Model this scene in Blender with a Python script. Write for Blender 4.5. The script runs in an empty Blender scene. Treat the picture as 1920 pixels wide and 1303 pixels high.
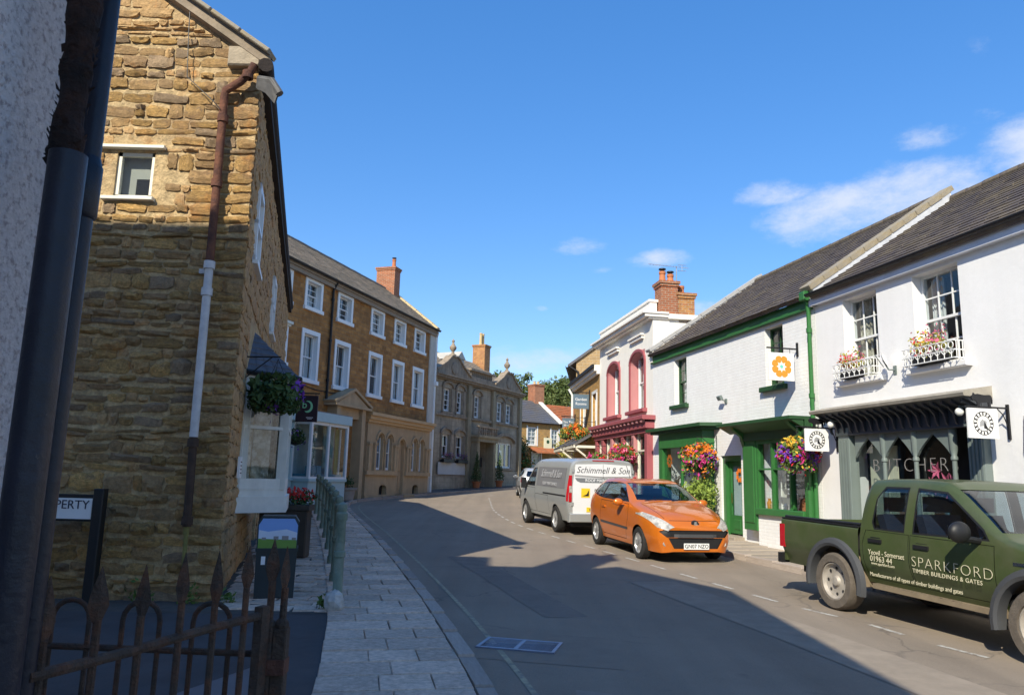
import bpy, bmesh, math, random
from math import sin, cos, pi, radians, sqrt, atan2, hypot
from mathutils import Vector, Matrix
random.seed(7)
RND = random.Random(11)
SC = bpy.context.scene
COL = SC.collection
# ------------------------------------------------------------------ camera
PITCH, ROLL, CZ = radians(9.8), radians(1.5), 1.72
cam_d = bpy.data.cameras.new('camera'); cam = bpy.data.objects.new('camera', cam_d); COL.objects.link(cam)
cam_d.sensor_fit = 'HORIZONTAL'; cam_d.sensor_width = 36.0; cam_d.lens = 1420.0/1920.0*36.0
cam_d.clip_start = 0.05; cam_d.clip_end = 3000
_F = Vector((0, cos(PITCH), sin(PITCH))); _R = Vector((1, 0, 0)); _U = Vector((0, -sin(PITCH), cos(PITCH)))
_X = cos(ROLL)*_R + sin(ROLL)*_U; _Y = -sin(ROLL)*_R + cos(ROLL)*_U
cam.matrix_world = Matrix(((_X.x, _Y.x, -_F.x, 0), (_X.y, _Y.y, -_F.y, 0), (_X.z, _Y.z, -_F.z, CZ), (0, 0, 0, 1)))
SC.camera = cam
# ------------------------------------------------------------------ sun and sky
SUN_HEAD, SUN_EL = 24.0, 37.0
SC.view_settings.view_transform = 'Standard'; SC.view_settings.look = 'None'
SC.view_settings.exposure = 1.30; SC.view_settings.gamma = 1.0; SC.view_settings.use_curve_mapping = False
sl = bpy.data.lights.new('sun', 'SUN'); sl.energy = 2.58; sl.angle = radians(0.5); sl.color = (1.0, 0.93, 0.77)
sun = bpy.data.objects.new('sun', sl); COL.objects.link(sun); sun.location = (-20, -40, 40)
_t = Vector((sin(radians(SUN_HEAD))*cos(radians(SUN_EL)), cos(radians(SUN_HEAD))*cos(radians(SUN_EL)), -sin(radians(SUN_EL))))
sun.rotation_euler = _t.to_track_quat('-Z', 'Y').to_euler()
W = bpy.data.worlds.new('World'); SC.world = W; W.use_nodes = True
wn = W.node_tree; wn.nodes.clear()
def N(nt, t, **k):
    n = nt.nodes.new(t)
    for a, b in k.items(): setattr(n, a, b)
    return n
out = N(wn, 'ShaderNodeOutputWorld'); bg = N(wn, 'ShaderNodeBackground'); bg.inputs[1].default_value = 0.15
sky = N(wn, 'ShaderNodeTexSky', sky_type='NISHITA', sun_disc=False)
sky.sun_elevation = radians(SUN_EL); sky.sun_rotation = radians(SUN_HEAD+180); sky.altitude = 300; sky.air_density = 1.0; sky.dust_density = 0.25; sky.ozone_density = 3.2
def wmath(op, a, b=None, c=None):
    n = N(wn, 'ShaderNodeMath', operation=op)
    for i, v in enumerate((a, b, c)):
        if v is None: continue
        if isinstance(v, (int, float)): n.inputs[i].default_value = v
        else: wn.links.new(v, n.inputs[i])
    return n.outputs[0]
tc = N(wn, 'ShaderNodeTexCoord')
DIR = tc.outputs['Generated']
sat = N(wn, 'ShaderNodeHueSaturation'); sat.inputs['Saturation'].default_value = 1.66; sat.inputs['Value'].default_value = 1.02; sat.inputs['Hue'].default_value = 0.512
gm_ = N(wn, 'ShaderNodeGamma'); gm_.inputs[1].default_value = 0.62; wn.links.new(sky.outputs[0], gm_.inputs[0]); wn.links.new(gm_.outputs[0], sat.inputs['Color'])
nz = N(wn, 'ShaderNodeTexNoise'); nz.inputs['Scale'].default_value = 13.0; nz.inputs['Detail'].default_value = 12.0; nz.inputs['Roughness'].default_value = 0.66
mpn = N(wn, 'ShaderNodeMapping'); mpn.inputs['Scale'].default_value = (1, 1, 1.9); wn.links.new(DIR, mpn.inputs[0]); wn.links.new(mpn.outputs[0], nz.inputs['Vector'])
# cumulus puffs: (azimuth from +Y to +X, elevation, half width, half height, weight) in degrees
CLOUDS = [(24.5, 18.8, 5.6, 2.1, 1.0), (19.8, 20.6, 3.4, 1.0, .85), (29.5, 19.6, 5.0, 2.2, 1.0), (37, 20.8, 4.2, 2.6, 1.0), (30.0, 23.0, 2.2, 1.1, .75), (33.6, 23.6, 1.6, .6, .45), (33.6, 28, 1.4, 1.0, .35),
          (5.2, 17.5, 2.3, .85, .85), (11.2, 16.5, 2.7, .7, .75), (2.1, 12.8, .7, .3, .7), (6.9, 15.7, 1.2, .35, .5),
          (2.5, 9.0, 6.0, 1.3, .72), (14, 12.5, 5, 1.0, .6), (-30, 8, 9, 2, .7), (60, 22, 12, 4, .9), (95, 15, 14, 4, .9), (150, 20, 12, 4, .9), (-110, 14, 14, 4, .9), (-70, 24, 9, 3, .7), (205, 60, 9, 6, .5)]
acc = None
for az, el, hw, hh, wgt in CLOUDS:
    a, e = radians(az), radians(el)
    c = Vector((sin(a)*cos(e), cos(a)*cos(e), sin(e)))
    hx = Vector((cos(a), -sin(a), 0)); vx = c.cross(hx) * -1
    if vx.z < 0: vx = -vx
    def dotn(v, scale):
        d = N(wn, 'ShaderNodeVectorMath', operation='DOT_PRODUCT'); wn.links.new(DIR, d.inputs[0]); d.inputs[1].default_value = v
        return wmath('MULTIPLY', wmath('SUBTRACT', d.outputs['Value'], v.dot(c)), scale)
    u = dotn(hx, 1/radians(hw)); v = dotn(vx, 1/radians(hh))
    dc = N(wn, 'ShaderNodeVectorMath', operation='DOT_PRODUCT'); wn.links.new(DIR, dc.inputs[0]); dc.inputs[1].default_value = c
    front = wmath('GREATER_THAN', dc.outputs['Value'], 0.3)
    r2 = wmath('ADD', wmath('MULTIPLY', u, u), wmath('MULTIPLY', v, v))
    fo = wmath('MULTIPLY', wmath('MULTIPLY', wmath('MAXIMUM', wmath('SUBTRACT', 1.0, wmath('MULTIPLY', r2, 0.55)), 0.0), wgt), front)
    acc = fo if acc is None else wmath('MAXIMUM', acc, fo)
den = wmath('SUBTRACT', wmath('ADD', acc, wmath('MULTIPLY', nz.outputs[0], 1.5)), 1.08)
ms = N(wn, 'ShaderNodeMapRange', interpolation_type='SMOOTHSTEP'); ms.inputs['From Min'].default_value = 0.0; ms.inputs['From Max'].default_value = 0.85; ms.inputs['To Max'].default_value = 0.9
wn.links.new(den, ms.inputs[0])
gate = wmath('MULTIPLY', ms.outputs[0], wmath('GREATER_THAN', acc, 0.02))
mixc = N(wn, 'ShaderNodeMix', data_type='RGBA'); wn.links.new(gate, mixc.inputs[0]); wn.links.new(sat.outputs[0], mixc.inputs[6])
mixc.inputs[7].default_value = (2.1, 2.3, 2.75, 1)
wn.links.new(mixc.outputs[2], bg.inputs[0]); wn.links.new(bg.outputs[0], out.inputs[0])
# ------------------------------------------------------------------ materials
MATS = {}
def lk(nt, a, b): nt.links.new(a, b)
def mat(name, col, rough=.75, metal=0., var=.12, vs=2.5, bump=0., bs=25., orand=0., col2=None, c2s=1.5, c2t=.5, c2w=.12, brick=None, spec=.4, coat=0., emit=None, streak=0., lining=None, orc=None, road=False, world=None):
    if name in MATS: return MATS[name]
    m = bpy.data.materials.new(name); m.use_nodes = True; nt = m.node_tree; b = nt.nodes['Principled BSDF']
    b.inputs['Roughness'].default_value = rough; b.inputs['Metallic'].default_value = metal; b.inputs['Specular IOR Level'].default_value = spec
    if coat: b.inputs['Coat Weight'].default_value = coat; b.inputs['Coat Roughness'].default_value = .06
    tcn = N(nt, 'ShaderNodeTexCoord'); oc = tcn.outputs['Object']
    def noise(s, d=4, r=.6, vec=None):
        n = N(nt, 'ShaderNodeTexNoise'); n.inputs['Scale'].default_value = s; n.inputs['Detail'].default_value = d; n.inputs['Roughness'].default_value = r
        lk(nt, vec if vec else oc, n.inputs['Vector']); return n.outputs[0]
    def mx(f, a, bb, bt='MIX'):
        n = N(nt, 'ShaderNodeMix', data_type='RGBA', blend_type=bt)
        for i, v in ((0, f), (6, a), (7, bb)):
            if isinstance(v, (int, float)): n.inputs[i].default_value = v
            elif isinstance(v, (tuple, list)): n.inputs[i].default_value = (*v[:3], 1)
            else: lk(nt, v, n.inputs[i])
        return n.outputs[2]
    def mr(v, a, bb, c, d):
        n = N(nt, 'ShaderNodeMapRange'); lk(nt, v, n.inputs[0])
        for i, q in enumerate((a, bb, c, d)): n.inputs[1+i].default_value = q
        return n.outputs[0]
    heights = []
    c = None
    if brick:
        sep = N(nt, 'ShaderNodeSeparateXYZ'); lk(nt, oc, sep.inputs[0]); sn = N(nt, 'ShaderNodeSeparateXYZ'); lk(nt, tcn.outputs['Normal'], sn.inputs[0])
        def mt(op, a, bb=None):
            n = N(nt, 'ShaderNodeMath', operation=op)
            for i, v in enumerate((a, bb)):
                if v is None: continue
                if isinstance(v, (int, float)): n.inputs[i].default_value = v
                else: lk(nt, v, n.inputs[i])
            return n.outputs[0]
        u = mt('ADD', mt('MULTIPLY', sep.outputs[0], mt('ABSOLUTE', sn.outputs[1])), mt('MULTIPLY', sep.outputs[1], mt('ABSOLUTE', sn.outputs[0])))
        cb = N(nt, 'ShaderNodeCombineXYZ'); lk(nt, u, cb.inputs[0]); lk(nt, sep.outputs[2], cb.inputs[1])
        dn = N(nt, 'ShaderNodeTexNoise'); dn.inputs['Scale'].default_value = brick.get('ds', 3.); lk(nt, oc, dn.inputs['Vector'])
        vm = N(nt, 'ShaderNodeVectorMath', operation='MULTIPLY_ADD'); lk(nt, dn.outputs['Color'], vm.inputs[0]); vm.inputs[1].default_value = [brick.get('dist', .01)]*3; lk(nt, cb.outputs[0], vm.inputs[2])
        bt = N(nt, 'ShaderNodeTexBrick'); lk(nt, vm.outputs[0], bt.inputs['Vector'])
        bt.inputs['Scale'].default_value = 1.0; bt.inputs['Brick Width'].default_value = brick['w']; bt.inputs['Row Height'].default_value = brick['h']; bt.inputs['Mortar Size'].default_value = brick.get('ms', .008); bt.inputs['Mortar Smooth'].default_value = .3
        bt.offset = .5; bt.squash = brick.get('sq', 1.0); bt.squash_frequency = 3
        bt.inputs['Color1'].default_value = (*col, 1); bt.inputs['Color2'].default_value = (*brick.get('c2', col), 1); bt.inputs['Mortar'].default_value = (*brick.get('mc', col), 1)
        bt.inputs['Bias'].default_value = brick.get('bias', 0.)
        c = bt.outputs['Color']; heights.append((bt.outputs['Fac'], -brick.get('bump', .3)))
    if c is None: c = N(nt, 'ShaderNodeRGB').outputs[0]; c.default_value = (*col, 1)
    if col2:
        f = mr(noise(c2s, 6, .68), c2t-c2w, c2t+c2w, 0, 1); c = mx(f, c, col2)
    if streak:
        mp = N(nt, 'ShaderNodeMapping'); mp.inputs['Scale'].default_value = (5, 5, .35); lk(nt, oc, mp.inputs[0])
        f = mr(noise(1.0, 5, .6, mp.outputs[0]), .35, .75, 1, 1-streak); c = mx(1.0, c, f, 'MULTIPLY')
    if var:
        f = mr(noise(vs, 5, .65), .25, .75, 1-var, 1+var*.6); c = mx(1.0, c, f, 'MULTIPLY')
    if orand:
        oi = N(nt, 'ShaderNodeObjectInfo'); f = mr(oi.outputs['Random'], 0, 1, 1-orand, 1+orand); c = mx(1.0, c, f, 'MULTIPLY')
        if orc:
            q = N(nt, 'ShaderNodeMath', operation='MULTIPLY'); lk(nt, oi.outputs['Random'], q.inputs[0]); q.inputs[1].default_value = 17.31
            q2 = N(nt, 'ShaderNodeMath', operation='FRACT'); lk(nt, q.outputs[0], q2.inputs[0]); c = mx(mr(q2.outputs[0], .35, 1, 0, .8), c, orc)
    if world:
        ge2 = N(nt, 'ShaderNodeNewGeometry'); pz = ge2.outputs['Position']
        c = mx(mr(noise(1.3, 6, .7, pz), .52, .68, 0, .7), c, world[0]); c = mx(mr(noise(2.1, 7, .72, pz), .55, .68, 0, .7), c, world[1]); c = mx(1.0, c, mr(noise(19, 5, .7, pz), .3, .7, .68, 1.2), 'MULTIPLY')
    if road:
        mp = N(nt, 'ShaderNodeMapping'); mp.inputs['Scale'].default_value = (1.7, .10, 1); mp.inputs['Rotation'].default_value = (0, 0, radians(-14)); lk(nt, oc, mp.inputs[0])
        c = mx(1.0, c, mr(noise(1.0, 4, .55, mp.outputs[0]), .3, .7, .86, 1.09), 'MULTIPLY'); c = mx(1.0, c, mr(noise(75, 3, .8), .25, .75, .80, 1.16), 'MULTIPLY')
        vo = N(nt, 'ShaderNodeTexVoronoi', feature='DISTANCE_TO_EDGE'); vo.inputs['Scale'].default_value = .42; dv = N(nt, 'ShaderNodeVectorMath', operation='MULTIPLY_ADD'); nn_ = N(nt, 'ShaderNodeTexNoise'); nn_.inputs['Scale'].default_value = 1.6; nn_.inputs['Detail'].default_value = 6; lk(nt, oc, nn_.inputs['Vector']); lk(nt, nn_.outputs['Color'], dv.inputs[0]); dv.inputs[1].default_value = (.9, .9, 0); lk(nt, oc, dv.inputs[2]); lk(nt, dv.outputs[0], vo.inputs['Vector'])
        ck = N(nt, 'ShaderNodeMath', operation='MULTIPLY'); lk(nt, mr(vo.outputs['Distance'], .0, .010, .45, 0), ck.inputs[0]); lk(nt, mr(noise(.35, 2), .48, .58, 0, 1), ck.inputs[1]); c = mx(ck.outputs[0], c, (.06, .055, .05))
        c = mx(mr(noise(2.6, 3, .5), .66, .74, 0, .35), c, (.10, .09, .08))
    if lining:
        ge = N(nt, 'ShaderNodeNewGeometry'); c = mx(ge.outputs['Backfacing'], c, lining)
    lk(nt, c, b.inputs['Base Color'])
    if bump: heights.append((noise(bs, 6, .65), bump))
    prev = None
    for hgt, st in heights:
        bn = N(nt, 'ShaderNodeBump'); bn.inputs['Strength'].default_value = min(1., abs(st)); bn.inputs['Distance'].default_value = .02 if abs(st) <= 1 else .02*abs(st); bn.invert = st < 0
        lk(nt, hgt, bn.inputs['Height'])
        if prev: lk(nt, prev, bn.inputs['Normal'])
        prev = bn.outputs[0]
    if prev: lk(nt, prev, b.inputs['Normal'])
    if emit: b.inputs['Emission Color'].default_value = (*col, 1); b.inputs['Emission Strength'].default_value = emit
    MATS[name] = m; return m
def glassmat(name, tint=(.8, .86, .88), refl=1.0, through=.75):
    m = bpy.data.materials.new(name); m.use_nodes = True; nt = m.node_tree; nt.nodes.clear()
    o = N(nt, 'ShaderNodeOutputMaterial'); t = N(nt, 'ShaderNodeBsdfTransparent'); t.inputs[0].default_value = (tint[0]*through, tint[1]*through, tint[2]*through, 1)
    g = N(nt, 'ShaderNodeBsdfGlossy'); g.inputs['Roughness'].default_value = .02; g.inputs[0].default_value = (refl, refl, refl, 1)
    lw = N(nt, 'ShaderNodeLayerWeight'); lw.inputs[0].default_value = .5
    p4 = N(nt, 'ShaderNodeMath', operation='POWER'); lk(nt, lw.outputs['Facing'], p4.inputs[0]); p4.inputs[1].default_value = 4.
    fr = N(nt, 'ShaderNodeMath', operation='MULTIPLY_ADD'); lk(nt, p4.outputs[0], fr.inputs[0]); fr.inputs[1].default_value = .88; fr.inputs[2].default_value = .075
    nz_ = N(nt, 'ShaderNodeTexNoise'); nz_.inputs['Scale'].default_value = 1.3; tq = N(nt, 'ShaderNodeTexCoord'); lk(nt, tq.outputs['Object'], nz_.inputs['Vector'])
    bp = N(nt, 'ShaderNodeBump'); bp.inputs['Strength'].default_value = .06; bp.inputs['Distance'].default_value = .05; lk(nt, nz_.outputs[0], bp.inputs['Height']); lk(nt, bp.outputs[0], g.inputs['Normal']); 
    mxs = N(nt, 'ShaderNodeMixShader'); lk(nt, fr.outputs[0], mxs.inputs[0]); lk(nt, t.outputs[0], mxs.inputs[1]); lk(nt, g.outputs[0], mxs.inputs[2]); lk(nt, mxs.outputs[0], o.inputs[0])
    return m
GLASS = glassmat('window_glass', through=.95); CARGLASS = glassmat('car_glass', (.55, .66, .7), 1.0, .85)
# ------------------------------------------------------------------ mesh helpers
class MB:
    def __init__(s, M=None): s.v = []; s.f = []; s.m = []; s.M = M
    def add(s, vs, fs, m=0):
        o = len(s.v)
        for p in vs:
            p = Vector(p); s.v.append(s.M @ p if s.M else p)
        for f in fs: s.f.append([i+o for i in f]); s.m.append(m)
        return s
    def box(s, x0, x1, y0, y1, z0, z1, m=0, b=0.):
        if x0 > x1: x0, x1 = x1, x0
        if y0 > y1: y0, y1 = y1, y0
        if z0 > z1: z0, z1 = z1, z0
        if b:   # chamfer the vertical-plane edges a little
            P = [(x0+b, y0, z0+b), (x1-b, y0, z0+b), (x1-b, y0, z1-b), (x0+b, y0, z1-b), (x0, y0+b, z0), (x1, y0+b, z0), (x1, y0+b, z1), (x0, y0+b, z1), (x0, y1, z0), (x1, y1, z0), (x1, y1, z1), (x0, y1, z1)]
            s.add(P, [(0, 1, 2, 3), (4, 5, 1, 0), (5, 6, 2, 1), (6, 7, 3, 2), (7, 4, 0, 3), (8, 9, 5, 4), (9, 10, 6, 5), (10, 11, 7, 6), (11, 8, 4, 7), (11, 10, 9, 8)], m); return s
        P = [(x0, y0, z0), (x1, y0, z0), (x1, y1, z0), (x0, y1, z0), (x0, y0, z1), (x1, y0, z1), (x1, y1, z1), (x0, y1, z1)]
        s.add(P, [(3, 2, 1, 0), (4, 5, 6, 7), (0, 1, 5, 4), (1, 2, 6, 5), (2, 3, 7, 6), (3, 0, 4, 7)], m); return s
    def poly(s, pts, m=0): s.add(pts, [tuple(range(len(pts)))], m); return s
    def prism(s, pts, axis, a0, a1, m=0):
        # pts 2D; axis 'y': pts are (x,z); 'x': (y,z); 'z': (x,y)
        def P(p, a): return {'y': (p[0], a, p[1]), 'x': (a, p[0], p[1]), 'z': (p[0], p[1], a)}[axis]
        n = len(pts); vs = [P(p, a0) for p in pts]+[P(p, a1) for p in pts]
        s.add(vs, [tuple(range(n-1, -1, -1)), tuple(range(n, 2*n))]+[(i, (i+1) % n, n+(i+1) % n, n+i) for i in range(n)], m); return s
    def tube(s, pts, r, n=8, m=0, cap=True, flat=1.):
        pts = [Vector(p) for p in pts]; rings = []; prevu = None
        rr = r if isinstance(r, (list, tuple)) else [r]*len(pts)
        for i, p in enumerate(pts):
            d = (pts[min(i+1, len(pts)-1)]-pts[max(i-1, 0)]).normalized()
            u = prevu - d*prevu.dot(d) if prevu else (Vector((0, 0, 1)).cross(d) if abs(d.z) < .95 else Vector((1, 0, 0)).cross(d))
            u.normalize(); w = d.cross(u); prevu = u
            rings.append([p+rr[i]*(u*cos(2*pi*k/n)+w*sin(2*pi*k/n)*flat) for k in range(n)])
        vs = [q for R_ in rings for q in R_]; fs = []
        for i in range(len(pts)-1):
            for k in range(n): fs.append((i*n+k, i*n+(k+1) % n, (i+1)*n+(k+1) % n, (i+1)*n+k))
        if cap: fs += [tuple(range(n-1, -1, -1)), tuple((len(pts)-1)*n+k for k in range(n))]
        s.add(vs, fs, m); return s
    def lathe(s, prof, n=20, c=(0, 0, 0), axis='z', m=0):
        def P(r, a, h): return {'z': (c[0]+r*cos(a), c[1]+r*sin(a), c[2]+h), 'x': (c[0]+h, c[1]+r*cos(a), c[2]+r*sin(a)), 'y': (c[0]+r*cos(a), c[1]+h, c[2]+r*sin(a))}[axis]
        vs = [P(r, 2*pi*k/n, h) for r, h in prof for k in range(n)]; fs = []
        for i in range(len(prof)-1):
            for k in range(n): fs.append((i*n+k, i*n+(k+1) % n, (i+1)*n+(k+1) % n, (i+1)*n+k))
        s.add(vs, fs, m); return s
    def ball(s, c, r, n=10, k=6, jit=0., m=0):
        r = r if isinstance(r, (tuple, list)) else (r, r, r)
        vs = []
        for i in range(k+1):
            t = pi*i/k
            for j in range(n):
                q = 1+RND.uniform(-jit, jit); a = 2*pi*j/n
                vs.append((c[0]+r[0]*q*sin(t)*cos(a), c[1]+r[1]*q*sin(t)*sin(a), c[2]+r[2]*q*cos(t)))
        s.add(vs, [(i*n+j, (i+1)*n+j, (i+1)*n+(j+1) % n, i*n+(j+1) % n) for i in range(k) for j in range(n)], m); return s
    def leaves(s, c, r, n, size, m=0, shell=.35, zmin=-1e9, ms=None):
        for _ in range(n):
            d = Vector((RND.gauss(0, 1), RND.gauss(0, 1), RND.gauss(0, 1))).normalized()
            q = (shell+(1-shell)*RND.random()) if RND.random() < .8 else 1.08
            p = Vector((c[0]+d.x*r[0]*q, c[1]+d.y*r[1]*q, c[2]+d.z*r[2]*q))
            if p.z < zmin: continue
            a = Vector((RND.gauss(0, 1), RND.gauss(0, 1), RND.gauss(0, .7)))+d*.6; a.normalize(); b = a.orthogonal().normalized()
            b = (b*cos(RND.random()*6.3)+a.cross(b)*sin(RND.random()*6.3)); e = a.cross(b).normalized(); b.normalize()
            z = size*RND.uniform(.6, 1.35)
            s.add([p-b*z, p+e*z*.5+a*z*.15, p+b*z, p-e*z*.5+a*z*.15], [(0, 1, 2, 3)], ms[RND.randrange(len(ms))] if ms else m)
        return s
    def mesh(s, name, mats, smooth=False):
        me = bpy.data.meshes.new(name); me.from_pydata([tuple(p) for p in s.v], [], s.f)
        for m in (mats if isinstance(mats, (list, tuple)) else [mats]): me.materials.append(m)
        me.polygons.foreach_set('material_index', s.m)
        if smooth: me.polygons.foreach_set('use_smooth', [True]*len(s.f))
        me.update(); return me
    def build(s, name, mats, parent=None, smooth=False, kind=None, label=None):
        o = bpy.data.objects.new(name, s.mesh(name, mats, smooth)); COL.objects.link(o)
        if parent: o.parent = parent
        if kind: o['kind'] = kind
        if label: o['label'] = label
        if smooth and len(s.f) < 60000: autosmooth(o.data, 38)
        return o
def autosmooth(me, deg):
    bm = bmesh.new(); bm.from_mesh(me); bmesh.ops.recalc_face_normals(bm, faces=bm.faces) if False else None
    lim = radians(deg)
    for e in bm.edges:
        if len(e.link_faces) == 2 and e.calc_face_angle(0) > lim: e.smooth = False
    bm.to_mesh(me); bm.free()
def tag(o, label, cat, group=None):
    o['label'] = label; o['category'] = cat
    if group: o['group'] = group
    return o
def thing(name, label, cat, loc=(0, 0, 0), rz=0., group=None):
    o = bpy.data.objects.new(name, None); COL.objects.link(o); o.location = loc; o.rotation_euler = (0, 0, rz); o.empty_display_size = .3
    return tag(o, label, cat, group)
def inst(name, me, parent, loc=(0, 0, 0), rot=(0, 0, 0), sc=(1, 1, 1), label=None):
    o = bpy.data.objects.new(name, me); COL.objects.link(o); o.location = loc; o.rotation_euler = rot; o.scale = sc
    if parent: o.parent = parent
    if label: o['label'] = label
    return o
def dup(o, parent=None, label=None, loc=None, rz=None, group=None):
    c = o.copy(); COL.objects.link(c)
    c.parent = parent
    if label: c['label'] = label
    if group: c['group'] = group
    if loc is not None: c.location = loc
    if rz is not None: c.rotation_euler = (0, 0, rz)
    for ch in list(o.children): dup(ch, c)
    return c
def text(s, size, parent, loc, rot, m, name='lettering', align='CENTER', extrude=.002, shear=0., xs=1., bold=0., space=1.):
    cu = bpy.data.curves.new('t', 'FONT'); cu.body = s; cu.size = size; cu.align_x = align; cu.align_y = 'CENTER'; cu.extrude = extrude; cu.shear = shear; cu.resolution_u = 3; cu.offset = bold; cu.space_character = space
    ob = bpy.data.objects.new('t', cu); me = bpy.data.meshes.new_from_object(ob); me.name = name; me.materials.clear(); me.materials.append(m)
    bpy.data.objects.remove(ob)
    o = bpy.data.objects.new(name, me); COL.objects.link(o); o.parent = parent; o.location = loc; o.rotation_euler = rot; o.scale = (xs, 1, 1)
    return o
def struct(name, mb, mats, smooth=False):
    return mb.build(name, mats, None, smooth, 'structure')
def g(y):
    if y < 4: return 0.
    t = y-4.; return .025*t*t/(t+4)
def gs(y): return g(min(y, 90.))
# ------------------------------------------------------------------ palette
M_MORTAR = mat('mortar', (.58, .42, .22), .95, var=.4, vs=7, bump=2.5, bs=14, world=((.33, .21, .12), (.52, .27, .10)))
M_STONE = mat('ochre_rubble', (.66, .40, .14), .92, var=.45, vs=5, bump=2.2, bs=11, world=((.33, .19, .10), (.58, .26, .07)), orand=.28, orc=(.46, .30, .16), col2=(.27, .18, .10), c2s=2.6, c2t=.60, c2w=.08)
M_STONEG = mat('grey_rubble', (.42, .29, .17), .92, var=.3, vs=9, bump=2.0, bs=11, orand=.2, world=((.24, .18, .12), (.45, .26, .10)))
M_ASHL = mat('ochre_ashlar', (.30, .125, .03), .9, var=.3, vs=4, bump=.5, bs=30, col2=(.26, .13, .045), c2s=.9, c2t=.56, brick=dict(w=.42, h=.17, ms=.012, mc=(.34, .21, .10), c2=(.50, .24, .07), bump=.8, dist=.03))
M_BATH = mat('cream_stone', (.46, .33, .19), .85, var=.14, vs=3, bump=.25, bs=35, streak=.15)
M_GREY = mat('weathered_grey_stone', (.54, .43, .30), .9, var=.3, vs=2.2, bump=.5, bs=22, col2=(.2, .17, .12), c2s=1.1, c2t=.56, streak=.35, brick=dict(w=.6, h=.28, ms=.005, mc=(.2, .17, .12), c2=(.58, .47, .34), bump=.3))
M_GREYT = mat('weathered_stone_trim', (.36, .285, .205), .9, var=.35, vs=3, bump=.4, bs=25, streak=.4)
M_COTT = mat('honey_rubble', (.47, .27, .085), .9, var=.3, vs=4, bump=.6, bs=14, brick=dict(w=.38, h=.16, ms=.012, mc=(.4, .28, .14), c2=(.36, .22, .09), bump=.5, dist=.05))
M_PUB = mat('ochre_coursed', (.46, .26, .075), .9, var=.25, vs=4, bump=.5, bs=18, brick=dict(w=.36, h=.17, ms=.01, mc=(.42, .29, .15), c2=(.38, .21, .06), bump=.5, dist=.03))
M_TALL = mat('buff_rubble', (.43, .29, .14), .92, var=.3, vs=5, bump=.6, bs=14, brick=dict(w=.34, h=.15, ms=.014, mc=(.45, .35, .22), c2=(.36, .25, .13), bump=.6, dist=.06))
M_WHITE = mat('white_render', (.81, .80, .79), .8, var=.06, vs=1.2, bump=.25, bs=9, streak=.045)
M_WBRICK = mat('white_painted_brick', (.81, .80, .78), .75, var=.06, vs=4, bump=.25, bs=24, brick=dict(w=.23, h=.076, ms=.008, mc=(.78, .77, .74), c2=(.83, .83, .81), bump=.36, dist=.03), streak=.05)
M_CREAM = mat('cream_render', (.86, .82, .74), .8, var=.06, vs=1.5, bump=.1, bs=12, streak=.07)
M_WPAINT = mat('white_gloss_paint', (.78, .78, .76), .4, var=.05, bump=.04, bs=40)
M_CRPAINT = mat('cream_gloss_paint', (.72, .68, .56), .45, var=.06)
M_GREEN = mat('green_gloss_paint', (.035, .15, .04), .35, var=.12, vs=5, bump=.05, bs=50)
M_GREEND = mat('green_dark_paint', (.025, .075, .028), .45, var=.15)
M_PINK = mat('dusky_pink_paint', (.32, .085, .095), .5, var=.1, bump=.05)
M_PINKL = mat('pale_pink_paint', (.50, .22, .22), .5, var=.08)
M_GREYP = mat('grey_green_paint', (.155, .19, .18), .45, var=.1, bump=.08, bs=30)
M_GREYPD = mat('dark_slate_and_shade', (.045, .05, .06), .5, var=.1)  # slate paint; canopy shade on the butcher fascia is put into its darkness
M_TEAL = mat('pale_teal_paint', (.40, .54, .55), .5, var=.08)
M_TEALB = mat('blue_teal_board', (.10, .28, .36), .5)
M_SLATE = mat('brown_slate', (.105, .085, .078), .75, var=.35, vs=7, bump=.3, bs=40, col2=(.17, .135, .085), c2s=1.6, c2t=.55)
M_SLATEB = mat('blue_slate', (.105, .11, .13), .6, var=.3, vs=7, bump=.25, bs=40, col2=(.12, .11, .10), c2s=1.0)
M_STILE = mat('pale_stone_tile', (.32, .25, .18), .9, var=.3, vs=5, bump=.5, bs=20, col2=(.22, .18, .13), c2s=1.3)
M_CLAY = mat('clay_tile', (.42, .13, .045), .85, var=.3, vs=4, bump=.3, bs=25, col2=(.25, .12, .06), c2s=1.5, c2t=.57)
M_COPE = mat('lichen_coping', (.36, .29, .18), .92, var=.25, vs=5, bump=.6, bs=25, col2=(.28, .25, .2), c2s=3)
M_LEAD = mat('lead_sheet', (.23, .24, .26), .55, metal=.3, var=.25, vs=3)
M_BRICK = mat('red_brick', (.42, .13, .05), .9, var=.3, vs=5, bump=.4, bs=30, brick=dict(w=.225, h=.075, ms=.009, mc=(.40, .33, .24), c2=(.31, .10, .045), bump=.5), streak=.1)
M_BRICKO = mat('orange_brick', (.47, .21, .06), .9, var=.35, vs=5, bump=.4, bs=30, brick=dict(w=.225, h=.075, ms=.009, mc=(.42, .34, .22), c2=(.36, .13, .05), bump=.5))
M_POT = mat('terracotta', (.47, .17, .07), .8, var=.15)
M_POTY = mat('buff_pot', (.55, .40, .2), .8, var=.15)
M_ASPH = mat('asphalt', (.285, .23, .172), .88, road=True, var=.10, vs=.7, bump=.5, bs=160, col2=(.245, .20, .152), c2s=.45, c2t=.56, c2w=.16)
M_TARM = mat('tarmac', (.10, .085, .08), .92, spec=.2, var=.25, vs=2, bump=.6, bs=120, col2=(.09, .088, .09), c2s=.8)
M_TARM2 = mat('pale_tarmac', (.19, .165, .16), .92, spec=.2, var=.15, vs=2, bump=.5, bs=120)
M_SLAB = mat('paving_stone', (.70, .545, .42), .88, spec=.25, var=.16, vs=5, bump=.45, bs=60, orand=.2, world=((.50, .39, .30), (.62, .47, .34)), col2=(.60, .465, .36), c2s=1.6)
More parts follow.
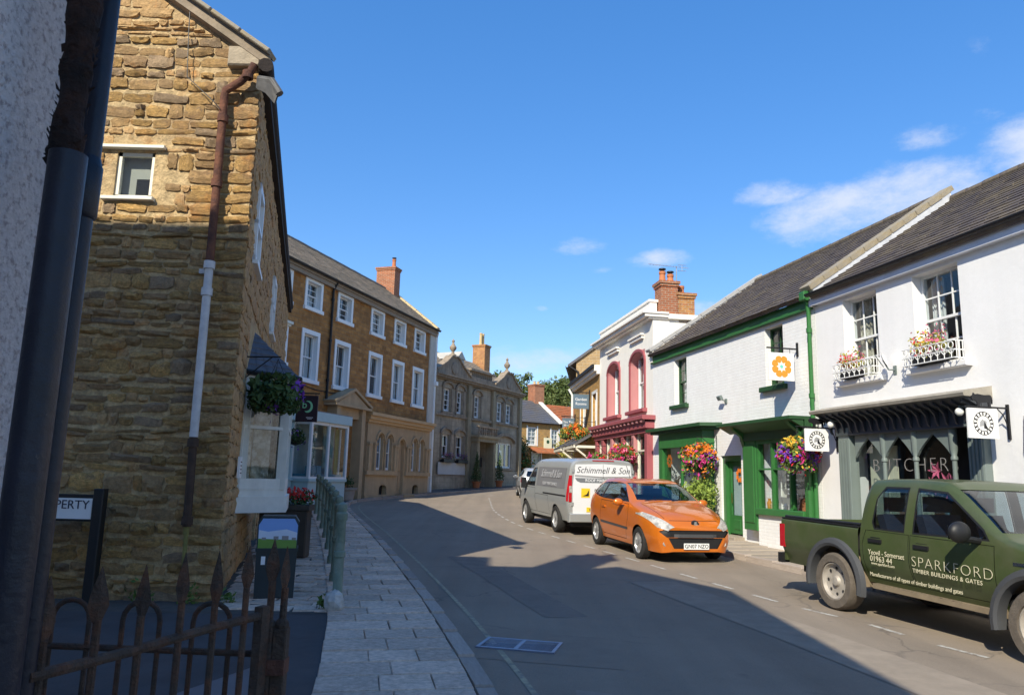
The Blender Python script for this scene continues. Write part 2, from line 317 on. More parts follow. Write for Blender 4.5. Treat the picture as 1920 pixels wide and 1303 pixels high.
M_SLABW = mat('brownish_paving', (.36, .30, .235), .85, var=.14, vs=5, bump=.3, bs=60, orand=.12)  # brownish flags of the right pavement
M_KERB = mat('kerb_stone', (.40, .335, .28), .88, spec=.2, var=.2, vs=5, bump=.3, bs=60, orand=.16)
M_JOINT = mat('joint_grit', (.10, .088, .075), .95, var=.3, vs=8)
M_LINE = mat('worn_white_line', (.50, .48, .43), .8, var=.3, vs=14, col2=(.26, .22, .18), c2s=16, c2t=.54, c2w=.07)
M_LINEY = mat('worn_yellow_line', (.42, .36, .22), .8, var=.3, vs=10, col2=(.22, .2, .17), c2s=12, c2t=.52, c2w=.1)
M_IRON = mat('black_iron', (.012, .012, .014), .5, var=.2, vs=10, bump=.15, bs=60)
M_RUST = mat('rusty_iron', (.085, .058, .042), .9, var=.45, vs=12, bump=1.2, bs=45, col2=(.19, .075, .035), c2s=7, c2t=.58)
M_RUSTP = mat('rusty_pipe', (.19, .075, .04), .85, var=.4, vs=8, bump=.9, bs=30, col2=(.09, .04, .03), c2s=5)
M_FLAKE = mat('flaking_rust', (.055, .022, .012), .95, var=.6, vs=14, bump=2.2, bs=35, col2=(.02, .013, .012), c2s=9, c2t=.5)
M_NAVY = mat('navy_pipe_paint', (.009, .011, .022), .42, var=.45, vs=7, bump=.22, bs=25, col2=(.075, .065, .06), c2s=26, c2t=.70, c2w=.025)
M_PIPEW = mat('chipped_white_pipe', (.62, .60, .58), .6, var=.2, vs=8, col2=(.22, .10, .05), c2s=9, c2t=.70, c2w=.03, bump=.3)
M_PIPEB = mat('brown_pipe', (.075, .045, .03), .8, var=.4, vs=8, bump=.5)
M_PIPEY = mat('mossy_pipe', (.23, .20, .06), .8, var=.35, vs=9)
M_RAIL = mat('sage_green_railing', (.16, .215, .165), .55, var=.3, vs=9, bump=.3, bs=50, col2=(.26, .30, .25), c2s=5, c2t=.6)
M_ROUGH = mat('roughcast_render', (.84, .77, .75), .95, var=.22, vs=60, bump=.9, bs=85, col2=(.50, .42, .41), c2s=48, c2t=.57, c2w=.06)
M_DARK = mat('dark_interior', (.02, .02, .022), .9, var=0)
M_ROOM = mat('room_wall', (.16, .15, .14), .9, var=.1)
M_SHOPW = mat('pale_shop_lining', (.72, .70, .62), .8, var=.05)
M_NET = mat('net_curtain', (.72, .72, .71), .9, var=.2, vs=7, streak=.35)
M_CURT = mat('patterned_curtain', (.70, .64, .54), .9, var=.35, vs=12, col2=(.30, .25, .16), c2s=8)
M_BLACK = mat('black_plastic', (.014, .014, .015), .5, var=.1)
M_WOOD = mat('varnished_door', (.19, .06, .022), .5, var=.25, vs=4)
M_SIGNW = mat('white_sign_board', (.80, .79, .77), .5, var=.04)
M_SIGNB = mat('blue_grey_sign', (.10, .155, .215), .5, var=.08)
M_SIGND = mat('plum_black_sign', (.022, .013, .022), .45, var=.1)
M_INK = mat('black_lettering', (.012, .012, .014), .6, var=0)
M_GOLD = mat('cream_lettering', (.66, .60, .42), .6, var=.05)
M_WHT = mat('white_lettering', (.78, .78, .78), .6, var=0)
M_GREENL = mat('mint_print', (.25, .62, .34), .6, var=0)
M_OCH = mat('ochre_print', (.60, .27, .03), .6, var=.05)
M_ORP = mat('orange_print', (.80, .20, .02), .6, var=.05)
M_MINT = mat('turquoise_print', (.15, .55, .45), .6, var=0)
M_LEAF = mat('dark_leaf', (.035, .075, .02), .6, var=.4, vs=3, col2=(.07, .12, .03), c2s=4)
M_LEAFL = mat('light_leaf', (.14, .21, .035), .6, var=.35, vs=3, col2=(.08, .15, .03), c2s=4)
M_LEAFY = mat('yellow_leaf', (.36, .33, .05), .6, var=.3, vs=4)
M_LEAFT = mat('tree_leaf', (.06, .10, .022), .65, var=.4, vs=.6, col2=(.11, .13, .03), c2s=.9)
M_BARK = mat('bark', (.10, .07, .045), .95, var=.4, vs=4, bump=1, bs=15)
M_F = [mat('blossom_'+n, c, .6, var=.2, vs=9) for n, c in (('magenta', (.55, .03, .20)), ('orange', (.78, .22, .02)), ('red', (.55, .025, .02)), ('purple', (.20, .05, .42)), ('yellow', (.75, .45, .04)), ('pink', (.75, .16, .28)))]
# ------------------------------------------------------------------ polylines
def lerp_poly(P, y):
    for (x0, y0), (x1, y1) in zip(P, P[1:]):
        if y0 <= y <= y1: return x0+(x1-x0)*(y-y0)/(y1-y0)
    return P[0][0] if y < P[0][1] else P[-1][0]
def smooth_poly(P, ys):
    # monotone in y: cubic hermite (catmull) in x
    def val(y):
        for i in range(len(P)-1):
            if P[i][1] <= y <= P[i+1][1]:
                (x0, y0), (x1, y1) = P[i], P[i+1]; h = y1-y0; t = (y-y0)/h
                def sl_(k):
                    a, b = P[max(k-1, 0)], P[min(k+1, len(P)-1)]; return (b[0]-a[0])/(b[1]-a[1])
                m0, m1 = sl_(i)*h, sl_(i+1)*h
                return (2*t**3-3*t*t+1)*x0+(t**3-2*t*t+t)*m0+(-2*t**3+3*t*t)*x1+(t**3-t*t)*m1
        return P[0][0] if y < P[0][1] else P[-1][0]
    return [(val(y), y) for y in ys]
KL = [(3.2, -16), (1.5, -4), (.95, 0), (.42, 3.5), (-.1, 6.39), (-.55, 8.49), (-1.07, 10.68), (-2.02, 14.38), (-3.3, 19.11), (-5.15, 25.6), (-5.95, 29), (-6.1, 31), (-5.75, 33.1), (-4.9, 35.6), (-3.45, 40), (-1.7, 44.2), (.75, 50), (3.6, 56), (7, 63)]
KR = [(13.4, -16), (10.2, -4), (9.1, 0), (8.0, 4), (7.05, 7.5), (6.15, 10.8), (5.3, 13.67), (4.62, 16.2), (3.95, 18.7), (3.35, 21.3), (2.8, 24), (2.35, 27), (2.2, 30), (2.3, 33), (2.65, 37), (4.0, 43), (6.6, 50), (10, 56), (16, 63)]
def frange(a, b, s):
    n = int(round((b-a)/s)); return [a+(b-a)*i/n for i in range(n+1)]
YS = frange(-16, 63, .5)
PL = smooth_poly(KL, YS); PR = smooth_poly(KR, YS)
def kl(y): return smooth_poly(KL, [y])[0][0]
def kr(y): return smooth_poly(KR, [y])[0][0]
def strip(name, A, B, za, zb, m, n=1):
    mb = MB(); vs = []; fs = []
    for (x0, y), (x1, _) in zip(A, B):
        for k in range(n+1):
            t = k/n; vs.append((x0+(x1-x0)*t, y, gs(y)+za+(zb-za)*t))
    w = n+1
    for i in range(len(A)-1):
        for k in range(n): fs.append((i*w+k, i*w+k+1, (i+1)*w+k+1, (i+1)*w+k))
    mb.add(vs, fs); return struct(name, mb, m)
# terrain out to the horizon
mb = MB(); S_ = [-1200, -400, -120, -60, -30, 0, 30, 60, 120, 400, 1200]; TY = [-1200, -300, -60, 0, 20, 40, 60, 80, 120, 300, 1500]
mb.add([(x, y, gs(y)-.35) for y in TY for x in S_], [(j*11+i, j*11+i+1, (j+1)*11+i+1, (j+1)*11+i) for j in range(10) for i in range(10)])
struct('ground', mb, mat('rough_ground', (.16, .15, .10), .95, var=.3, vs=.2))
strip('road', PL, PR, 0, 0, M_ASPH, 10)
pav_l = strip('pavement', [(-34, y) for y in YS], [(x-.0, y) for x, y in PL], .085, .085, M_JOINT, 3)
pav_r = strip('pavement', [(x, y) for x, y in PR], [(34, y) for y in YS], .085, .085, mat('pavement_bed', (.27, .225, .175), .92, var=.15, vs=2, bump=.3, bs=60), 3)
# arc-length walkers along a kerb
def walker(P):
    L = [0.]
    for a, b in zip(P, P[1:]): L.append(L[-1]+hypot(b[0]-a[0], b[1]-a[1]))
    def at(s):
        s = max(0, min(s, L[-1]-1e-6)); i = 0
        while L[i+1] < s: i += 1
        t = (s-L[i])/(L[i+1]-L[i]); a, b = P[i], P[i+1]; dx, dy = b[0]-a[0], b[1]-a[1]; n = hypot(dx, dy)
        return (a[0]+dx*t, a[1]+dy*t), (dx/n, dy/n)
    def s_of_y(y):
        for i in range(len(P)-1):
            if P[i][1] <= y <= P[i+1][1]: return L[i]+(L[i+1]-L[i])*(y-P[i][1])/(P[i+1][1]-P[i][1])
    return at, s_of_y
AT_L, SY_L = walker(PL); AT_R, SY_R = walker(PR)
kb = MB().box(-.5, .5, -.5, .5, -1, 0, 0, .03); KERB_ME = None
def rot_block(me, name, parent, p, d, L, Wd, ztop, th, jit=0.):
    o = inst(name, me, parent, (p[0], p[1], ztop), (0, 0, atan2(d[1], d[0])), (L, Wd, th))
    if jit: o.rotation_euler[0] = RND.uniform(-jit, jit); o.rotation_euler[1] = RND.uniform(-jit, jit)
    return o
def flag_mesh(name, m, seed):
    r = random.Random(seed); b = MB(); e = .022
    def j(): return r.uniform(-.012, .012)
    T = [(-.5+e+j(), -.5+e+j(), j()*.5), (.5-e+j(), -.5+e+j(), j()*.5), (.5-e+j(), .5-e+j(), j()*.5), (-.5+e+j(), .5-e+j(), j()*.5)]
    Bv = [(x*1.03, y*1.03, -.25) for x, y, z in T]; Cv = [(x*1.03, y*1.03, -1) for x, y, z in T]
    b.add(T+Bv+Cv, [(0, 1, 2, 3)]+[(4+i, 4+(i+1) % 4, (i+1) % 4, i) for i in range(4)]+[(8+i, 8+(i+1) % 4, 4+(i+1) % 4, 4+i) for i in range(4)])
    return b.mesh(name, m)
FLAG = [flag_mesh('paving_slab', M_SLAB, i) for i in range(6)]; FLAGW = [flag_mesh('paving_slab', M_SLABW, 20+i) for i in range(5)]; FLAGK = [flag_mesh('kerb_stone', M_KERB, 40+i) for i in range(5)]
def kerb(AT, sa, sb, parent, side, y_far=60):
    s = sa
    while s < sb:
        L = RND.uniform(.8, 1.05); (p, d) = AT(s+L/2); n = (-d[1]*side, d[0]*side)
        c = (p[0]+n[0]*.075, p[1]+n[1]*.075); slope = (g(p[1]+.3)-g(p[1]-.3))/.6
        o = rot_block(RND.choice(FLAGK), 'kerb_stone', parent, c, d, L, .15, gs(p[1])+.112, .22); o.rotation_euler[1] = -slope*.0
        s += L
kerb(AT_L, SY_L(-1), SY_L(58), pav_l, 1); kerb(AT_R, SY_R(2), SY_R(56), pav_r, -1)
# left flagged pavement between kerb and railing
s = SY_L(3.2); row = 0; s1 = SY_L(27)
while s < s1:
    D = RND.uniform(.36, .47); w0 = .155; y_here = AT_L(s)[0][1]
    wid = 1.16 if y_here > 9 else 1.16+max(0, (8.8-y_here))*.02
    cuts = []; x = w0; first = .35 if row % 2 else .62
    x2 = w0+first*RND.uniform(.8, 1.15)
    while x2 < wid+.03: cuts.append((x, x2)); x = x2; x2 = x+RND.uniform(.38, .66)
    if wid+w0-x > .12: cuts.append((x, wid+w0))
    elif cuts: cuts[-1] = (cuts[-1][0], wid+w0)
    for a, b in cuts:
        (p, d) = AT_L(s+D/2); n = (-d[1], d[0]); c = (p[0]+n[0]*(a+b)/2, p[1]+n[1]*(a+b)/2)
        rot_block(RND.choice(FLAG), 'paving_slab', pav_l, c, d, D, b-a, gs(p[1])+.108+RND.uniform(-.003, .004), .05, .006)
    s += D; row += 1
# right flagged pavement
s = SY_R(9.5); row = 0; s1 = SY_R(23)
while s < s1:
    D = RND.uniform(.5, .7); x = .155; wid = 1.75
    while x < wid:
        b = min(wid+.02, x+RND.uniform(.5, .8))
        if wid-b < .2: b = wid+.02
        (p, d) = AT_R(s+D/2); n = (d[1], -d[0]); c = (p[0]+n[0]*(x+b)/2, p[1]+n[1]*(x+b)/2)
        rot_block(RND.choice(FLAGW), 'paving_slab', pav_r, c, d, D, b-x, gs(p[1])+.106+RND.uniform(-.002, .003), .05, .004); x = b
    s += D
# tarmac forecourt in front of the gate, up to the flag edge
FX = [(-9, 8.6), (-3.4, 8.78), (-1.95, 8.95), (-1.62, 8.3), (-1.45, 7.4), (-1.33, 6.4), (-1.05, 4.5), (-.65, 3.0), (-.3, 1.0), (.2, -4), (-9, -4)]
struct('forecourt', MB().poly([(x, y, gs(y)+.095) for x, y in FX]), M_TARM)
struct('tarmac_patch', MB().poly([(-3.6, 2.2, .101), (-1.7, 2.4, .101), (-1.55, 5.6, g(5.6)+.101), (-2.0, 7.6, g(7.6)+.101), (-3.9, 7.9, g(7.9)+.101)]), M_TARM2)
# lower crazy-paved footway between rubble house and railing
fw = struct('footway', MB().poly([(-4.0, 8.85, gs(8.85)+.089), (-1.9, 9.0, gs(9)+.089), (-7.0, 27.0, gs(27)+.06), (-8.6, 26, gs(26)+.06)]), M_JOINT)
yy = 9.05
while yy < 22:
    rowd = RND.uniform(.28, .4); xr = kl(yy)-1.33; xl = -3.45-.262*(yy-9.5); x = xl
    while x < xr-.1:
        w = min(RND.uniform(.22, .5), xr-x)
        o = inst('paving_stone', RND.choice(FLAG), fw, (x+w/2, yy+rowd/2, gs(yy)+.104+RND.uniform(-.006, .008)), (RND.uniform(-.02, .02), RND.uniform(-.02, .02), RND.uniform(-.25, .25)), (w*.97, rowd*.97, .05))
        x += w
    yy += rowd
# painted markings and gully
def ribbon(name, pts, w, m, dz=.004):
    mb = MB(); vs = []
    for i, p in enumerate(pts):
        a, b = pts[max(i-1, 0)], pts[min(i+1, len(pts)-1)]; dx, dy = b[0]-a[0], b[1]-a[1]; n = hypot(dx, dy)
        for sg in (-.5, .5): vs.append((p[0]-dy/n*w*sg, p[1]+dx/n*w*sg, gs(p[1])+dz))
    mb.add(vs, [(2*i, 2*i+1, 2*i+3, 2*i+2) for i in range(len(pts)-1)]); return struct(name, mb, m)
ribbon('edge_line', [(p[0]+d[1]*.36, p[1]-d[0]*.36) for p, d in [AT_L(SY_L(y)) for y in frange(1, 40, .6)]], .055, M_LINEY)
BAY = [(-.95, 38), (-.8, 34.7), (-.62, 30.5), (-.5, 28.6), (-.15, 25.5), (.35, 22.6), (1.1, 19.8), (2.25, 16.1), (2.88, 14.04), (3.56, 11.85), (3.95, 10.7), (4.4, 9.72), (4.7, 8.6), (5.0, 7.9), (5.9, 5.6), (7, 3)]
BAY = smooth_poly(BAY[::-1], frange(3, 38, .12)); ATB, SYB = walker(BAY)
for k in range(70):
    s = .2+k*1.06
    if s > 36: break
    Ld = .56
    ribbon('bay_dash', [ATB(s+Ld*t/4)[0] for t in range(5)], .07, M_LINE)
gl = thing('drain_grate', 'steel slatted drain grate set in the shaded road near the kerb', 'drain grate', (.16, 8.1, g(8.1)), radians(-14))
MB().poly([(-.38, -.23, .0045), (.38, -.23, .0045), (.38, .23, .0045), (-.38, .23, .0045)]).build('grate_pit', mat('grate_pit_dark', (.02, .02, .022), .9, var=0), gl)
GR = mat('grate_steel_sky_tint', (.26, .28, .36), .4, metal=.6, var=.25, vs=12)  # blue cast is sky reflection put into the steel colour
MB().box(-.40, .40, -.25, -.215, -.03, .013).box(-.40, .40, .215, .25, -.03, .013).box(-.40, -.365, -.215, .215, -.03, .013).box(.365, .40, -.215, .215, -.03, .013).box(-.02, .02, -.215, .215, -.03, .012).build('grate_frame', GR, gl)
bar = MB().add([(-.36, -.012, .011), (-.30, -.022, .011), (.36, .008, .011), (.36, .022, .011), (.30, .022, .011), (-.36, -.002, .011)], [(0, 1, 2, 3, 4, 5)]).mesh('grate_bar', GR)
for k in range(9): inst('grate_bar', bar, gl, (0, -.19+k*.0475, 0))
struct('gully_apron', MB().poly([(-.5, 7.6, gs(7.6)+.003), (1.1, 7.25, gs(7.25)+.003), (1.25, 8.45, gs(8.45)+.003), (-.35, 8.9, gs(8.9)+.003)]), mat('patch_asphalt', (.255, .205, .155), .88, var=.15, vs=3, bump=.5, bs=140))
struct('road_patch', MB().poly([(.6, 6.6, gs(6.6)+.002), (2.9, 5.9, gs(5.9)+.002), (2.7, 5.0, gs(5)+.002), (.5, 5.7, gs(5.7)+.002)]), mat('patch_asphalt_pale', (.28, .235, .19), .88, var=.2, vs=4, bump=.5, bs=140))

def trench(pts, w, m, dz): return ribbon('road_patch', pts, w, m, dz)
trench([(-.9, 15.2), (-.2, 13.0), (.35, 11.0), (.75, 9.6)], .55, mat('trench_asphalt', (.215, .18, .145), .9, var=.2, vs=4, bump=.5, bs=140), .0025)
trench([(2.35, 12.6), (2.9, 10.6), (3.35, 9.0), (3.9, 6.6)], .8, mat('trench_asphalt_pale', (.31, .255, .195), .9, var=.2, vs=4, bump=.5, bs=140), .0025)
# ------------------------------------------------------------------ building helpers
class Frame:
    def __init__(s, x, y, head, right):
        a = radians(head); s.rz = (-pi/2-a) if right else (pi/2-a); s.x, s.y = x, y
        s.M = Matrix.Translation((x, y, 0)) @ Matrix.Rotation(s.rz, 4, 'Z')
    def root(s, name, label, cat, group=None): return thing(name, label, cat, (s.x, s.y, 0), s.rz, group)
    def w(s, x, y, z=0): return s.M @ Vector((x, y, z))
def wall(parent, x0, x1, z0, z1, ops, m, y=0., depth=.2, name='wall', M=None, reveal=0, mats=None):
    xs = sorted({x0, x1, *[o[0] for o in ops], *[o[1] for o in ops]}); zs = sorted({z0, z1, *[o[2] for o in ops], *[o[3] for o in ops]})
    mb = MB(M)
    for a, b in zip(xs, xs[1:]):
        for c, d in zip(zs, zs[1:]):
            cx, cz = (a+b)/2, (c+d)/2
            if any(o[0] < cx < o[1] and o[2] < cz < o[3] for o in ops): continue
            mb.poly([(a, y, c), (b, y, c), (b, y, d), (a, y, d)])
    for o in ops:
        a, b, c, d = o[:4]; dp = o[4] if len(o) > 4 else depth
        mb.poly([(a, y, c), (a, y, d), (a, y+dp, d), (a, y+dp, c)], reveal); mb.poly([(b, y, d), (b, y, c), (b, y+dp, c), (b, y+dp, d)], reveal)
        mb.poly([(a, y, d), (b, y, d), (b, y+dp, d), (a, y+dp, d)], reveal); mb.poly([(b, y, c), (a, y, c), (a, y+dp, c), (b, y+dp, c)], reveal)
    return mb.build(name, mats or m, parent)
def shell(parent, x0, x1, D, z0, ze, zr, m, y=0., name='side_wall', flat=False, yr=None, M=None):
    # gable ends and back wall
    mb = MB(M); yr = D/2 if yr is None else yr; e = .002
    for x in (x0, x1):
        P = [(x, y+e, z0), (x, D, z0), (x, D, ze), (x, yr, zr), (x, y+e, ze)] if not flat else [(x, y+e, z0), (x, D, z0), (x, D, ze), (x, y+e, ze)]
        mb.poly(P if x == x0 else P[::-1])
    mb.poly([(x0, D, z0), (x1, D, z0), (x1, D, ze), (x0, D, ze)])
    if flat: mb.poly([(x0, y+e, ze), (x1, y+e, ze), (x1, D, ze), (x0, D, ze)])
    return mb.build(name, m, parent)
PANE_ME = None
def pane_mesh():
    global PANE_ME
    if PANE_ME is None: PANE_ME = MB().poly([(-.5, 0, -.5), (.5, 0, -.5), (.5, 0, .5), (-.5, 0, .5)]).mesh('pane', GLASS)
    return PANE_ME
def curtain(parent, x0, x1, z0, z1, y, m, name='curtain', amp=.02, n=24):
    mb = MB(); vs = []; ph = RND.random()*6
    for i in range(n+1):
        x = x0+(x1-x0)*i/n; yy = y+amp*sin(i*1.9+ph)+amp*.6*sin(i*.8)
        vs += [(x, yy, z0), (x, yy, z1)]
    mb.add(vs, [(2*i, 2*i+2, 2*i+3, 2*i+1) for i in range(n)]); return mb.build(name, m, parent, True)
def sash(parent, x0, x1, z0, z1, y, fm, nx=3, ny=2, fw=.055, bars=.022, cur=None, name='window', split=.5, back=True, label=None, drape=None):
    """box-sash window filling an opening; y = plane of the outer (upper) sash"""
    zm = z0+(z1-z0)*split; mb = MB()
    mb.box(x0, x0+fw, y-.02, y+.07, z0, z1); mb.box(x1-fw, x1, y-.02, y+.07, z0, z1); mb.box(x0+fw, x1-fw, y-.02, y+.07, z1-fw, z1); mb.box(x0+fw, x1-fw, y-.03, y+.08, z0, z0+fw*1.25)
    mb.box(x0+fw, x1-fw, y-.005, y+.075, zm-.022, zm+.022)
    w = mb.build(name, fm, parent, label=label)
    gb = MB(); X0, X1 = x0+fw, x1-fw
    for (a, b, yy) in ((zm+.022, z1-fw, y+.012), (z0+fw*1.25, zm-.022, y+.045)):
        for i in range(1, nx): gx = X0+(X1-X0)*i/nx; gb.box(gx-bars/2, gx+bars/2, yy-.012, yy+.012, a, b)
        for j in range(1, ny): gz = a+(b-a)*j/ny; gb.box(X0, X1, yy-.010, yy+.010, gz-bars/2, gz+bars/2)
        cw, chh = (X1-X0)/nx, (b-a)/ny
        for i in range(nx):
            for j in range(ny): inst('pane', pane_mesh(), w, (X0+cw*(i+.5), yy, a+chh*(j+.5)), (RND.uniform(-.012, .012), 0, RND.uniform(-.012, .012)), (cw, 1, chh))
    if gb.f: gb.build('glazing_bar', fm, w)
    if cur == 'net': curtain(w, X0, X1, z0+fw, z1-fw, y+.14, M_NET)
    if cur == 'half':
        curtain(w, X0, X0+(X1-X0)*.33, z0+fw, z1-fw, y+.15, M_NET); curtain(w, X1-(X1-X0)*.3, X1, z0+fw, z1-fw, y+.15, M_NET)
    if cur == 'lower': curtain(w, X0, X1, z0+fw, zm, y+.15, M_NET)
    if cur == 'pattern': curtain(w, X0, X0+(X1-X0)*.42, z0+fw, z1-fw, y+.15, M_CURT); curtain(w, X1-(X1-X0)*.3, X1, z0+fw, z1-fw, y+.16, M_CURT)
    if back: MB().poly([(x0-.05, y+.55, z0-.05), (x1+.05, y+.55, z0-.05), (x1+.05, y+.55, z1+.05), (x0-.05, y+.55, z1+.05)]).build('room_backdrop', M_ROOM, w)
    return w
def slates(parent, x0, x1, y0, z0, y1, z1, rows, wid, m, name='slate_course', th=.012, base=True, M=None, hip=0.):
    """pitched roof slope: a solid deck and overlapping slates as real pieces"""
    r = Vector((0, y1-y0, z1-z0)); L = r.length; u = r.normalized(); nrm = Vector((0, -u.z, u.y))
    mb = MB(M); dk = MB(M)
    P0 = Vector((0, y0, z0))
    def P(x, t, h): q = P0+u*t+nrm*h; return (x, q.y, q.z)
    dk.add([P(x0, -.02, -.08), P(x1, -.02, -.08), P(x1, L, -.08), P(x0, L, -.08), P(x0, -.02, 0), P(x1, -.02, 0), P(x1, L, 0), P(x0, L, 0)], [(3, 2, 1, 0), (4, 5, 6, 7), (0, 1, 5, 4), (1, 2, 6, 5), (2, 3, 7, 6), (3, 0, 4, 7)])
    roof = dk.build('roof', m, parent)
    rd = L/rows
    for k in range(rows):
        x = x0-(wid*.5 if k % 2 else 0); t0 = k*rd-.04; t1 = (k+1)*rd+.02
        while x < x1:
            a, b = max(x0, x+.004), min(x1, x+wid-.004); x += wid
            if b-a < .03: continue
            j = RND.uniform(-.012, .012); h = th+RND.uniform(0, .007)
            A = [P(a, t0+j, .006), P(b, t0+j+RND.uniform(-.005, .005), .006), P(a, t0+j, h+.012), P(b, t0+j, h+.012), P(a, t1, .003), P(b, t1, .003)]
            mb.add(A, [(0, 1, 3, 2), (2, 3, 5, 4), (0, 2, 4), (1, 5, 3)])
    s = mb.build(name, m, roof, kind='stuff'); return roof
def ridge_tiles(parent, x0, x1, y, z, m, L=.45, r=.13, name='ridge_tile'):
    me = MB().tube([(-L/2+.01, 0, 0), (L/2-.01, 0, 0)], r, 10).mesh(name, m); x = x0
    n = int((x1-x0)/L)
    for i in range(n): inst(name, me, parent, (x0+L*(i+.5), y, z-.05+RND.uniform(-.006, .006)), (0, RND.uniform(-.01, .01), 0), (1, 1, .85))
def coping(parent, x, w, y0, z0, y1, z1, m, n=10, th=.1, name='coping_stone'):
    u = Vector((0, y1-y0, z1-z0)); L = u.length/n; ang = atan2(u.z, u.y)
    me = MB().box(-w/2, w/2, -L/2+.006, L/2-.006, -th, 0, 0, .012).mesh(name, m)
    for i in range(n):
        t = (i+.5)/n; inst(name, me, parent, (x+RND.uniform(-.008, .008), y0+(y1-y0)*t, z0+(z1-z0)*t+RND.uniform(-.006, .006)), (ang+RND.uniform(-.008, .008), 0, 0))
def pots(parent, spots, m, h=.5, r=.12, cowl=True):
    for k, (x, y, z, hh) in enumerate(spots):
        p = MB().lathe([(r*1.15, 0), (r*1.15, .05), (r*.92, .08), (r*.8, hh-.1), (r*.95, hh-.08), (r*.95, hh), (r*.7, hh), (r*.7, hh-.2)], 14, (x, y, z)).build('chimney_pot', m, parent, True)
        if cowl: MB().lathe([(r*.55, hh), (r*.55, hh+.05), (r*1.0, hh+.06), (r*1.0, hh+.1), (0.01, hh+.13)], 14, (x, y, z)).build('cowl', M_BLACK, p, True)
def chimney(parent, x0, x1, y0, y1, z0, z1, m, band=.09):
    c = MB().box(x0, x1, y0, y1, z0, z1-2*band)
    for i in range(2): d = .035*(i+1); c.box(x0-d, x1+d, y0-d, y1+d, z1-band*(2-i), z1-band*(1-i)-.001)
    return c.build('chimney', m, parent)
def downpipe(parent, pts, r, m, name='downpipe', collars=(), clips=.0):
    p = MB().tube(pts, r, 12).build(name, m, parent, True)
    for (x, y, z) in collars: MB().lathe([(r*.9, -.05), (r*1.35, -.05), (r*1.35, .05), (r*.9, .05)], 12, (x, y, z)).build('pipe_collar', m, p, True)
    return p
def gutter(parent, x0, x1, y, z, m, r=.06, name='gutter'):
    mb = MB(); n = 8; pr = [(r*cos(pi+pi*k/n), r*sin(pi+pi*k/n)) for k in range(n+1)]+[(r*.85*cos(pi*2-pi*k/n), r*.85*sin(2*pi-pi*k/n)) for k in range(n+1)]
    mb.prism([(y+a, z+b) for a, b in pr], 'x', x0, x1); return mb.build(name, m, parent)
def basket(x, y, z, r, label, parent_frame=None, cols=(0, 1, 2), n=420, hang=None, dark=False, wallpt=None, group='hanging flower baskets along the street', trail=.5, foliage=1.):
    """hanging basket: bowl, foliage, blossoms; hung from an iron bracket fixed to wallpt (world)"""
    t = thing('hanging_basket', label, 'flower basket', (x, y, z), 0, group)
    MB().lathe([(.02, -r*.75), (r*.45, -r*.62), (r*.62, -r*.3), (r*.66, 0), (r*.6, 0), (r*.55, -r*.28), (.02, -r*.6)], 16).build('basket_bowl', M_BLACK, t, True)
    f = MB().leaves((0, 0, r*.1), (r*.95, r*.95, r*.7), int(n*.7*foliage), .07, 0, .4)
    for k in range(9):
        a = k*.7; f.leaves((cos(a)*r*.75, sin(a)*r*.75, -r*.5*trail), (.1, .1, r*.75*trail), int(24*foliage), .045)
    f.build('foliage', M_LEAF if dark else M_LEAFL, t, kind='stuff')
    if cols:
        b = MB()
        for i, c in enumerate(cols):
            for q in range(5):
                a = RND.random()*6.28; e = RND.uniform(.15, 1.3) if c in (1, 4) else RND.uniform(-.9, .45); rr = r*.86
                b.leaves((cos(a)*cos(e)*rr, sin(a)*cos(e)*rr, r*.1+sin(e)*rr*.75), (r*RND.uniform(.2, .36),)*3, n//(5*len(cols))+6, .05, i, .5)
            b.leaves((0, 0, -r*.1), (r*1.1, r*1.1, r*.95), n//14, .045, i, .85)
        b.build('blossom', [M_F[c] for c in cols], t, kind='stuff')
    ht = .45+r*.2
    ch = MB()
    for a in (0, 2.1, 4.2): ch.tube([(cos(a)*r*.64, sin(a)*r*.64, 0), (0, 0, ht)], .004, 5)
    ch.build('chain', M_IRON, t)
    if wallpt:
        wx, wy, wz = wallpt[0]-x, wallpt[1]-y, 0
        br = MB(); zt = ht+.03; br.tube([(wx, wy, zt), (-wx*.08, -wy*.08, zt)], .011, 6); br.tube([(wx, wy, zt-.32), (wx*.55, wy*.55, zt-.14), (wx*.18, wy*.18, zt)], .008, 6)
        br.tube([(wx, wy, zt-.36), (wx, wy, zt+.06)], .016, 6); br.build('bracket', M_IRON, t)
    return t
def potplant(name, label, x, y, z, pr, ph, crown, cols=None, cone=False, m=None, n=420, group=None, potm=None, size=.05):
    t = thing(name, label, 'potted plant', (x, y, z), 0, group)
    MB().lathe([(pr*.62, 0), (pr*.8, ph*.8), (pr*.95, ph*.82), (pr, ph), (pr*.88, ph), (pr*.8, ph*.9), (.01, ph*.88)], 16).build('pot', potm or M_POT, t, True)
    f = MB(); rx, rz = crown
    if cone:
        for k in range(9):
            q = 1-k/9.5; f.leaves((0, 0, ph+.1+rz*2*k/9), (rx*q, rx*q, rz*.24), int(n/9*(q+.35)), size, 0, .5)
        MB().tube([(0, 0, ph*.8), (0, 0, ph+rz*1.6)], .03, 6).build('stem', M_BARK, t)
    else:
        f.leaves((0, 0, ph+rz), (rx, rx, rz), n, size, 0, .35); MB().tube([(0, 0, ph*.8), (0, 0, ph+rz)], .03, 6).build('stem', M_BARK, t)
    f.build('foliage', m or M_LEAF, t, kind='stuff')
    if cols: MB().leaves((0, 0, ph+rz), (rx*1.05, rx*1.05, rz*1.05), n//2, size*.8, 0, .7, ms=list(range(len(cols)))).build('blossom', [M_F[c] for c in cols], t, kind='stuff')
    return t
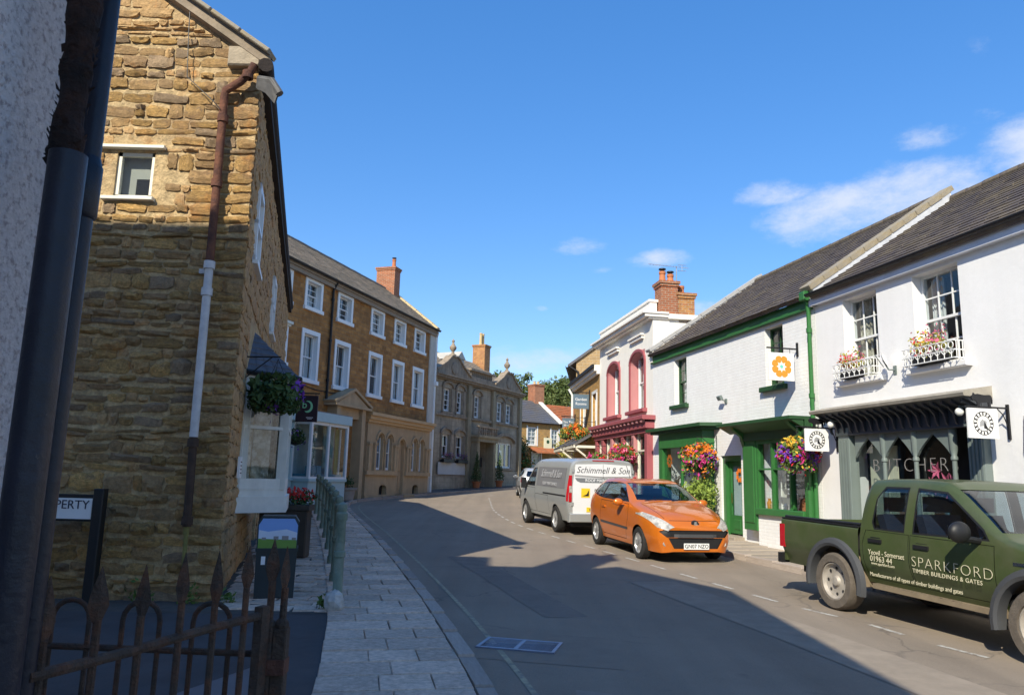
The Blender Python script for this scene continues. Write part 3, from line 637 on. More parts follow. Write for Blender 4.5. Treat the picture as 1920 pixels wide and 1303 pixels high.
def planter(name, label, fr, x0, x1, y, z, d=.2, h=.18, cols=(2, 4), m=None, boxm=None, n=160, group=None, hh=.22):
    c = fr.w((x0+x1)/2, y, z); t = thing(name, label, 'window box', c, fr.rz, group); w = (x1-x0)/2
    MB().box(-w, w, -d/2, d/2, 0, h, 0, .01).build('trough', boxm or M_BLACK, t)
    f = MB(); b = MB()
    for k in range(int(w*2/.14)+1):
        xx = -w+.06+k*.14; f.leaves((xx, 0, h+hh*.45), (.12, d*.6, hh*RND.uniform(.5, .9)), n//8, .035, 0, .2); b.leaves((xx, -.02, h+hh*.6), (.11, d*.6, hh*RND.uniform(.4, .8)), n//12, .032, RND.randrange(len(cols)), .4)
    f.build('foliage', m or M_LEAFL, t, kind='stuff'); b.build('blossom', [M_F[c] for c in cols], t, kind='stuff'); return t
R_BASE = (6.05, 17.6)
# ================================================================== WHITE RENDERED HOUSE WITH BUTCHER'S SHOP (right, nearest)
FR = Frame(*R_BASE, -12.5, True)
wh = FR.root('white_house', 'tall white rendered house with two sash windows over the dark grey butcher shopfront', 'house')
wall(wh, 1.86, 13, -.2, 5.66, [(2.77, 3.76, 3.78, 5.43, .24), (4.69, 5.72, 3.78, 5.43, .24), (2.62, 6.06, .62, 3.05, .5)], M_WHITE)
shell(wh, 1.86, 13, 7.2, -.2, 5.66, 8.15, M_WHITE)
MB().box(1.88, 13, -.12, .0, 5.50, 5.66).build('eaves_board', mat('pale_eaves', (.66, .68, .74), .6), wh)
rf = slates(wh, 1.98, 13, -.2, 5.70, 3.6, 8.26, 20, .30, M_SLATE)
MB().add([(1.98, 3.6, 8.26), (13, 3.6, 8.26), (13, 7.4, 5.7), (1.98, 7.4, 5.7)], [(0, 1, 2, 3)]) .build('rear_roof', M_SLATE, wh)
ridge_tiles(rf, 2.0, 13, 3.6, 8.30, M_SLATE)
gutter(wh, 1.9, 13, -.22, 5.74, M_IRON, .065)
coping(wh, 1.80, .36, -.22, 5.93, 3.6, 8.60, M_COPE, 11, .12)
MB().prism([(-.1, 5.5), (-.1, 5.86), (3.58, 8.44), (3.58, 7.9), (.1, 5.5)], 'x', 1.68, 1.955).build('parapet_upstand', M_WHITE, wh)
MB().add([(1.975, -.1, 5.70), (1.975, 3.55, 8.20), (1.965, 3.55, 8.44), (1.965, -.1, 5.88)], [(0, 1, 2, 3)]).build('lead_flashing', mat('pale_flashing', (.55, .56, .58), .6, var=.25, vs=4), wh)
for i, (a, b) in enumerate(((2.77, 3.76), (4.69, 5.72))):
    sash(wh, a, b, 3.80, 5.43, .2, M_WPAINT, 3, 2, .05, .024, cur='half' if i else 'pattern')
    MB().box(a-.16, b+.16, -.13, .1, 3.68, 3.78, 0, .012).build('window_sill', M_WHITE, wh)
# wrought iron balconettes with planters
bal = None
for i, (a, b) in enumerate(((2.77, 3.76), (4.69, 5.72))):
    c = FR.w((a+b)/2, 0, 3.78); lab = ('white scrolled iron window guard under the left sash window of the white house', 'white scrolled iron window guard under the right sash window of the white house')[i]
    if bal is None:
        t = thing('window_guard', lab, 'window guard', c, FR.rz, 'iron window guards on the white house'); w = .58
        r = MB()
        for zz in (.03, .16, .31): r.tube([(-w, -.06, zz), (-w, -.24, zz), (w, -.24, zz), (w, -.06, zz)], .010, 6)
        r.build('rail', M_WPAINT, t); s2 = MB()
        for k in range(8):
            xx = -w+.07+k*.146
            s2.tube([(xx+.05*cos(a2), -.24, .24+.055*sin(a2)) for a2 in [q*pi/6 for q in range(13)]], .007, 5); s2.tube([(xx, -.24, .03), (xx, -.24, .17)], .007, 5)
            s2.tube([(xx-.07, -.24, .16), (xx, -.24, .09), (xx+.07, -.24, .16)], .007, 5)
        for sx in (-w, w):
            for k in range(3): s2.tube([(sx, -.08-k*.06, .03), (sx, -.08-k*.06, .31)], .007, 5)
        s2.build('scrollwork', M_WPAINT, t); bal = t
    else: dup(bal, None, lab, c)
planter('window_box', 'black window box of red and yellow flowers behind the left white window guard', FR, 2.86, 3.35, -.13, 3.80, .2, .15, (2, 5), M_LEAFY, n=420, hh=.34, group='flower boxes on the white house')
planter('window_box', 'black window box of pink flowers and yellow foliage behind the right white window guard', FR, 4.80, 5.45, -.13, 3.80, .2, .15, (5, 2, 4), M_LEAFY, n=420, hh=.36, group='flower boxes on the white house')
# butcher shopfront
sf = FR.root('butcher_shopfront', 'dark grey arcaded butcher shopfront with bracketed fascia and fluted pilasters', 'shopfront')
def pilaster(parent, x0, x1, y, z0, z1, m):
    p = MB(); p.box(x0, x1, y, y+.2, z0, z1, 0, .012); p.box(x0-.03, x1+.03, y-.03, y+.2, z0, z0+.35, 0, .015); p.box(x0-.03, x1+.03, y-.03, y+.2, z1-.16, z1, 0, .015)
    n = 4
    for i in range(n): xx = x0+(x1-x0)*(i+.5)/n; p.box(xx-.018, xx+.018, y-.016, y, z0+.42, z1-.24)
    return p.build('pilaster', m, parent)
pilaster(sf, 2.62, 2.95, -.14, .30, 2.86, M_GREYP); pilaster(sf, 5.80, 6.10, -.14, .15, 2.86, M_GREYP)
MB().box(2.55, 6.16, -.16, .05, 2.72, 3.10, 0, .01).build('fascia', M_GREYPD, sf)
MB().prism([(-.52, 3.14), (-.54, 3.19), (-.5, 3.22), (.02, 3.32), (.02, 3.12)], 'x', 2.28, 6.2).build('canopy_roof', mat('weathered_lead', (.33, .30, .25), .8, var=.3, vs=5), sf)
MB().prism([(-.49, 3.135), (-.16, 2.98), (-.16, 3.135)], 'x', 2.36, 6.14).build('canopy_soffit', M_GREYPD, sf)
brk = MB().prism([(-.46, 3.13), (-.44, 3.06), (-.33, 3.02), (-.24, 2.93), (-.20, 2.78), (-.16, 2.74), (-.16, 3.13)], 'x', -.018, .018).mesh('fascia_bracket', M_GREYPD)
for k in range(19): inst('fascia_bracket', brk, sf, (2.48+k*.1985, 0, 0))
MB().box(2.95, 5.80, -.17, -.1, 2.70, 2.745, 0, .008).build('lower_moulding', M_GREYPD, sf)
arch_x = [2.98, 3.80, 4.58, 5.42, 5.78]
for i in range(3):
    a, b = arch_x[i]+.05, arch_x[i+1]-.05; pts = [(a, 2.72), (a, 2.28)]
    m_ = (a+b)/2
    for q in range(7): t = q/6; pts.append((a+(m_-a)*t, 2.28+.36*(t**.8)))
    for q in range(1, 7): t = q/6; pts.append((m_+(b-m_)*t, 2.64-.36*(1-(1-t)**.8)))
    pts += [(b, 2.72)]
    MB().prism(pts[:1]+pts[1:], 'y', -.06, -.02).build('arch_spandrel', M_GREYP, sf) if False else None
    L_ = [(a, 2.72), (a, 2.28)]+[(a+(m_-a)*q/6, 2.28+.36*((q/6)**.8)) for q in range(1, 7)]+[(m_, 2.72)]
    R_ = [(2*m_-x, z) for x, z in L_][::-1]
    sp = MB(); sp.prism(L_, 'y', -.07, -.025); sp.prism(R_, 'y', -.07, -.025); sp.build('arch_spandrel', M_GREYP, sf)
for x in arch_x[1:4]:
    MB().lathe([(.07, .62), (.07, .72), (.05, .78), (.042, 1.2), (.038, 2.18), (.055, 2.2), (.055, 2.24), (.04, 2.27), (.06, 2.36), (.07, 2.72)], 12, (x, -.05, 0)).build('column', M_GREYP, sf, True)
MB().box(2.95, 5.45, -.08, .1, .28, .78, 0, .01).build('stall_riser', M_GREYP, sf)
MB().box(2.95, 5.45, -.14, .12, .78, .84, 0, .01).build('sill', M_GREYP, sf)
for i in range(3): inst('pane', pane_mesh(), sf, ((arch_x[i]+arch_x[i+1])/2, .02, 1.78), (0, 0, RND.uniform(-.01, .01)), (arch_x[i+1]-arch_x[i]-.04, 1, 1.9))
shb = MB().poly([(2.62, .5, .6), (6.06, .5, .6), (6.06, .5, 3.06), (2.62, .5, 3.06)]).build('shop_interior', M_DARK, sf)
MB().box(2.98, 3.72, .28, .30, .84, 2.5).build('display_panel', mat('cream_panel', (.68, .66, .50), .7), sf)
MB().box(4.25, 4.5, .2, .32, .84, 1.75).build('display_board', mat('cream_panel', (.68, .66, .50), .7), sf)
MB().box(3.9, 4.15, .12, .25, .84, 1.35).build('display_jar', mat('brown_jar', (.30, .13, .05), .4), sf)
MB().box(5.50, 5.76, .18, .22, .3, 2.7).build('shop_door', M_GREYPD, sf)
text('BUTCHERS', .34, sf, (4.42, .005, 2.12), (pi/2, 0, 0), mat('window_letter', (.24, .23, .22), .5, var=0), xs=1.05, space=1.25, bold=-.009)
MB().box(4.75, 5.3, .08, .34, .84, 1.06, 0, .01).build('display_plinth', M_GREYPD, sf)
fl = thing('lily_vase', 'vase of big pink lilies displayed in the butcher shop window', 'flowers', FR.w(5.02, .2, 1.06), FR.rz)
MB().lathe([(.05, 0), (.09, .1), (.11, .3), (.07, .42), (.09, .48)], 14).build('vase', M_TEALB, fl, True)
for k, (x, z) in enumerate(((-.17, .98), (.04, .80), (-.25, .72), (.2, .78), (.12, .62))):
    pb = MB()
    for q in range(6):
        a = q*pi/3+k; c_, s_ = cos(a), sin(a); pb.add([(0, 0, 0), (c_*.07-s_*.035, -.05, s_*.07+c_*.035), (c_*.17, -.07, s_*.17), (c_*.07+s_*.035, -.05, s_*.07-c_*.035)], [(0, 1, 2, 3)])
    pb.M = None; o = pb.build('lily', M_F[5], fl); o.location = (x, -.06, z-.0)
MB().leaves((0, 0, .55), (.2, .08, .2), 60, .06).build('lily_leaves', M_LEAF, fl, kind='stuff')
# pub-style butcher signs with bull on top
def bull_pts(s): return [(x*s, z*s) for x, z in ((-.5, .30), (-.52, .42), (-.44, .46), (-.40, .56), (-.34, .50), (-.2, .52), (.1, .48), (.38, .50), (.46, .46), (.52, .30), (.50, .12), (.47, .12), (.46, .30), (.40, .24), (.40, 0), (.30, 0), (.29, .20), (.15, .17), (-.10, .16), (-.14, 0), (-.24, 0), (-.25, .18), (-.36, .26), (-.42, .24))]
def butcher_sign(x, z0, lab, src=None):
    c = FR.w(x, 0, z0)
    if src: return dup(src, None, lab, c)
    t = thing('hanging_sign', lab, 'hanging sign', c, FR.rz, 'butcher signs with a bull')
    MB().box(-.02, .02, -.74, -.22, 0, .44, 0, .004).build('sign_board', M_SIGNW, t)
    for sx, ry in ((.0215, 1), (-.0215, -1)):
        for r, w in ((.17, .006), (.115, .005)):
            rg = MB(); n = 40; vs = []
            for q in range(n): a = 2*pi*q/n; vs += [(sx, -.48+(r-w)*cos(a), .22+(r-w)*sin(a)), (sx, -.48+(r+w)*cos(a), .22+(r+w)*sin(a))]
            rg.add(vs, [(2*q, 2*q+1, (2*q+3) % (2*n), (2*q+2) % (2*n)) for q in range(n)]); rg.build('printed_ring', M_INK, t)
        for q in range(16):
            a = 2*pi*q/16
            inst('printed_mark', MB().poly([(0, -.012, -.02), (0, .012, -.02), (0, .012, .02), (0, -.012, .02)]).mesh('printed_mark', M_INK) if q == 0 and sx > 0 else bpy.data.meshes['printed_mark'], t, (sx+ry*.001, -.48+.143*cos(a), .22+.143*sin(a)), (a-pi/2, 0, 0))
        MB().poly([(sx, -.48-ry*.07, .17), (sx, -.48+ry*.05, .19), (sx, -.48+ry*.06, .25), (sx, -.48-ry*.02, .28), (sx, -.48-ry*.06, .24)]).build('printed_emblem', mat('grey_print', (.30, .30, .31), .6, var=0), t)
        MB().poly([(sx+ry*.001, -.48, .15), (sx+ry*.001, -.48+ry*.09, .12), (sx+ry*.001, -.48+ry*.015, .25)]).build('printed_emblem', M_INK, t)
    MB().prism([(y-.46, z+.47) for y, z in bull_pts(.36)], 'x', -.008, .008).build('bull_silhouette', M_IRON, t)
    b = MB(); b.box(-.012, .012, -.78, 0, .45, .475); b.box(-.02, .02, -.03, 0, .0, .52); b.tube([(0, 0, .12), (0, -.1, .36), (0, -.2, .45)], .008, 6); b.build('bracket', M_IRON, t); return t
bs = butcher_sign(2.42, 2.41, 'white butcher sign with bull on top, left of the arcaded shopfront'); butcher_sign(6.46, 2.48, 'white butcher sign with bull on top, right of the arcaded shopfront', bs)
ds = thing('satellite_dish', 'small white satellite dish on the wall between the white house windows', 'satellite dish', FR.w(4.15, 0, 3.95), FR.rz)
MB(Matrix.Translation((-.02, -.24, .06)) @ Matrix.Rotation(-.9, 4, 'Z') @ Matrix.Rotation(.35, 4, 'X')).lathe([(.002, 0), (.07, .01), (.125, .03), (.13, .035), (.07, .016), (.002, .006)], 20, (0, 0, 0), 'y').build('dish', M_WPAINT, ds, True)
MB().tube([(0, 0, -.12), (0, -.14, -.12), (0, -.25, .05)], .014, 6).tube([(0, -.24, -.08), (.05, -.45, .12)], .008, 6).box(-.04, .04, -.015, 0, -.2, -.04).build('arm', M_GREYP, ds)
lamp = None
for i, x in enumerate((2.72, 5.92)):
    c = FR.w(x, -.14, 2.98); lab = ('small glass globe lantern on the left end of the butcher fascia', 'small glass globe lantern on the right end of the butcher fascia')[i]
    if lamp is None:
        lamp = thing('wall_lantern', lab, 'lantern', c, FR.rz, 'globe lanterns on the butcher fascia')
        MB().ball((0, -.22, -.06), .065, 12, 8).build('globe', mat('pale_globe', (.72, .72, .68), .25), lamp, True); MB().tube([(0, .02, 0), (0, -.22, .03), (0, -.22, 0)], .012, 6).build('arm', M_GREYP, lamp)
    else: dup(lamp, None, lab, c)
tag(MB(FR.M).tube([(6.9, -.02, 3.0), (6.75, -.03, 2.8), (6.7, -.03, 2.3), (6.8, -.03, 1.6), (6.9, -.02, .3)], .008, 6).build('wall_cable', M_BLACK), 'thin black cable looping down the white rendered wall', 'cable')
# ================================================================== GREEN TRIMMED WHITE BRICK HOUSE
gh = FR.root('white_brick_house', 'low white painted brick house with green eaves, two shop bays and a green door', 'house')
wall(gh, -6.8, 1.84, -.1, 5.60, [(-5.20, -4.36, 3.98, 5.38, .2), (-.14, .62, 3.98, 5.38, .2), (-2.42, -1.38, .45, 2.44, .3), (-5.55, -2.85, 1.0, 2.8, .5), (-.3, 1.55, 1.15, 2.8, .5)], M_WBRICK)
shell(gh, -6.8, 1.84, 7.4, -.1, 5.60, 8.35, M_WBRICK)
MB().box(-6.78, 1.80, -.10, -.002, 5.46, 5.70, 0, .01).build('eaves_board', M_GREEN, gh)
gutter(gh, -6.75, 1.72, -.15, 5.76, M_GREEN, .065)
rg = slates(gh, -6.6, 1.66, -.22, 5.74, 3.7, 8.5, 21, .28, M_SLATE)
MB().add([(-6.6, 3.7, 8.5), (1.66, 3.7, 8.5), (1.66, 7.6, 5.7), (-6.6, 7.6, 5.7)], [(0, 1, 2, 3)]).build('rear_roof', M_SLATE, gh)
ridge_tiles(rg, -6.6, 1.65, 3.7, 8.54, M_SLATE)
coping(gh, -6.72, .34, -.24, 5.92, 3.85, 8.78, mat('pale_coping', (.42, .41, .39), .85, var=.2, vs=5), 9, .1)
MB().prism([(-.12, 5.5), (-.12, 5.88), (3.8, 8.66), (3.8, 8.1), (.1, 5.5)], 'x', -6.86, -6.58).build('parapet_upstand', M_CREAM, gh)
downpipe(gh, [(1.74, -.16, 5.72), (1.74, -.1, 5.55), (1.74, -.08, 5.4), (1.74, -.08, .35)], .045, M_GREEN, collars=[(1.74, -.08, z) for z in (5.0, 3.6, 2.1, .9)])
MB().box(1.64, 1.84, -.24, -.06, 5.64, 5.84, 0, .02).build('rainwater_head', M_GREEN, gh)
for a, b, cu in ((-5.20, -4.36, 'net'), (-.14, .62, None)):
    sash(gh, a, b, 4.0, 5.38, .17, M_GREEND, 2, 2, .05, .02, cur=cu)
    MB().box(a-.14, b+.12, -.12, .12, 3.87, 3.985, 0, .012).build('window_sill', M_GREEND, gh)
# green door
dr = MB(); dr.box(-2.42, -2.28, .06, .2, .45, 2.44); dr.box(-1.5, -1.38, .06, .2, .45, 2.44); dr.box(-2.28, -1.5, .06, .2, 2.3, 2.44); dfr = dr.build('door_frame', M_GREEN, gh)
dd = MB(); dd.box(-2.28, -2.17, .15, .2, .5, 2.3); dd.box(-1.61, -1.5, .15, .2, .5, 2.3); dd.box(-2.17, -1.61, .15, .2, 2.18, 2.3); dd.box(-2.17, -1.61, .15, .2, .5, .95, 0); dd.box(-2.05, -1.73, .135, .15, .6, .85, 0, .012); door = dd.build('door', M_GREEN, gh)
inst('pane', pane_mesh(), door, (-1.89, .17, 1.565), (0, 0, 0), (.56, 1, 1.23)); MB().box(-2.17, -1.61, .22, .23, .95, 2.18).build('door_blind', mat('pale_blind', (.56, .66, .66), .7), door)
MB().tube([(-2.1, .12, 1.25), (-2.1, .12, 1.5)], .012, 6).build('handle', mat('brass', (.5, .35, .1), .3, metal=1), door)
MB().box(-2.5, -1.3, -.28, .28, .2, .46, 0, .015).build('doorstep', M_SLABW, gh)
def petals(parent, c, R, ax, m, mc, n=8, y=0., pw=.13):
    for k in range(n):
        a = 2*pi*k/n+pi/n; pts = []
        for q in range(13):
            t = q/12*2*pi; r0 = R*.66+R*.33*cos(t); w = R*pw*2*sin(t)*(1+.35*cos(t))
            pts.append((r0*cos(a)-w*sin(a), r0*sin(a)+w*cos(a)))
        P = [(y, c[0]+u, c[1]+v) if ax == 'x' else (c[0]+u, y, c[1]+v) for u, v in pts]
        MB().poly(P).build('printed_petal', m, parent)
    P = [(R*.16*cos(2*pi*q/12), R*.16*sin(2*pi*q/12)) for q in range(12)]
    MB().poly([(y, c[0]+u, c[1]+v) if ax == 'x' else (c[0]+u, y, c[1]+v) for u, v in P]).build('printed_petal', mc, parent)
petals(door, (-1.76, 1.95), .19, 'y', M_ORP, M_INK, y=.163)
# left shop bay (projecting, canted right end)
lb = MB(); lb.prism([(-6.25, .0), (-6.2, -.52), (-2.55, -.52), (-2.3, .0)], 'z', 3.22, 3.31); lb.prism([(-6.1, .0), (-6.05, -.42), (-2.7, -.42), (-2.45, .0)], 'z', 3.14, 3.22)
bay1 = lb.build('bay_canopy', M_GREEND, gh)
MB().prism([(-5.72, .0), (-5.70, -.30), (-2.85, -.30), (-2.75, .0)], 'z', 2.72, 3.14).build('bay_fascia', M_GREEN, gh)
fr_ = MB(); fr_.box(-5.74, -5.5, -.28, .0, .62, 2.72); fr_.box(-2.95, -2.78, -.28, 0, .62, 2.72); fr_.box(-5.5, -2.95, -.30, 0, .9, 1.0); fr_.box(-4.3, -4.24, -.25, -.18, 1.0, 2.72); bf = fr_.build('bay_frame', M_GREEN, gh)
MB().box(-5.5, -2.95, -.24, 0, .2, .9).build('bay_base', M_WBRICK, gh)
for a, b in ((-5.5, -4.3), (-4.24, -2.95)): inst('pane', pane_mesh(), bf, ((a+b)/2, -.21, 1.86), (0, 0, RND.uniform(-.01, .01)), (b-a, 1, 1.72))
MB().poly([(-5.55, .5, 1.0), (-2.85, .5, 1.0), (-2.85, .5, 2.8), (-5.55, .5, 2.8)]).build('shop_lining', M_SHOPW, gh)
MB().box(-4.9, -3.2, .1, .14, 2.2, 2.66).build('window_banner', mat('grey_banner', (.30, .28, .26), .7), gh)
bo = MB(); bo.box(-4.85, -3.25, .085, .1, 2.28, 2.42); bo.build('banner_print', M_ORP, gh); petals(gh, (-5.15, 2.35), .2, 'y', M_ORP, M_OCH, y=-.2)
MB().tube([(-5.0, -.0, 1.02), (-4.9, 0, 1.5), (-4.6, 0, 1.9), (-4.7, 0, 2.1)], .02, 6).tube([(-4.9, 0, 1.5), (-5.2, 0, 1.8)], .015, 6).leaves((-4.9, 0, 1.75), (.4, .1, .35), 60, .05).build('display_plant', M_BARK, gh)
# right shop bay
MB().prism([(-1.48, .0), (-1.45, -.62), (1.72, -.62), (1.72, .0)], 'z', 3.10, 3.17).build('bay_canopy', M_GREEND, gh)
MB().prism([(-.6, 3.10), (-.28, 2.93), (-.28, 3.10)], 'x', -1.4, 1.7).build('bay_soffit', M_GREEND, gh)
MB().box(-.95, 1.72, -.26, 0, 2.74, 3.10).build('bay_fascia', M_GREEND, gh)
for a, b in ((-.92, -.34), (1.56, 1.70)):
    p = MB(); p.box(a, b, -.22, 0, .68, 2.86, 0, .012); p.box(a+.08, b-.08, -.24, -.22, .85, 2.65, 0, .01) if b-a > .3 else None
    p.build('pilaster', M_GREEN, gh)
for x in (-.86, 1.5): MB().prism([(-.56, 3.09), (-.5, 3.0), (-.3, 2.85), (-.22, 2.6), (-.2, 2.6), (-.2, 3.09)], 'x', x-.06, x+.06).build('canopy_bracket', M_GREEN, gh)
fr_ = MB(); fr_.box(-.34, -.27, -.2, -.05, 1.2, 2.74); fr_.box(.28, .34, -.2, -.08, 1.2, 2.74); fr_.box(.98, 1.04, -.2, -.08, 1.2, 2.74); fr_.box(-.27, 1.56, -.2, -.08, 2.66, 2.74); fr_.box(-.27, 1.56, -.19, -.09, 2.06, 2.10); bf = fr_.build('bay_frame', M_GREEN, gh)
MB().box(-.34, 1.56, -.27, 0, 1.05, 1.2, 0, .015).build('bay_sill', M_GREEN, gh)
MB().box(-.34, 1.56, -.18, 0, .2, 1.05).build('bay_base', M_WBRICK, gh)
for a, b in ((-.27, .28), (.34, .98), (1.04, 1.56)):
    for c, d in ((1.2, 2.06), (2.10, 2.66)): inst('pane', pane_mesh(), bf, ((a+b)/2, -.13, (c+d)/2), (0, 0, RND.uniform(-.01, .01)), (b-a, 1, d-c))
MB().box(-.34, .2, .42, .46, 1.15, 2.78).box(-.34, -.32, .0, .42, 1.15, 2.78).build('shop_lining', M_SHOPW, gh)
MB().poly([(-.3, .5, 1.15), (1.55, .5, 1.15), (1.55, .5, 2.8), (-.3, .5, 2.8)]).build('shop_interior', mat('dim_shop', (.10, .09, .08), .9), gh)
MB().box(.36, .96, .12, .16, 1.45, 2.05).build('poster', mat('dark_poster', (.09, .09, .09), .6), gh)
for k in range(5): MB().box(.42, .42+.3+.16*((k*7) % 3)/2, .112, .12, 1.93-k*.1, 1.96-k*.1).build('poster_line', M_WHT, gh)
petals(gh, (.62, 2.38), .21, 'y', M_ORP, M_INK, y=-.11, pw=.15)
for k, (x, h, m_) in enumerate(((-.15, .22, M_OCH), (-.02, .15, M_POTY), (.12, .26, M_POT), (.5, .14, M_WPAINT), (.75, .18, M_WPAINT), (1.2, .3, M_POT))): MB().lathe([(.05, 0), (.06, h*.6), (.03, h*.8), (.035, h)], 10, (x, -.0, 1.2)).build('shop_jar', m_, gh, True)
# orange petal sign
ps = thing('hanging_sign', 'square white hanging sign with ring of orange petals on the brick house', 'hanging sign', FR.w(1.18, 0, 3.97), FR.rz)
MB().box(-.02, .02, -.73, -.12, 0, .61, 0, .004).build('sign_board', M_SIGNW, ps)
for sx in (.0215, -.0215): petals(ps, (-.425, .305), .25, 'x', M_OCH, M_MINT, y=sx, pw=.145)
MB().box(-.015, .015, -.76, 0, .70, .73).box(-.025, .025, -.03, 0, .55, .86).tube([(0, -.2, .72), (0, -.2, .6)], .006, 5).tube([(0, -.65, .72), (0, -.65, .6)], .006, 5).build('bracket', M_IRON, ps)
fd = thing('security_light', 'small grey floodlight fixed to the white brick wall above the green door', 'floodlight', FR.w(-2.05, 0, 3.84), FR.rz)
MB().box(-.05, .05, -.03, 0, -.06, .06).tube([(0, -.03, 0), (0, -.12, .03)], .015, 6).build('mount', M_GREYP, fd); MB(Matrix.Translation((-.05, -.16, .08)) @ Matrix.Rotation(.5, 4, 'X')).box(-.10, .08, -.04, .04, -.06, .06, 0, .01).build('lamp_head', M_GREYP, fd)
w_ = FR.w(-2.62, 0, 3); b_ = FR.w(-2.62, -.55, 2.35); basket(b_.x, b_.y, b_.z, .46, 'full hanging basket of orange, purple and magenta flowers beside the orange car windscreen', cols=(1, 0, 3, 1), n=700, wallpt=(w_.x, w_.y), trail=.8)
w_ = FR.w(1.80, 0, 3); b_ = FR.w(1.80, -.5, 2.38); basket(b_.x, b_.y, b_.z, .40, 'hanging basket of crimson and purple flowers below the left butcher sign', cols=(0, 3, 2, 4), n=560, wallpt=(w_.x, w_.y), trail=.9)
c = FR.w(-2.55, -.55, 0); potplant('potted_bush', 'round light green bush in a dark pot under the flower basket', c.x, c.y, gs(c.y)+.1, .28, .62, (.44, .40), None, False, mat('lime_leaf', (.26, .34, .05), .6, var=.35, vs=5, col2=(.14, .22, .04), c2s=4), 1300, potm=M_IRON)
# ================================================================== PINK AND CREAM HOUSE
FP = Frame(4.58, 24.24, -9, True)
pk = FP.root('pink_house', 'cream painted house with pink arched windows, deep cornice and pink shopfront', 'house')
wall(pk, -6.3, 0, -.1, 7.0, [(-2.30, -.78, 4.12, 6.12, .34), (-5.10, -3.58, 4.12, 6.12, .34), (-6.0, -.3, .8, 3.3, .6)], M_CREAM, mats=[M_CREAM, M_PINKL], reveal=1)
shell(pk, -6.3, 0, 8, -.1, 7.0, 7.0, M_CREAM, flat=True)
MB().box(-6.35, .06, -.16, .5, 6.98, 7.04).box(-6.42, .12, -.3, .5, 7.04, 7.14).box(-6.46, .16, -.38, .5, 7.14, 7.2).box(-.3, .12, .5, 1.5, 7.0, 7.16).build('cornice', M_CREAM, pk)
MB().box(-6.3, -.3, .0, .25, 7.2, 7.62).box(-6.34, -.26, -.04, .29, 7.62, 7.7).build('parapet', M_CREAM, pk)
for a, b in ((-2.30, -.78), (-5.10, -3.58)):
    m_ = (a+b)/2; rx = (b-a)/2
    arc = [(m_-rx*cos(pi*q/12), 5.75+.37*sin(pi*q/12)) for q in range(13)]
    MB().prism([(a-.0, 6.13), *[(x, z) for x, z in arc], (b, 6.13)], 'y', -.0, .33).build('arch_head', M_PINKL, pk)
    s_ = MB(); o_ = [(m_-(rx+.09)*cos(pi*q/12), 5.75+.46*sin(pi*q/12)) for q in range(13)]
    for q in range(12): s_.prism([arc[q], arc[q+1], o_[q+1], o_[q]], 'y', -.06, .0)
    s_.box(a-.09, a, -.05, 0, 4.12, 5.75); s_.box(b, b+.09, -.05, 0, 4.12, 5.75); s_.build('window_surround', M_PINK, pk)
    MB().box(a-.2, b+.2, -.16, .1, 4.0, 4.12, 0, .015).build('window_sill', M_PINK, pk)
    MB().box(a+.1, b-.1, -.09, 0, 6.5, 6.6).box(a+.05, b-.05, -.14, 0, 6.6, 6.66).build('hood_mould', M_CREAM, pk)
    sash(pk, a+.05, b-.05, 4.14, 6.08, .28, M_WPAINT, 2, 1, .07, .025, cur='net')
MB().box(-6.3, .02, -.22, 0, 3.28, 3.42).box(-6.32, .1, -.3, 0, 3.42, 3.62).box(-6.4, .2, -.44, 0, 3.68, 3.82, 0, .02).build('shop_fascia', M_PINK, pk)
den = MB().box(-.07, .07, -.40, -.28, 3.60, 3.70).mesh('dentil', M_PINKL)
for k in range(15): inst('dentil', den, pk, (-6.1+k*.43, 0, 0))
for x in (-6.1, -5.2, -4.0, -2.7, -1.5, -.18):
    MB().box(x-.13, x+.13, -.2, 0, .35, 3.28, 0, .015).build('pilaster', M_PINKL if x in (-4.0, -1.5) else M_PINK, pk)
for x0, x1 in ((-5.9, -5.4), (-4.9, -4.2), (-3.8, -2.9), (-2.5, -1.7), (-1.3, -.38)):
    fr_ = MB(); fr_.box(x0, x0+.06, -.1, 0, .9, 3.28); fr_.box(x1-.06, x1, -.1, 0, .9, 3.28); fr_.box(x0, x1, -.1, 0, .9, 1.0); fr_.box(x0, x1, -.1, 0, 2.7, 2.76); sw = fr_.build('shop_window', M_CRPAINT, pk)
    inst('pane', pane_mesh(), sw, ((x0+x1)/2, -.05, 2.0), (0, 0, RND.uniform(-.01, .01)), (x1-x0, 1, 2.2))
MB().box(-6.0, -.3, -.12, .02, .3, .9).build('stall_riser', M_PINK, pk); MB().poly([(-6, .6, .8), (-.3, .6, .8), (-.3, .6, 3.3), (-6, .6, 3.3)]).build('shop_interior', M_ROOM, pk)
MB().box(-2.5, -1.75, .2, .25, 1, 2.3).box(-4.9, -4.3, .25, .3, 1, 1.9).build('window_display', M_SHOPW, pk)
ch = chimney(pk, -.62, -.02, .30, .88, 6.9, 8.3, M_BRICK); ch2 = chimney(pk, -.60, .0, .89, 1.45, 6.9, 7.92, M_BRICKO)
pots(ch, [(-.3, .45, 8.3, .38), (-.3, .73, 8.3, .3)], M_POT); pots(ch2, [(-.3, 1.1, 7.92, .3)], M_POT, cowl=False)
MB().leaves((-.6, .9, 7.95), (.08, .12, .12), 60, .04).build('chimney_weed', M_LEAF, ch, kind='stuff')
ae = thing('tv_aerial', 'thin television aerial on the twin brick chimney', 'aerial', FP.w(-.3, .95, 7.9), FP.rz)
MB().tube([(0, 0, 0), (0, 0, 1.0)], .018, 6).build('mast', mat('aerial_metal', (.5, .52, .55), .4, metal=.6), ae)
am = MB().tube([(.2, -1.05, .96), (-.05, .45, .98)], .012, 5)
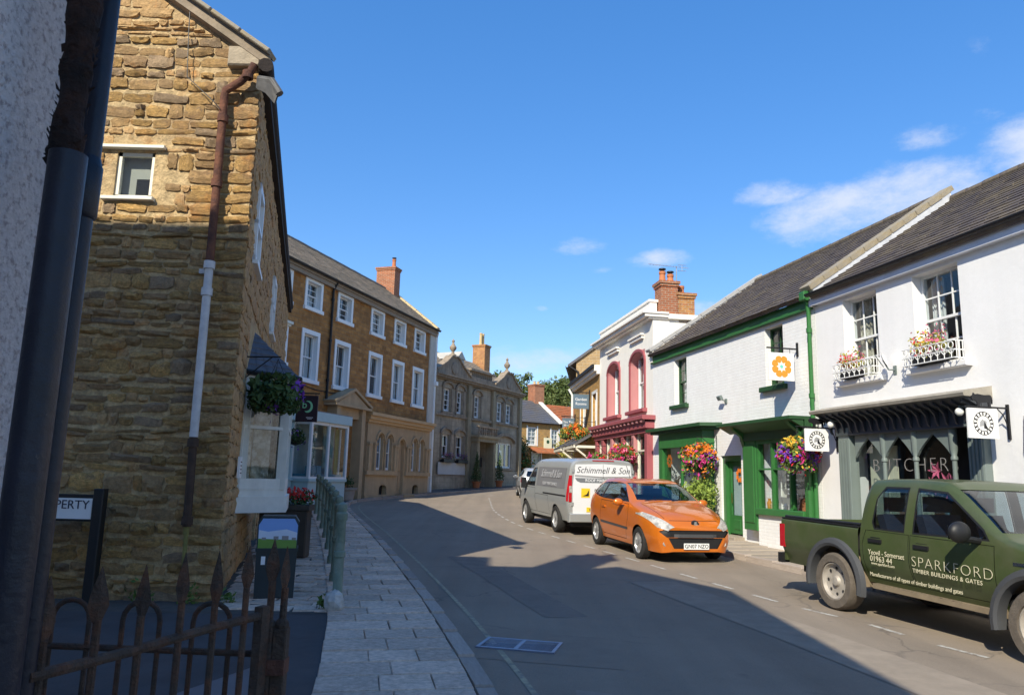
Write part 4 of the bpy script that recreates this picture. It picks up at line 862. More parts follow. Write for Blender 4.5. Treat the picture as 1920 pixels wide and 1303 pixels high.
for k in range(12): y_ = -.95+k*.115; am.tube([(-.15+.2, y_, .97), (.15, y_, .97)], .005, 4)
for q in (.86, 1.06): am.tube([(0, .05, q), (0, .35, q)], .01, 4)
am.tube([(0, .2, .86), (0, .2, 1.06)], .01, 4).build('boom', mat('aerial_metal', (.5, .52, .55), .4, metal=.6), ae)
w_ = FP.w(-1.45, -.2, 3); b_ = FP.w(-1.3, -.6, 2.55); basket(b_.x, b_.y, b_.z, .44, 'hanging basket of magenta and red flowers in front of the pink shopfront', cols=(0, 2, 5, 1), n=560, wallpt=(w_.x, w_.y), trail=.8)
w_ = FP.w(-4.6, -.2, 3); b_ = FP.w(-4.6, -.6, 2.45); basket(b_.x, b_.y, b_.z, .40, 'hanging basket of crimson flowers above the roof of the grey van', cols=(0, 2), n=380, wallpt=(w_.x, w_.y))
# ================================================================== PUB
FU = Frame(3.59, 30.46, -4, True)
pb = FU.root('pub_house', 'narrow ochre stone pub with cream cornice, slate porch roofs and flower baskets', 'pub')
wall(pb, -6.6, -.01, 0, 6.0, [(-1.55, -.65, 3.8, 5.3, .2), (-4.6, -3.5, 3.8, 5.3, .2), (-2.6, -1.6, .6, 2.7, .3), (-5.2, -3.6, 1.2, 2.7, .3)], M_PUB)
shell(pb, -6.6, -.01, 6, 0, 6.3, 6.3, M_PUB, flat=True)
MB().box(-6.65, -.02, -.12, .2, 6.0, 6.12).box(-6.7, -.02, -.22, .2, 6.12, 6.36).build('cornice', M_CREAM, pb); MB().box(-6.7, -.02, -.32, -.222, 6.26, 6.38).build('gutter', M_IRON, pb)
for a, b in ((-1.55, -.65), (-4.6, -3.5)):
    sash(pb, a, b, 3.8, 5.3, .12, M_WPAINT, 2, 2, .09, .03, cur='net'); MB().box(a-.14, a, -.03, 0, 3.75, 5.4).box(b, b+.14, -.03, 0, 3.75, 5.4).box(a-.14, b+.14, -.03, 0, 5.3, 5.42).box(a-.14, b+.14, -.1, 0, 3.68, 3.8).build('window_surround', M_WPAINT, pb)
sash(pb, -5.2, -3.6, 1.2, 2.7, .15, M_WPAINT, 3, 2, .07, .03, cur='lower')
MB().box(-2.6, -1.6, .2, .25, .6, 2.7, 0).build('door', M_WOOD, pb)
for a, b in ((-3.2, -.1), (-6.3, -3.9)):
    pr = slates(pb, a, b, -1.0, 3.15, 0, 3.75, 5, .25, M_SLATEB); MB().box(a, b, -1.02, -.96, 3.0, 3.12).box(a+.05, a+.15, -.98, 0, 3.0, 3.1).box(b-.15, b-.05, -.98, 0, 3.0, 3.1).tube([(a+.1, -.95, 3.0), (a+.1, -.02, 2.3)], .04, 6).tube([(b-.1, -.95, 3.0), (b-.1, -.02, 2.3)], .04, 6).build('porch_frame', M_CRPAINT, pb)
downpipe(pb, [(-6.5, -.3, 6.1), (-6.5, -.12, 5.8), (-6.5, -.1, .4)], .06, M_WPAINT)
for i, (x, z, y0, s1, s2, W_) in enumerate(((-2.2, 4.75, .0, 'Garden', 'Rooms', .68), (-6.2, 4.12, .0, 'The Red', 'House', .58))):
    t = thing('hanging_sign', ('upper blue grey hanging pub sign with white lettering and pale frame', 'lower blue grey hanging pub sign seen against the red tiled roof')[i], 'pub sign', FU.w(x, 0, z), FU.rz, 'blue pub signs')
    y1 = -.06; yl = y1-W_; ym = (y1+yl)/2; H_ = W_*.93
    MB().box(-.03, .03, yl, y1, 0, H_, 0, .008).build('sign_board', M_SIGNB, t)
    fb = MB(); fb.box(.031, .036, yl+.03, yl+.05, .03, H_-.03); fb.box(.031, .036, y1-.05, y1-.03, .03, H_-.03); fb.box(.031, .036, yl+.05, y1-.05, H_-.05, H_-.03); fb.box(.031, .036, yl+.05, y1-.05, .03, .05); fb.build('sign_border', M_GREYP, t)
    text(s1, .17, t, (.034, ym, H_*.64), (pi/2, 0, pi/2), M_WHT); text(s2, .17, t, (.034, ym, H_*.34), (pi/2, 0, pi/2), M_WHT)
    MB().box(-.02, .02, yl-.05, 0, H_+.06, H_+.10).box(-.03, .03, -.05, 0, H_-.2, H_+.2).tube([(0, y1-.1, H_), (0, y1-.1, H_+.08)], .008, 5).tube([(0, yl+.1, H_), (0, yl+.1, H_+.08)], .008, 5).build('bracket', M_IRON, t)
for i, (x, z, cl, lab) in enumerate(((-.95, 3.55, (2, 1), 'red flower basket on the pub wall beside the porch roof'), (-3.2, 3.9, (1, 2), 'orange flower basket under the upper pub sign'), (-5.6, 3.85, (1, 4), 'orange and yellow flower basket at the far end of the pub'))):
    w_ = FU.w(x, 0, 0); b_ = FU.w(x, -.5, z); basket(b_.x, b_.y, b_.z, .36, lab, cols=cl, n=260, wallpt=(w_.x, w_.y))
# ================================================================== TALL GABLED HOUSE BEYOND THE PUB
FTL = Frame(3.22, 37.25, 6.8, True)
th = FTL.root('gabled_house', 'buff stone gabled house rising behind the pub with dark overhanging eaves', 'house')
mb = MB(); EZ, RZ, HW = 7.55, 10.1, 3.5
mb.poly([(0, 0, 0), (0, 2*HW, 0), (0, 2*HW, EZ), (0, HW, RZ), (0, 0, EZ)]); mb.poly([(-10, 0, 0), (0, 0, 0), (0, 0, EZ), (-10, 0, EZ)]); mb.poly([(-10, 0, 0), (-10, 0, EZ), (-10, HW, RZ), (-10, 2*HW, EZ), (-10, 2*HW, 0)]); mb.poly([(0, 2*HW, 0), (-10, 2*HW, 0), (-10, 2*HW, EZ), (0, 2*HW, EZ)])
mb.build('wall', M_TALL, th)
def slab_roof(parent, x0, x1, y0, z0, yr, zr, y2, z2, m, th_=.14, name='roof'):
    mb = MB(); u = Vector((0, yr-y0, zr-z0)).normalized(); nz_ = th_
    mb.prism([(y0, z0), (yr, zr), (y2, z2), (y2, z2+nz_), (yr, zr+nz_*1.1), (y0, z0+nz_)], 'x', x0, x1); return mb.build(name, m, parent)
slab_roof(th, -10.1, .12, -.42, 7.22, HW, RZ, 7.4, 7.3, M_SLATEB)
gutter(th, -10.1, .14, -.46, 7.3, M_IRON, .09); downpipe(th, [(.06, -.36, 7.3), (.08, .1, 7.0), (.08, .1, 6.3)], .05, M_IRON)
# ================================================================== GREY STONE BANK
FB = Frame(-4.6, 43.6, 26, False)
bk = FB.root('bank_building', 'weathered grey stone bank with scalloped parapets, urn finials and red doorway', 'bank')
ops = [(1.35, 2.28, 5.55, 6.95, .25), (2.92, 3.75, 5.52, 6.95, .25), (5.15, 6.05, 5.45, 6.9, .25), (8.3, 9.35, 5.45, 6.85, .25), (9.68, 10.75, 5.42, 6.8, .25), (1.35, 2.3, 2.82, 4.2, .25), (2.98, 4.0, 2.82, 4.2, .25), (5.05, 6.95, 1.1, 4.0, .7), (8.35, 10.85, 2.4, 4.1, .3)]
wall(bk, .06, 12.0, .3, 7.5, ops, M_GREY); shell(bk, .06, 12.0, 9, .3, 7.5, 7.5, M_GREY, flat=True)
MB().box(.06, 4.4, -.10, .0, .3, 1.7).build('plinth', M_GREY, bk); MB().box(7.65, 12.0, -.10, 0, .3, 2.2).build('plinth', M_GREY, bk)
MB().box(.06, 12.1, -.16, .0, 7.42, 7.5).box(.06, 12.15, -.32, 0, 7.5, 7.62).box(.06, 12.2, -.42, 0, 7.62, 7.74).build('cornice', M_GREYT, bk)
MB().box(.06, 12.05, -.12, 0, 5.28, 5.42).box(.06, 4.4, -.08, 0, 1.7, 1.82).build('string_course', M_GREYT, bk)
for x in (.1, 4.35, 7.7, 11.85): MB().box(x-.2, x+.2, -.2, 0, .3, 7.42, 0, .02).box(x-.26, x+.26, -.26, 0, .3, 1.2).build('pilaster', mat('pale_weathered_stone', (.37, .30, .19), .9, var=.25, vs=2.5, bump=.4, streak=.3), bk)
for k, (c, hw) in enumerate(((2.25, 2.1), (9.75, 2.1))):
    top = []
    for q in range(25):
        t = -1+2*q/24; top.append((c+hw*t, 7.9+.95*(cos(t*pi/2)**1.6)+.10*sin(abs(t)*pi*3)*(1-abs(t))))
    MB().prism([(c-hw, 7.74), *top, (c+hw, 7.74)][::-1], 'y', -.2, .15).build('parapet_gable', M_GREYT, bk)
    mc = MB()
    for q in range(24): a, b = top[q], top[q+1]; mc.prism([a, b, (b[0], b[1]+.1), (a[0], a[1]+.1)], 'y', -.3, .2)
    mc.build('parapet_coping', M_GREYT, bk)
    MB().lathe([(.0, 0), (.22, 0), (.22, .15), (.1, .22), (.08, .35), (.2, .5), (.22, .62), (.1, .78), (.06, .9), (.1, 1.0), (.0, 1.15)], 14, (c, -.02, 8.9)).build('urn_finial', M_GREYT, bk, True)
    MB().lathe([(.01, -.02), (.3, -.02), (.38, .0), (.38, .05)], 24, (c, -.24, 8.2), 'y').build('roundel', M_GREYT, bk)
MB().box(4.3, 7.7, -.15, .12, 7.74, 8.05).box(4.3, 7.7, -.22, .18, 8.4, 8.52).build('parapet', M_GREYT, bk)
bl = MB().lathe([(.09, 0), (.06, .05), (.09, .16), (.05, .3), (.08, .36)], 8).mesh('baluster', M_GREYT, True)
for k in range(12): inst('baluster', bl, bk, (4.6+k*.26, 0, 8.05))
for i, o in enumerate(ops):
    if i == 7: continue
    a, b, c, d = o[:4]
    if i < 7: sash(bk, a+.03, b-.03, c+.02, d, .16, M_WPAINT, 2, 2 if i < 5 else 1, .10, .035, cur='net' if i in (2, 3, 4) else None)
    if i < 5 or i > 4 and i < 7:
        hd = MB(); m_, r_ = (a+b)/2, (b-a)/2+.12
        for q in range(10):
            t0, t1 = pi*q/10, pi*(q+1)/10
            hd.prism([(m_-r_*cos(t0), d+.02+.3*sin(t0)), (m_-r_*cos(t1), d+.02+.3*sin(t1)), (m_-(r_+.12)*cos(t1), d+.04+.42*sin(t1)), (m_-(r_+.12)*cos(t0), d+.04+.42*sin(t0))], 'y', -.12, 0)
        hd.box(a-.14, a, -.06, 0, c, d); hd.box(b, b+.14, -.06, 0, c, d); hd.box(a-.18, b+.18, -.14, 0, c-.12, c); hd.build('window_surround', M_GREYT, bk)
big = ops[8]; fr_ = MB(); a, b, c, d = big[:4]
fr_.box(a, a+.12, .1, .2, c, d); fr_.box(b-.12, b, .1, .2, c, d); fr_.box(a+.12, b-.12, .1, .2, c, c+.12); fr_.box(a+.12, b-.12, .1, .2, d-.1, d); fr_.box(a+.75, a+.85, .1, .2, c, d); fr_.box(b-.85, b-.75, .1, .2, c, d); bw = fr_.build('window', M_WPAINT, bk)
for x0, x1 in ((a+.12, a+.75), (a+.85, b-.85), (b-.75, b-.12)): inst('pane', pane_mesh(), bw, ((x0+x1)/2, .15, (c+d)/2), (0, 0, RND.uniform(-.01, .01)), (x1-x0, 1, d-c-.2))
MB().poly([(a, .9, c), (b, .9, c), (b, .9, d), (a, .9, d)]).build('room_backdrop', M_DARK, bw); MB().box(a+.4, a+.7, .3, .32, c+.2, c+.8).box(b-1.4, b-.95, .3, .32, c+.2, c+1.2).build('window_notice', M_WHT, bw)
hd = MB(); m_, r_ = (a+b)/2, (b-a)/2+.2
for q in range(14):
    t0, t1 = pi*q/14, pi*(q+1)/14
    hd.prism([(m_-r_*cos(t0), d+.45*sin(t0)), (m_-r_*cos(t1), d+.45*sin(t1)), (m_-(r_+.16)*cos(t1), d+.06+.62*sin(t1)), (m_-(r_+.16)*cos(t0), d+.06+.62*sin(t0))], 'y', -.2, 0)
hd.build('arch_moulding', M_GREYT, bk); MB().box(a-.2, b+.2, -.16, 0, c-.16, c).build('window_sill', M_GREYT, bk)
MB().box(8.4, 10.8, -.03, 0, 1.5, 2.2).build('notice_panel', mat('pale_panel', (.55, .54, .52), .7), bk)
MB().box(.9, 4.1, -.12, -.09, 1.85, 2.55).build('notice_panel', mat('pale_panel', (.55, .54, .52), .7), bk)
MB().box(4.75, 5.05, -.6, 0, 1.0, 3.95).box(6.95, 7.25, -.6, 0, 1.0, 3.95).box(4.65, 7.35, -.7, 0, 3.95, 4.2).box(4.55, 7.45, -.8, 0, 4.2, 4.35).build('portico', mat('pale_weathered_stone', (.37, .30, .19), .9), bk)
bal2 = MB()
for k in range(9): bal2.lathe([(.08, 0), (.05, .06), (.08, .2), (.04, .4), (.07, .48)], 8, (4.8+k*.3, -.65, 4.35))
bal2.box(4.6, 7.4, -.75, -.55, 4.83, 4.93).build('balcony_balustrade', M_GREYT, bk)
MB().box(5.1, 6.0, .62, .68, 1.1, 3.7).box(5.2, 5.5, .6, .62, 1.3, 2.1).box(5.6, 5.9, .6, .62, 1.3, 2.1).box(5.2, 5.5, .6, .62, 2.3, 3.5).box(5.6, 5.9, .6, .62, 2.3, 3.5).build('door', M_WOOD, bk)
MB().box(4.9, 7.1, -.7, .6, .8, 1.0).box(4.8, 7.2, -1.0, .6, .6, .8).build('step', M_GREYT, bk); MB().box(6.3, 6.6, .05, .08, 2.4, 3.0).build('plaque', M_BLACK, bk)
slates(bk, .1, 11.9, .3, 7.9, 3.4, 10.0, 12, .3, M_STILE); MB().add([(.1, 3.4, 10.0), (11.9, 3.4, 10.0), (11.9, 8.8, 7.5), (.1, 8.8, 7.5)], [(0, 1, 2, 3)]).poly([(11.9, .3, 7.7), (11.9, 8.8, 7.5), (11.9, 3.4, 10.0)]).build('rear_roof', M_STILE, bk)
dm = MB(); dm.box(4.55, 5.45, 1.0, 2.6, 8.5, 9.3); dm.prism([(4.45, 9.25), (5.55, 9.25), (5.0, 9.75)], 'y', .92, 2.9); do = dm.build('dormer', mat('pale_dormer', (.45, .43, .38), .7, var=.15), bk); inst('pane', pane_mesh(), do, (4.83, .99, 8.95), (0, 0, 0), (.26, 1, .5)); inst('pane', pane_mesh(), do, (5.17, .99, 8.95), (0, 0, 0), (.26, 1, .5))
cb_ = chimney(bk, 11.1, 11.95, 2.5, 3.5, 9, 11.35, M_BRICKO); pots(cb_, [(11.35, 3.0, 11.35, .9), (11.7, 3.0, 11.35, .9)], M_POTY, cowl=False)
for i, x in enumerate((4.45, 7.55)):
    c = FB.w(x, -.75, 0); potplant('topiary_cone', ('clipped dark green cone in a terracotta pot left of the bank door', 'clipped dark green cone in a terracotta pot right of the bank door')[i], c.x, c.y, gs(c.y)+.1, .3, .4, (.36, .85), None, True, M_LEAF, 900, 'topiary cones by the bank door')
for i, (a, b) in enumerate(((1.2, 2.4), (2.9, 4.1))):
    planter('window_box', ('trailing purple flower box under the left ground floor bank window', 'trailing purple flower box under the right ground floor bank window')[i], FB, a, b, -.2, 2.55, .25, .2, (3, 0), M_LEAF, n=200, group='flower boxes on the bank', hh=.35)
# ================================================================== COTTAGES AT THE END
FC = Frame(0, 60, 55, False)
ct = FC.root('slate_cottage', 'honey stone cottage with blue slate roof, tall brick chimney and white sash windows', 'cottage')
wall(ct, -3, 5.1, .8, 6.2, [(1.75, 2.65, 4.35, 5.85, .15), (4.15, 4.9, 4.2, 5.75, .15), (2.3, 3.1, 2.2, 3.8, .15)], M_COTT); shell(ct, -3, 5.1, 6.4, .8, 6.2, 8.2, M_COTT)
sr = slates(ct, -3, 5.0, -.2, 6.2, 3.2, 8.35, 12, .32, M_SLATEB); MB().add([(-3, 3.2, 8.35), (5, 3.2, 8.35), (5, 6.6, 6.1), (-3, 6.6, 6.1)], [(0, 1, 2, 3)]).build('rear_roof', M_SLATEB, ct)
coping(ct, 5.1, .4, -.25, 6.3, 3.3, 8.6, M_CREAM, 7, .1)
gutter(ct, -3, 5.0, -.25, 6.22, M_IRON, .08)
for (a, b, c, d) in ((1.75, 2.65, 4.35, 5.85), (4.15, 4.9, 4.2, 5.75), (2.3, 3.1, 2.2, 3.8)):
    sash(ct, a, b, c, d, .08, M_WPAINT, 2, 2, .1, .035, cur='net'); MB().box(a-.12, a, -.03, 0, c, d+.1).box(b, b+.12, -.03, 0, c, d+.1).build('window_surround', M_WPAINT, ct)
cc = chimney(ct, 4.5, 5.5, 2.8, 3.8, 7.4, 9.8, M_BRICK); pots(cc, [(4.8, 3.3, 9.8, .3), (5.2, 3.3, 9.8, .3)], M_POTY, cowl=False)
cs = thing('hanging_sign', 'cream hanging sign with dark emblem on the honey stone cottage', 'hanging sign', FC.w(3.75, 0, 4.05), FC.rz)
MB().box(-.4, .4, -.1, -.05, 0, 1.0).build('sign_board', mat('cream_board', (.75, .72, .5), .6), cs); MB().lathe([(.01, -.002), (.15, -.002), (.15, .002)], 16, (0, -.103, .68), 'y').build('printed_emblem', M_GREEND, cs); MB().box(-.03, .03, -.1, 0, 1.0, 1.1).build('bracket', M_IRON, cs)
c2 = FC.root('tiled_cottage', 'honey stone cottage with red clay tiled roof at the end of the street', 'cottage')
wall(c2, 5.15, 10, .8, 6.0, [(7.2, 8.2, 4.2, 5.6, .15), (5.9, 6.6, 2.0, 3.6, .15)], M_COTT); shell(c2, 5.15, 10, 6.4, .8, 6.0, 8.0, M_COTT)
slates(c2, 5.3, 10, -.2, 6.0, 3.2, 8.15, 13, .22, M_CLAY, name='tile_course', th=.025); MB().add([(5.3, 3.2, 8.15), (10, 3.2, 8.15), (10, 6.6, 5.9), (5.3, 6.6, 5.9)], [(0, 1, 2, 3)]).build('rear_roof', M_CLAY, c2)
sash(c2, 7.2, 8.2, 4.2, 5.6, .08, M_WPAINT, 2, 2, .1, .035); sash(c2, 5.9, 6.6, 2.0, 3.6, .08, M_WPAINT, 2, 2, .1, .035)
c = FC.w(1.0, -.7, 0); potplant('flower_tub', 'tall tub of red flowers against the dark climbing plant on the cottage', c.x, c.y, gs(c.y)+.1, .35, .7, (.75, .8), (2, 1), False, M_LEAFL, 420, size=.09)
c = FC.w(5.3, -.6, 0)
def climber(label, c, rx, rz, h, m, n, size=.1):
    t = thing('climbing_plant', label, 'climbing plant', (c.x, c.y, gs(c.y)+.05)); MB().tube([(0, 0, 0), (.05, 0, h*.5), (0, 0, h)], [.06, .05, .02], 6).build('stem', M_BARK, t)
    MB().leaves((0, 0, h), (rx, .5, rz), n, size, 0, .2).leaves((.2, 0, h*.5), (rx*.5, .4, h*.45), n//2, size, 0, .2).build('foliage', m, t, kind='stuff')
climber('yellow green climbing shrub on the corner between the two cottages', c, 1.2, .7, 2.7, M_LEAFY, 700)
climber('dark green climber covering the left corner of the slate cottage', FC.w(.75, -.45, 0), .8, 1.4, 2.2, M_LEAF, 800)
MB().prism([(-1.0, 3.75), (-.98, 3.85), (0, 4.25), (0, 4.15)], 'x', 1.9, 4.3).build('porch_roof', M_CLAY, ct)
def tree(label, x, y, h, blobs, n, seed):
    t = thing('tree', label, 'tree', (x, y, gs(y)-.2), 0, 'trees behind the cottages')
    MB().tube([(0, 0, 0), (.15, 0, h*.25), (0, .1, h*.5), (-.1, 0, h*.72)], [.34, .27, .2, .08], 9).build('trunk', M_BARK, t, True)
    b = MB()
    for (bx, by, bz, r) in blobs: b.tube([(0, .05, h*.4), (bx*.5, by*.5, (h*.4+bz)/2+.3), (bx, by, bz)], [.13, .08, .03], 6)
    b.build('limb', M_BARK, t); f = MB()
    for (bx, by, bz, r) in blobs:
        f.leaves((bx, by, bz), (r, r, r*.8), int(n*r*r/4), .17, 0, .15)
        for q in range(5): a = RND.random()*6.3; f.leaves((bx+cos(a)*r*.9, by+sin(a)*r*.6, bz+RND.uniform(-.4, .7)*r), (r*.4, r*.4, r*.33), int(n*r*r/22), .15, 0, .1)
    f.build('crown', M_LEAFT, t, kind='stuff'); return t
tree('broad green tree behind the chimney of the slate cottage', 5.4, 80, 10, [(0, 0, 9.3, 2.0), (-1.6, .5, 8.6, 1.6), (1.6, 0, 9.0, 1.7), (2.9, .4, 7.6, 1.5), (-.4, -.5, 7.5, 1.9), (-3.0, 0, 7.8, 1.4), (.8, 0, 10.0, 1.1)], 1500, 1)
tree('darker green tree between the bank and the cottage chimney', .2, 79, 10, [(0, 0, 9.6, 1.6), (1.1, .3, 8.6, 1.5), (-1.4, 0, 9.9, 1.6), (.2, 0, 7.6, 1.7), (-2.6, .2, 9.0, 1.5)], 1500, 2)
# ================================================================== OCHRE TERRACE
FO = Frame(-4.3, 40, 17.5, False)
oc = FO.root('ochre_terrace', 'three storey orange ironstone terrace with rows of white framed sash windows', 'terrace')
cols = [(-12.3, -11.02), (-9.88, -8.58), (-6.95, -5.62), (-4.58, -3.28), (-2.28, -.90)]
ops = [(a+.16, b-.16, 5.28, 7.0, .26) for a, b in cols]+[(a+.16, b-.16, 7.95+.12, 9.05, .26) for a, b in cols]+[(-14.15, -13.35, 5.7, 6.9, .2), (-14.3, -13.3, 8.0, 9.05, .2)]
wall(oc, -15.2, .3, .2, 9.38, ops, M_ASHL, mats=[M_ASHL, M_WPAINT], reveal=1); shell(oc, -15.2, .3, 5.2, .2, 9.38, 11.6, M_ASHL, yr=2.6)
for i, o in enumerate(ops):
    a, b, c, d = o[:4]
    sash(oc, a, b, c, d, .18, M_WPAINT, 2, 2 if i > 4 else 1, .05, .022, cur=('net', 'lower', None, 'half')[i % 4] if i < 10 else 'net')
    s_ = MB(); s_.box(a-.15, a, -.035, .002, c-.02, d+.17); s_.box(b, b+.15, -.035, .002, c-.02, d+.17); s_.box(a, b, -.035, .002, d, d+.17); s_.box(a-.2, b+.2, -.1, .002, c-.17, c-.02, 0, .01); s_.build('window_surround', M_WPAINT, oc)
MB().box(-14.4, -13.1, -.16, 0, 7.1, 7.2).box(-14.35, -13.15, -.1, 0, 7.02, 7.1).build('window_hood', M_CRPAINT, oc)
MB().box(-15.2, .35, -.16, 0, 9.16, 9.32).box(-15.2, .35, -.22, 0, 9.32, 9.42).build('eaves_cornice', mat('dull_cornice', (.30, .24, .18), .85, var=.2), oc)
gutter(oc, -15.2, .35, -.3, 9.48, M_IRON, .085)
ro = slates(oc, -15.2, .1, -.28, 9.46, 2.6, 11.72, 18, .36, M_STILE); MB().add([(-15.2, 2.6, 11.72), (.1, 2.6, 11.72), (.1, 5.4, 9.4), (-15.2, 5.4, 9.4)], [(0, 1, 2, 3)]).build('rear_roof', M_STILE, oc)
ridge_tiles(ro, -15.2, -.7, 2.6, 11.74, M_SLATEB, .45, .12)
coping(oc, .2, .34, -.3, 9.6, 2.65, 11.9, mat('buff_coping', (.55, .44, .25), .85, var=.15), 9, .1)  # coping in an even pale buff
co = chimney(oc, -.62, .05, 2.1, 3.2, 10.8, 12.95, M_BRICK); pots(co, [(-.28, 2.35, 12.95, .5)], M_POT)
MB().box(-.3, .34, -.06, .003, .3, 9.16).build('quoin_strip', mat('pale_quoin', (.62, .58, .50), .8, var=.12, streak=.2), oc); downpipe(oc, [(.42, -.15, 9.4), (.42, -.08, 9.1), (.42, -.08, .9)], .07, M_WPAINT, collars=[(.42, -.08, 6.6)])
MB().box(.3, .55, -.25, -.02, 6.5, 6.72, 0, .02).build('rainwater_head', M_WPAINT, oc)
downpipe(oc, [(-10.35, -.25, 9.4), (-10.35, -.08, 9.1), (-10.35, -.08, 4.6)], .05, M_IRON, collars=[(-10.35, -.08, z) for z in (8.7, 7, 5.4)])
MB(FO.M.inverted() @ FO.M).tube([(-12.6, -.03, 5.05), (-11, -.03, 4.92), (-9.5, -.03, 4.95), (-6.5, -.03, 4.9)], .02, 5).build('facade_cable', M_BLACK, oc)
# pedimented door hood
MB().prism([(-10.3, 4.5), (-7.5, 4.5), (-8.9, 5.08)], 'y', -.5, 0).prism([(-10.4, 4.42), (-7.4, 4.42), (-7.4, 4.52), (-10.4, 4.52)], 'y', -.58, 0).prism([(-10.42, 4.52), (-8.9, 5.12), (-8.9, 5.24), (-10.5, 4.6)], 'y', -.58, 0).prism([(-7.38, 4.52), (-7.3, 4.6), (-8.9, 5.24), (-8.9, 5.12)], 'y', -.58, 0).box(-10.1, -9.8, -.45, 0, 3.9, 4.42).box(-8.0, -7.7, -.45, 0, .6, 4.42).box(-9.8, -8.0, -.3, 0, 4.0, 4.42).build('door_hood', M_BATH, oc)
# Venetian ground floor
vx = FO.root('venetian_front', 'cream stone Venetian front with twin arched windows and a central arched door', 'shopfront')
ops = [(-6.15, -5.55, 1.95, 3.55), (-5.25, -4.65, 1.95, 3.55), (-3.98, -3.30, .85, 3.4), (-2.45, -1.92, 1.95, 3.5), (-1.62, -1.09, 1.95, 3.5), (-5.75, -5.0, .85, 1.3), (-2.2, -1.5, .85, 1.3)]
wall(vx, -7.1, -.35, .4, 4.2, [(*o, .26) for o in ops], M_BATH, y=-.26)
MB().box(-7.1, -.35, -.25, .0, 4.18, 4.22).box(-7.1, -7.095, -.255, 0, .4, 4.2).box(-.355, -.35, -.255, 0, .4, 4.2).build('return', M_BATH, vx)
MB().box(-7.2, -.3, -.36, 0, 4.0, 4.12).box(-7.25, -.25, -.46, 0, 4.12, 4.28).box(-7.3, -.2, -.56, 0, 4.28, 4.42).build('cornice', mat('cornice_sun_tint', (.56, .38, .20), .85, var=.15), vx)  # lighter copy of the cream stone, sunlight on the ledge put into its colour
MB().box(-7.15, -4.1, -.36, -.26, 1.72, 1.9).box(-3.2, -.3, -.36, -.26, 1.72, 1.9).box(-7.15, -4.1, -.32, -.26, .4, .85).box(-3.2, -.3, -.32, -.26, .4, .85).build('sill_band', M_BATH, vx)
for (a, b, c, d) in ops:
    if d < 2: 
        m_, r_ = (a+b)/2, (b-a)/2
        MB().prism([(a, d+.001), (a, d-.18), *[(m_-r_*cos(pi*q/8), d-.18+.17*sin(pi*q/8)) for q in range(1, 8)], (b, d-.18), (b, d+.001)], 'y', -.258, -.1).build('arch_head', M_BATH, vx); MB().poly([(a, -.02, c), (b, -.02, c), (b, -.02, d), (a, -.02, d)]).build('cellar_grille', M_DARK, vx); continue
    m_, r_ = (a+b)/2, (b-a)/2
    MB().prism([(a, d+.001), (a, d-r_), *[(m_-r_*cos(pi*q/10), d-r_+r_*sin(pi*q/10)) for q in range(1, 10)], (b, d-r_), (b, d+.001)], 'y', -.258, .03).build('arch_head', M_BATH, vx)
    hm = MB()
    for q in range(10):
        t0, t1 = pi*q/10, pi*(q+1)/10; z0 = d-r_
        hm.prism([(m_-(r_+.04)*cos(t0), z0+(r_+.04)*sin(t0)), (m_-(r_+.04)*cos(t1), z0+(r_+.04)*sin(t1)), (m_-(r_+.14)*cos(t1), z0+(r_+.14)*sin(t1)), (m_-(r_+.14)*cos(t0), z0+(r_+.14)*sin(t0))], 'y', -.33, -.26)
    hm.build('arch_moulding', M_BATH, vx)
    if c > 1.2:
        w = MB().box(a, a+.04, -.12, -.07, c, d).box(b-.04, b, -.12, -.07, c, d).box(a, b, -.12, -.07, c, c+.06).box(a, b, -.12, -.07, 2.7, 2.74).build('window', M_WPAINT, vx); inst('pane', pane_mesh(), w, (m_, -.09, (c+d)/2), (0, 0, 0), (b-a, 1, d-c)); MB().poly([(a, -.03, c), (b, -.03, c), (b, -.03, d), (a, -.03, d)]).build('room_backdrop', mat('blue_pane_reflection', (.30, .36, .46), .8, var=.3, vs=4), w)  # backdrop colour carries the bluish reflection of the panes
        MB().box(a+.1, b-.1, -.15, -.12, c, c+.1).build('window_ornament', M_WHT, w)
    else: MB().box(a, b, -.10, -.03, c, d).box(a+.08, m_-.04, -.13, -.10, c+.2, c+1.0).box(m_+.04, b-.08, -.13, -.10, c+.2, c+1.0).box(a+.08, m_-.04, -.13, -.10, c+1.1, c+1.9).box(m_+.04, b-.08, -.13, -.10, c+1.1, c+1.9).build('door', mat('cream_door', (.42, .30, .18), .6), vx)
for x in (-6.95, -6.42, -4.4, -4.18, -3.05, -2.75, -.8, -.5): MB().box(x-.09, x+.09, -.36, -.26, 1.9, 3.1, 0, .01).box(x-.14, x+.14, -.4, -.26, 3.02, 3.12).build('pier', M_BATH, vx)
MB().lathe([(.05, 1.95), (.05, 3.1), (.1, 3.2)], 10, (-5.4, -.3, 0)).build('colonnette', M_BATH, vx); MB().lathe([(.05, 1.95), (.05, 3.1), (.1, 3.2)], 10, (-1.77, -.3, 0)).build('colonnette', M_BATH, vx)
MB().box(-4.2, -3.1, -.8, -.1, .6, .85).build('doorstep', M_BATH, vx)
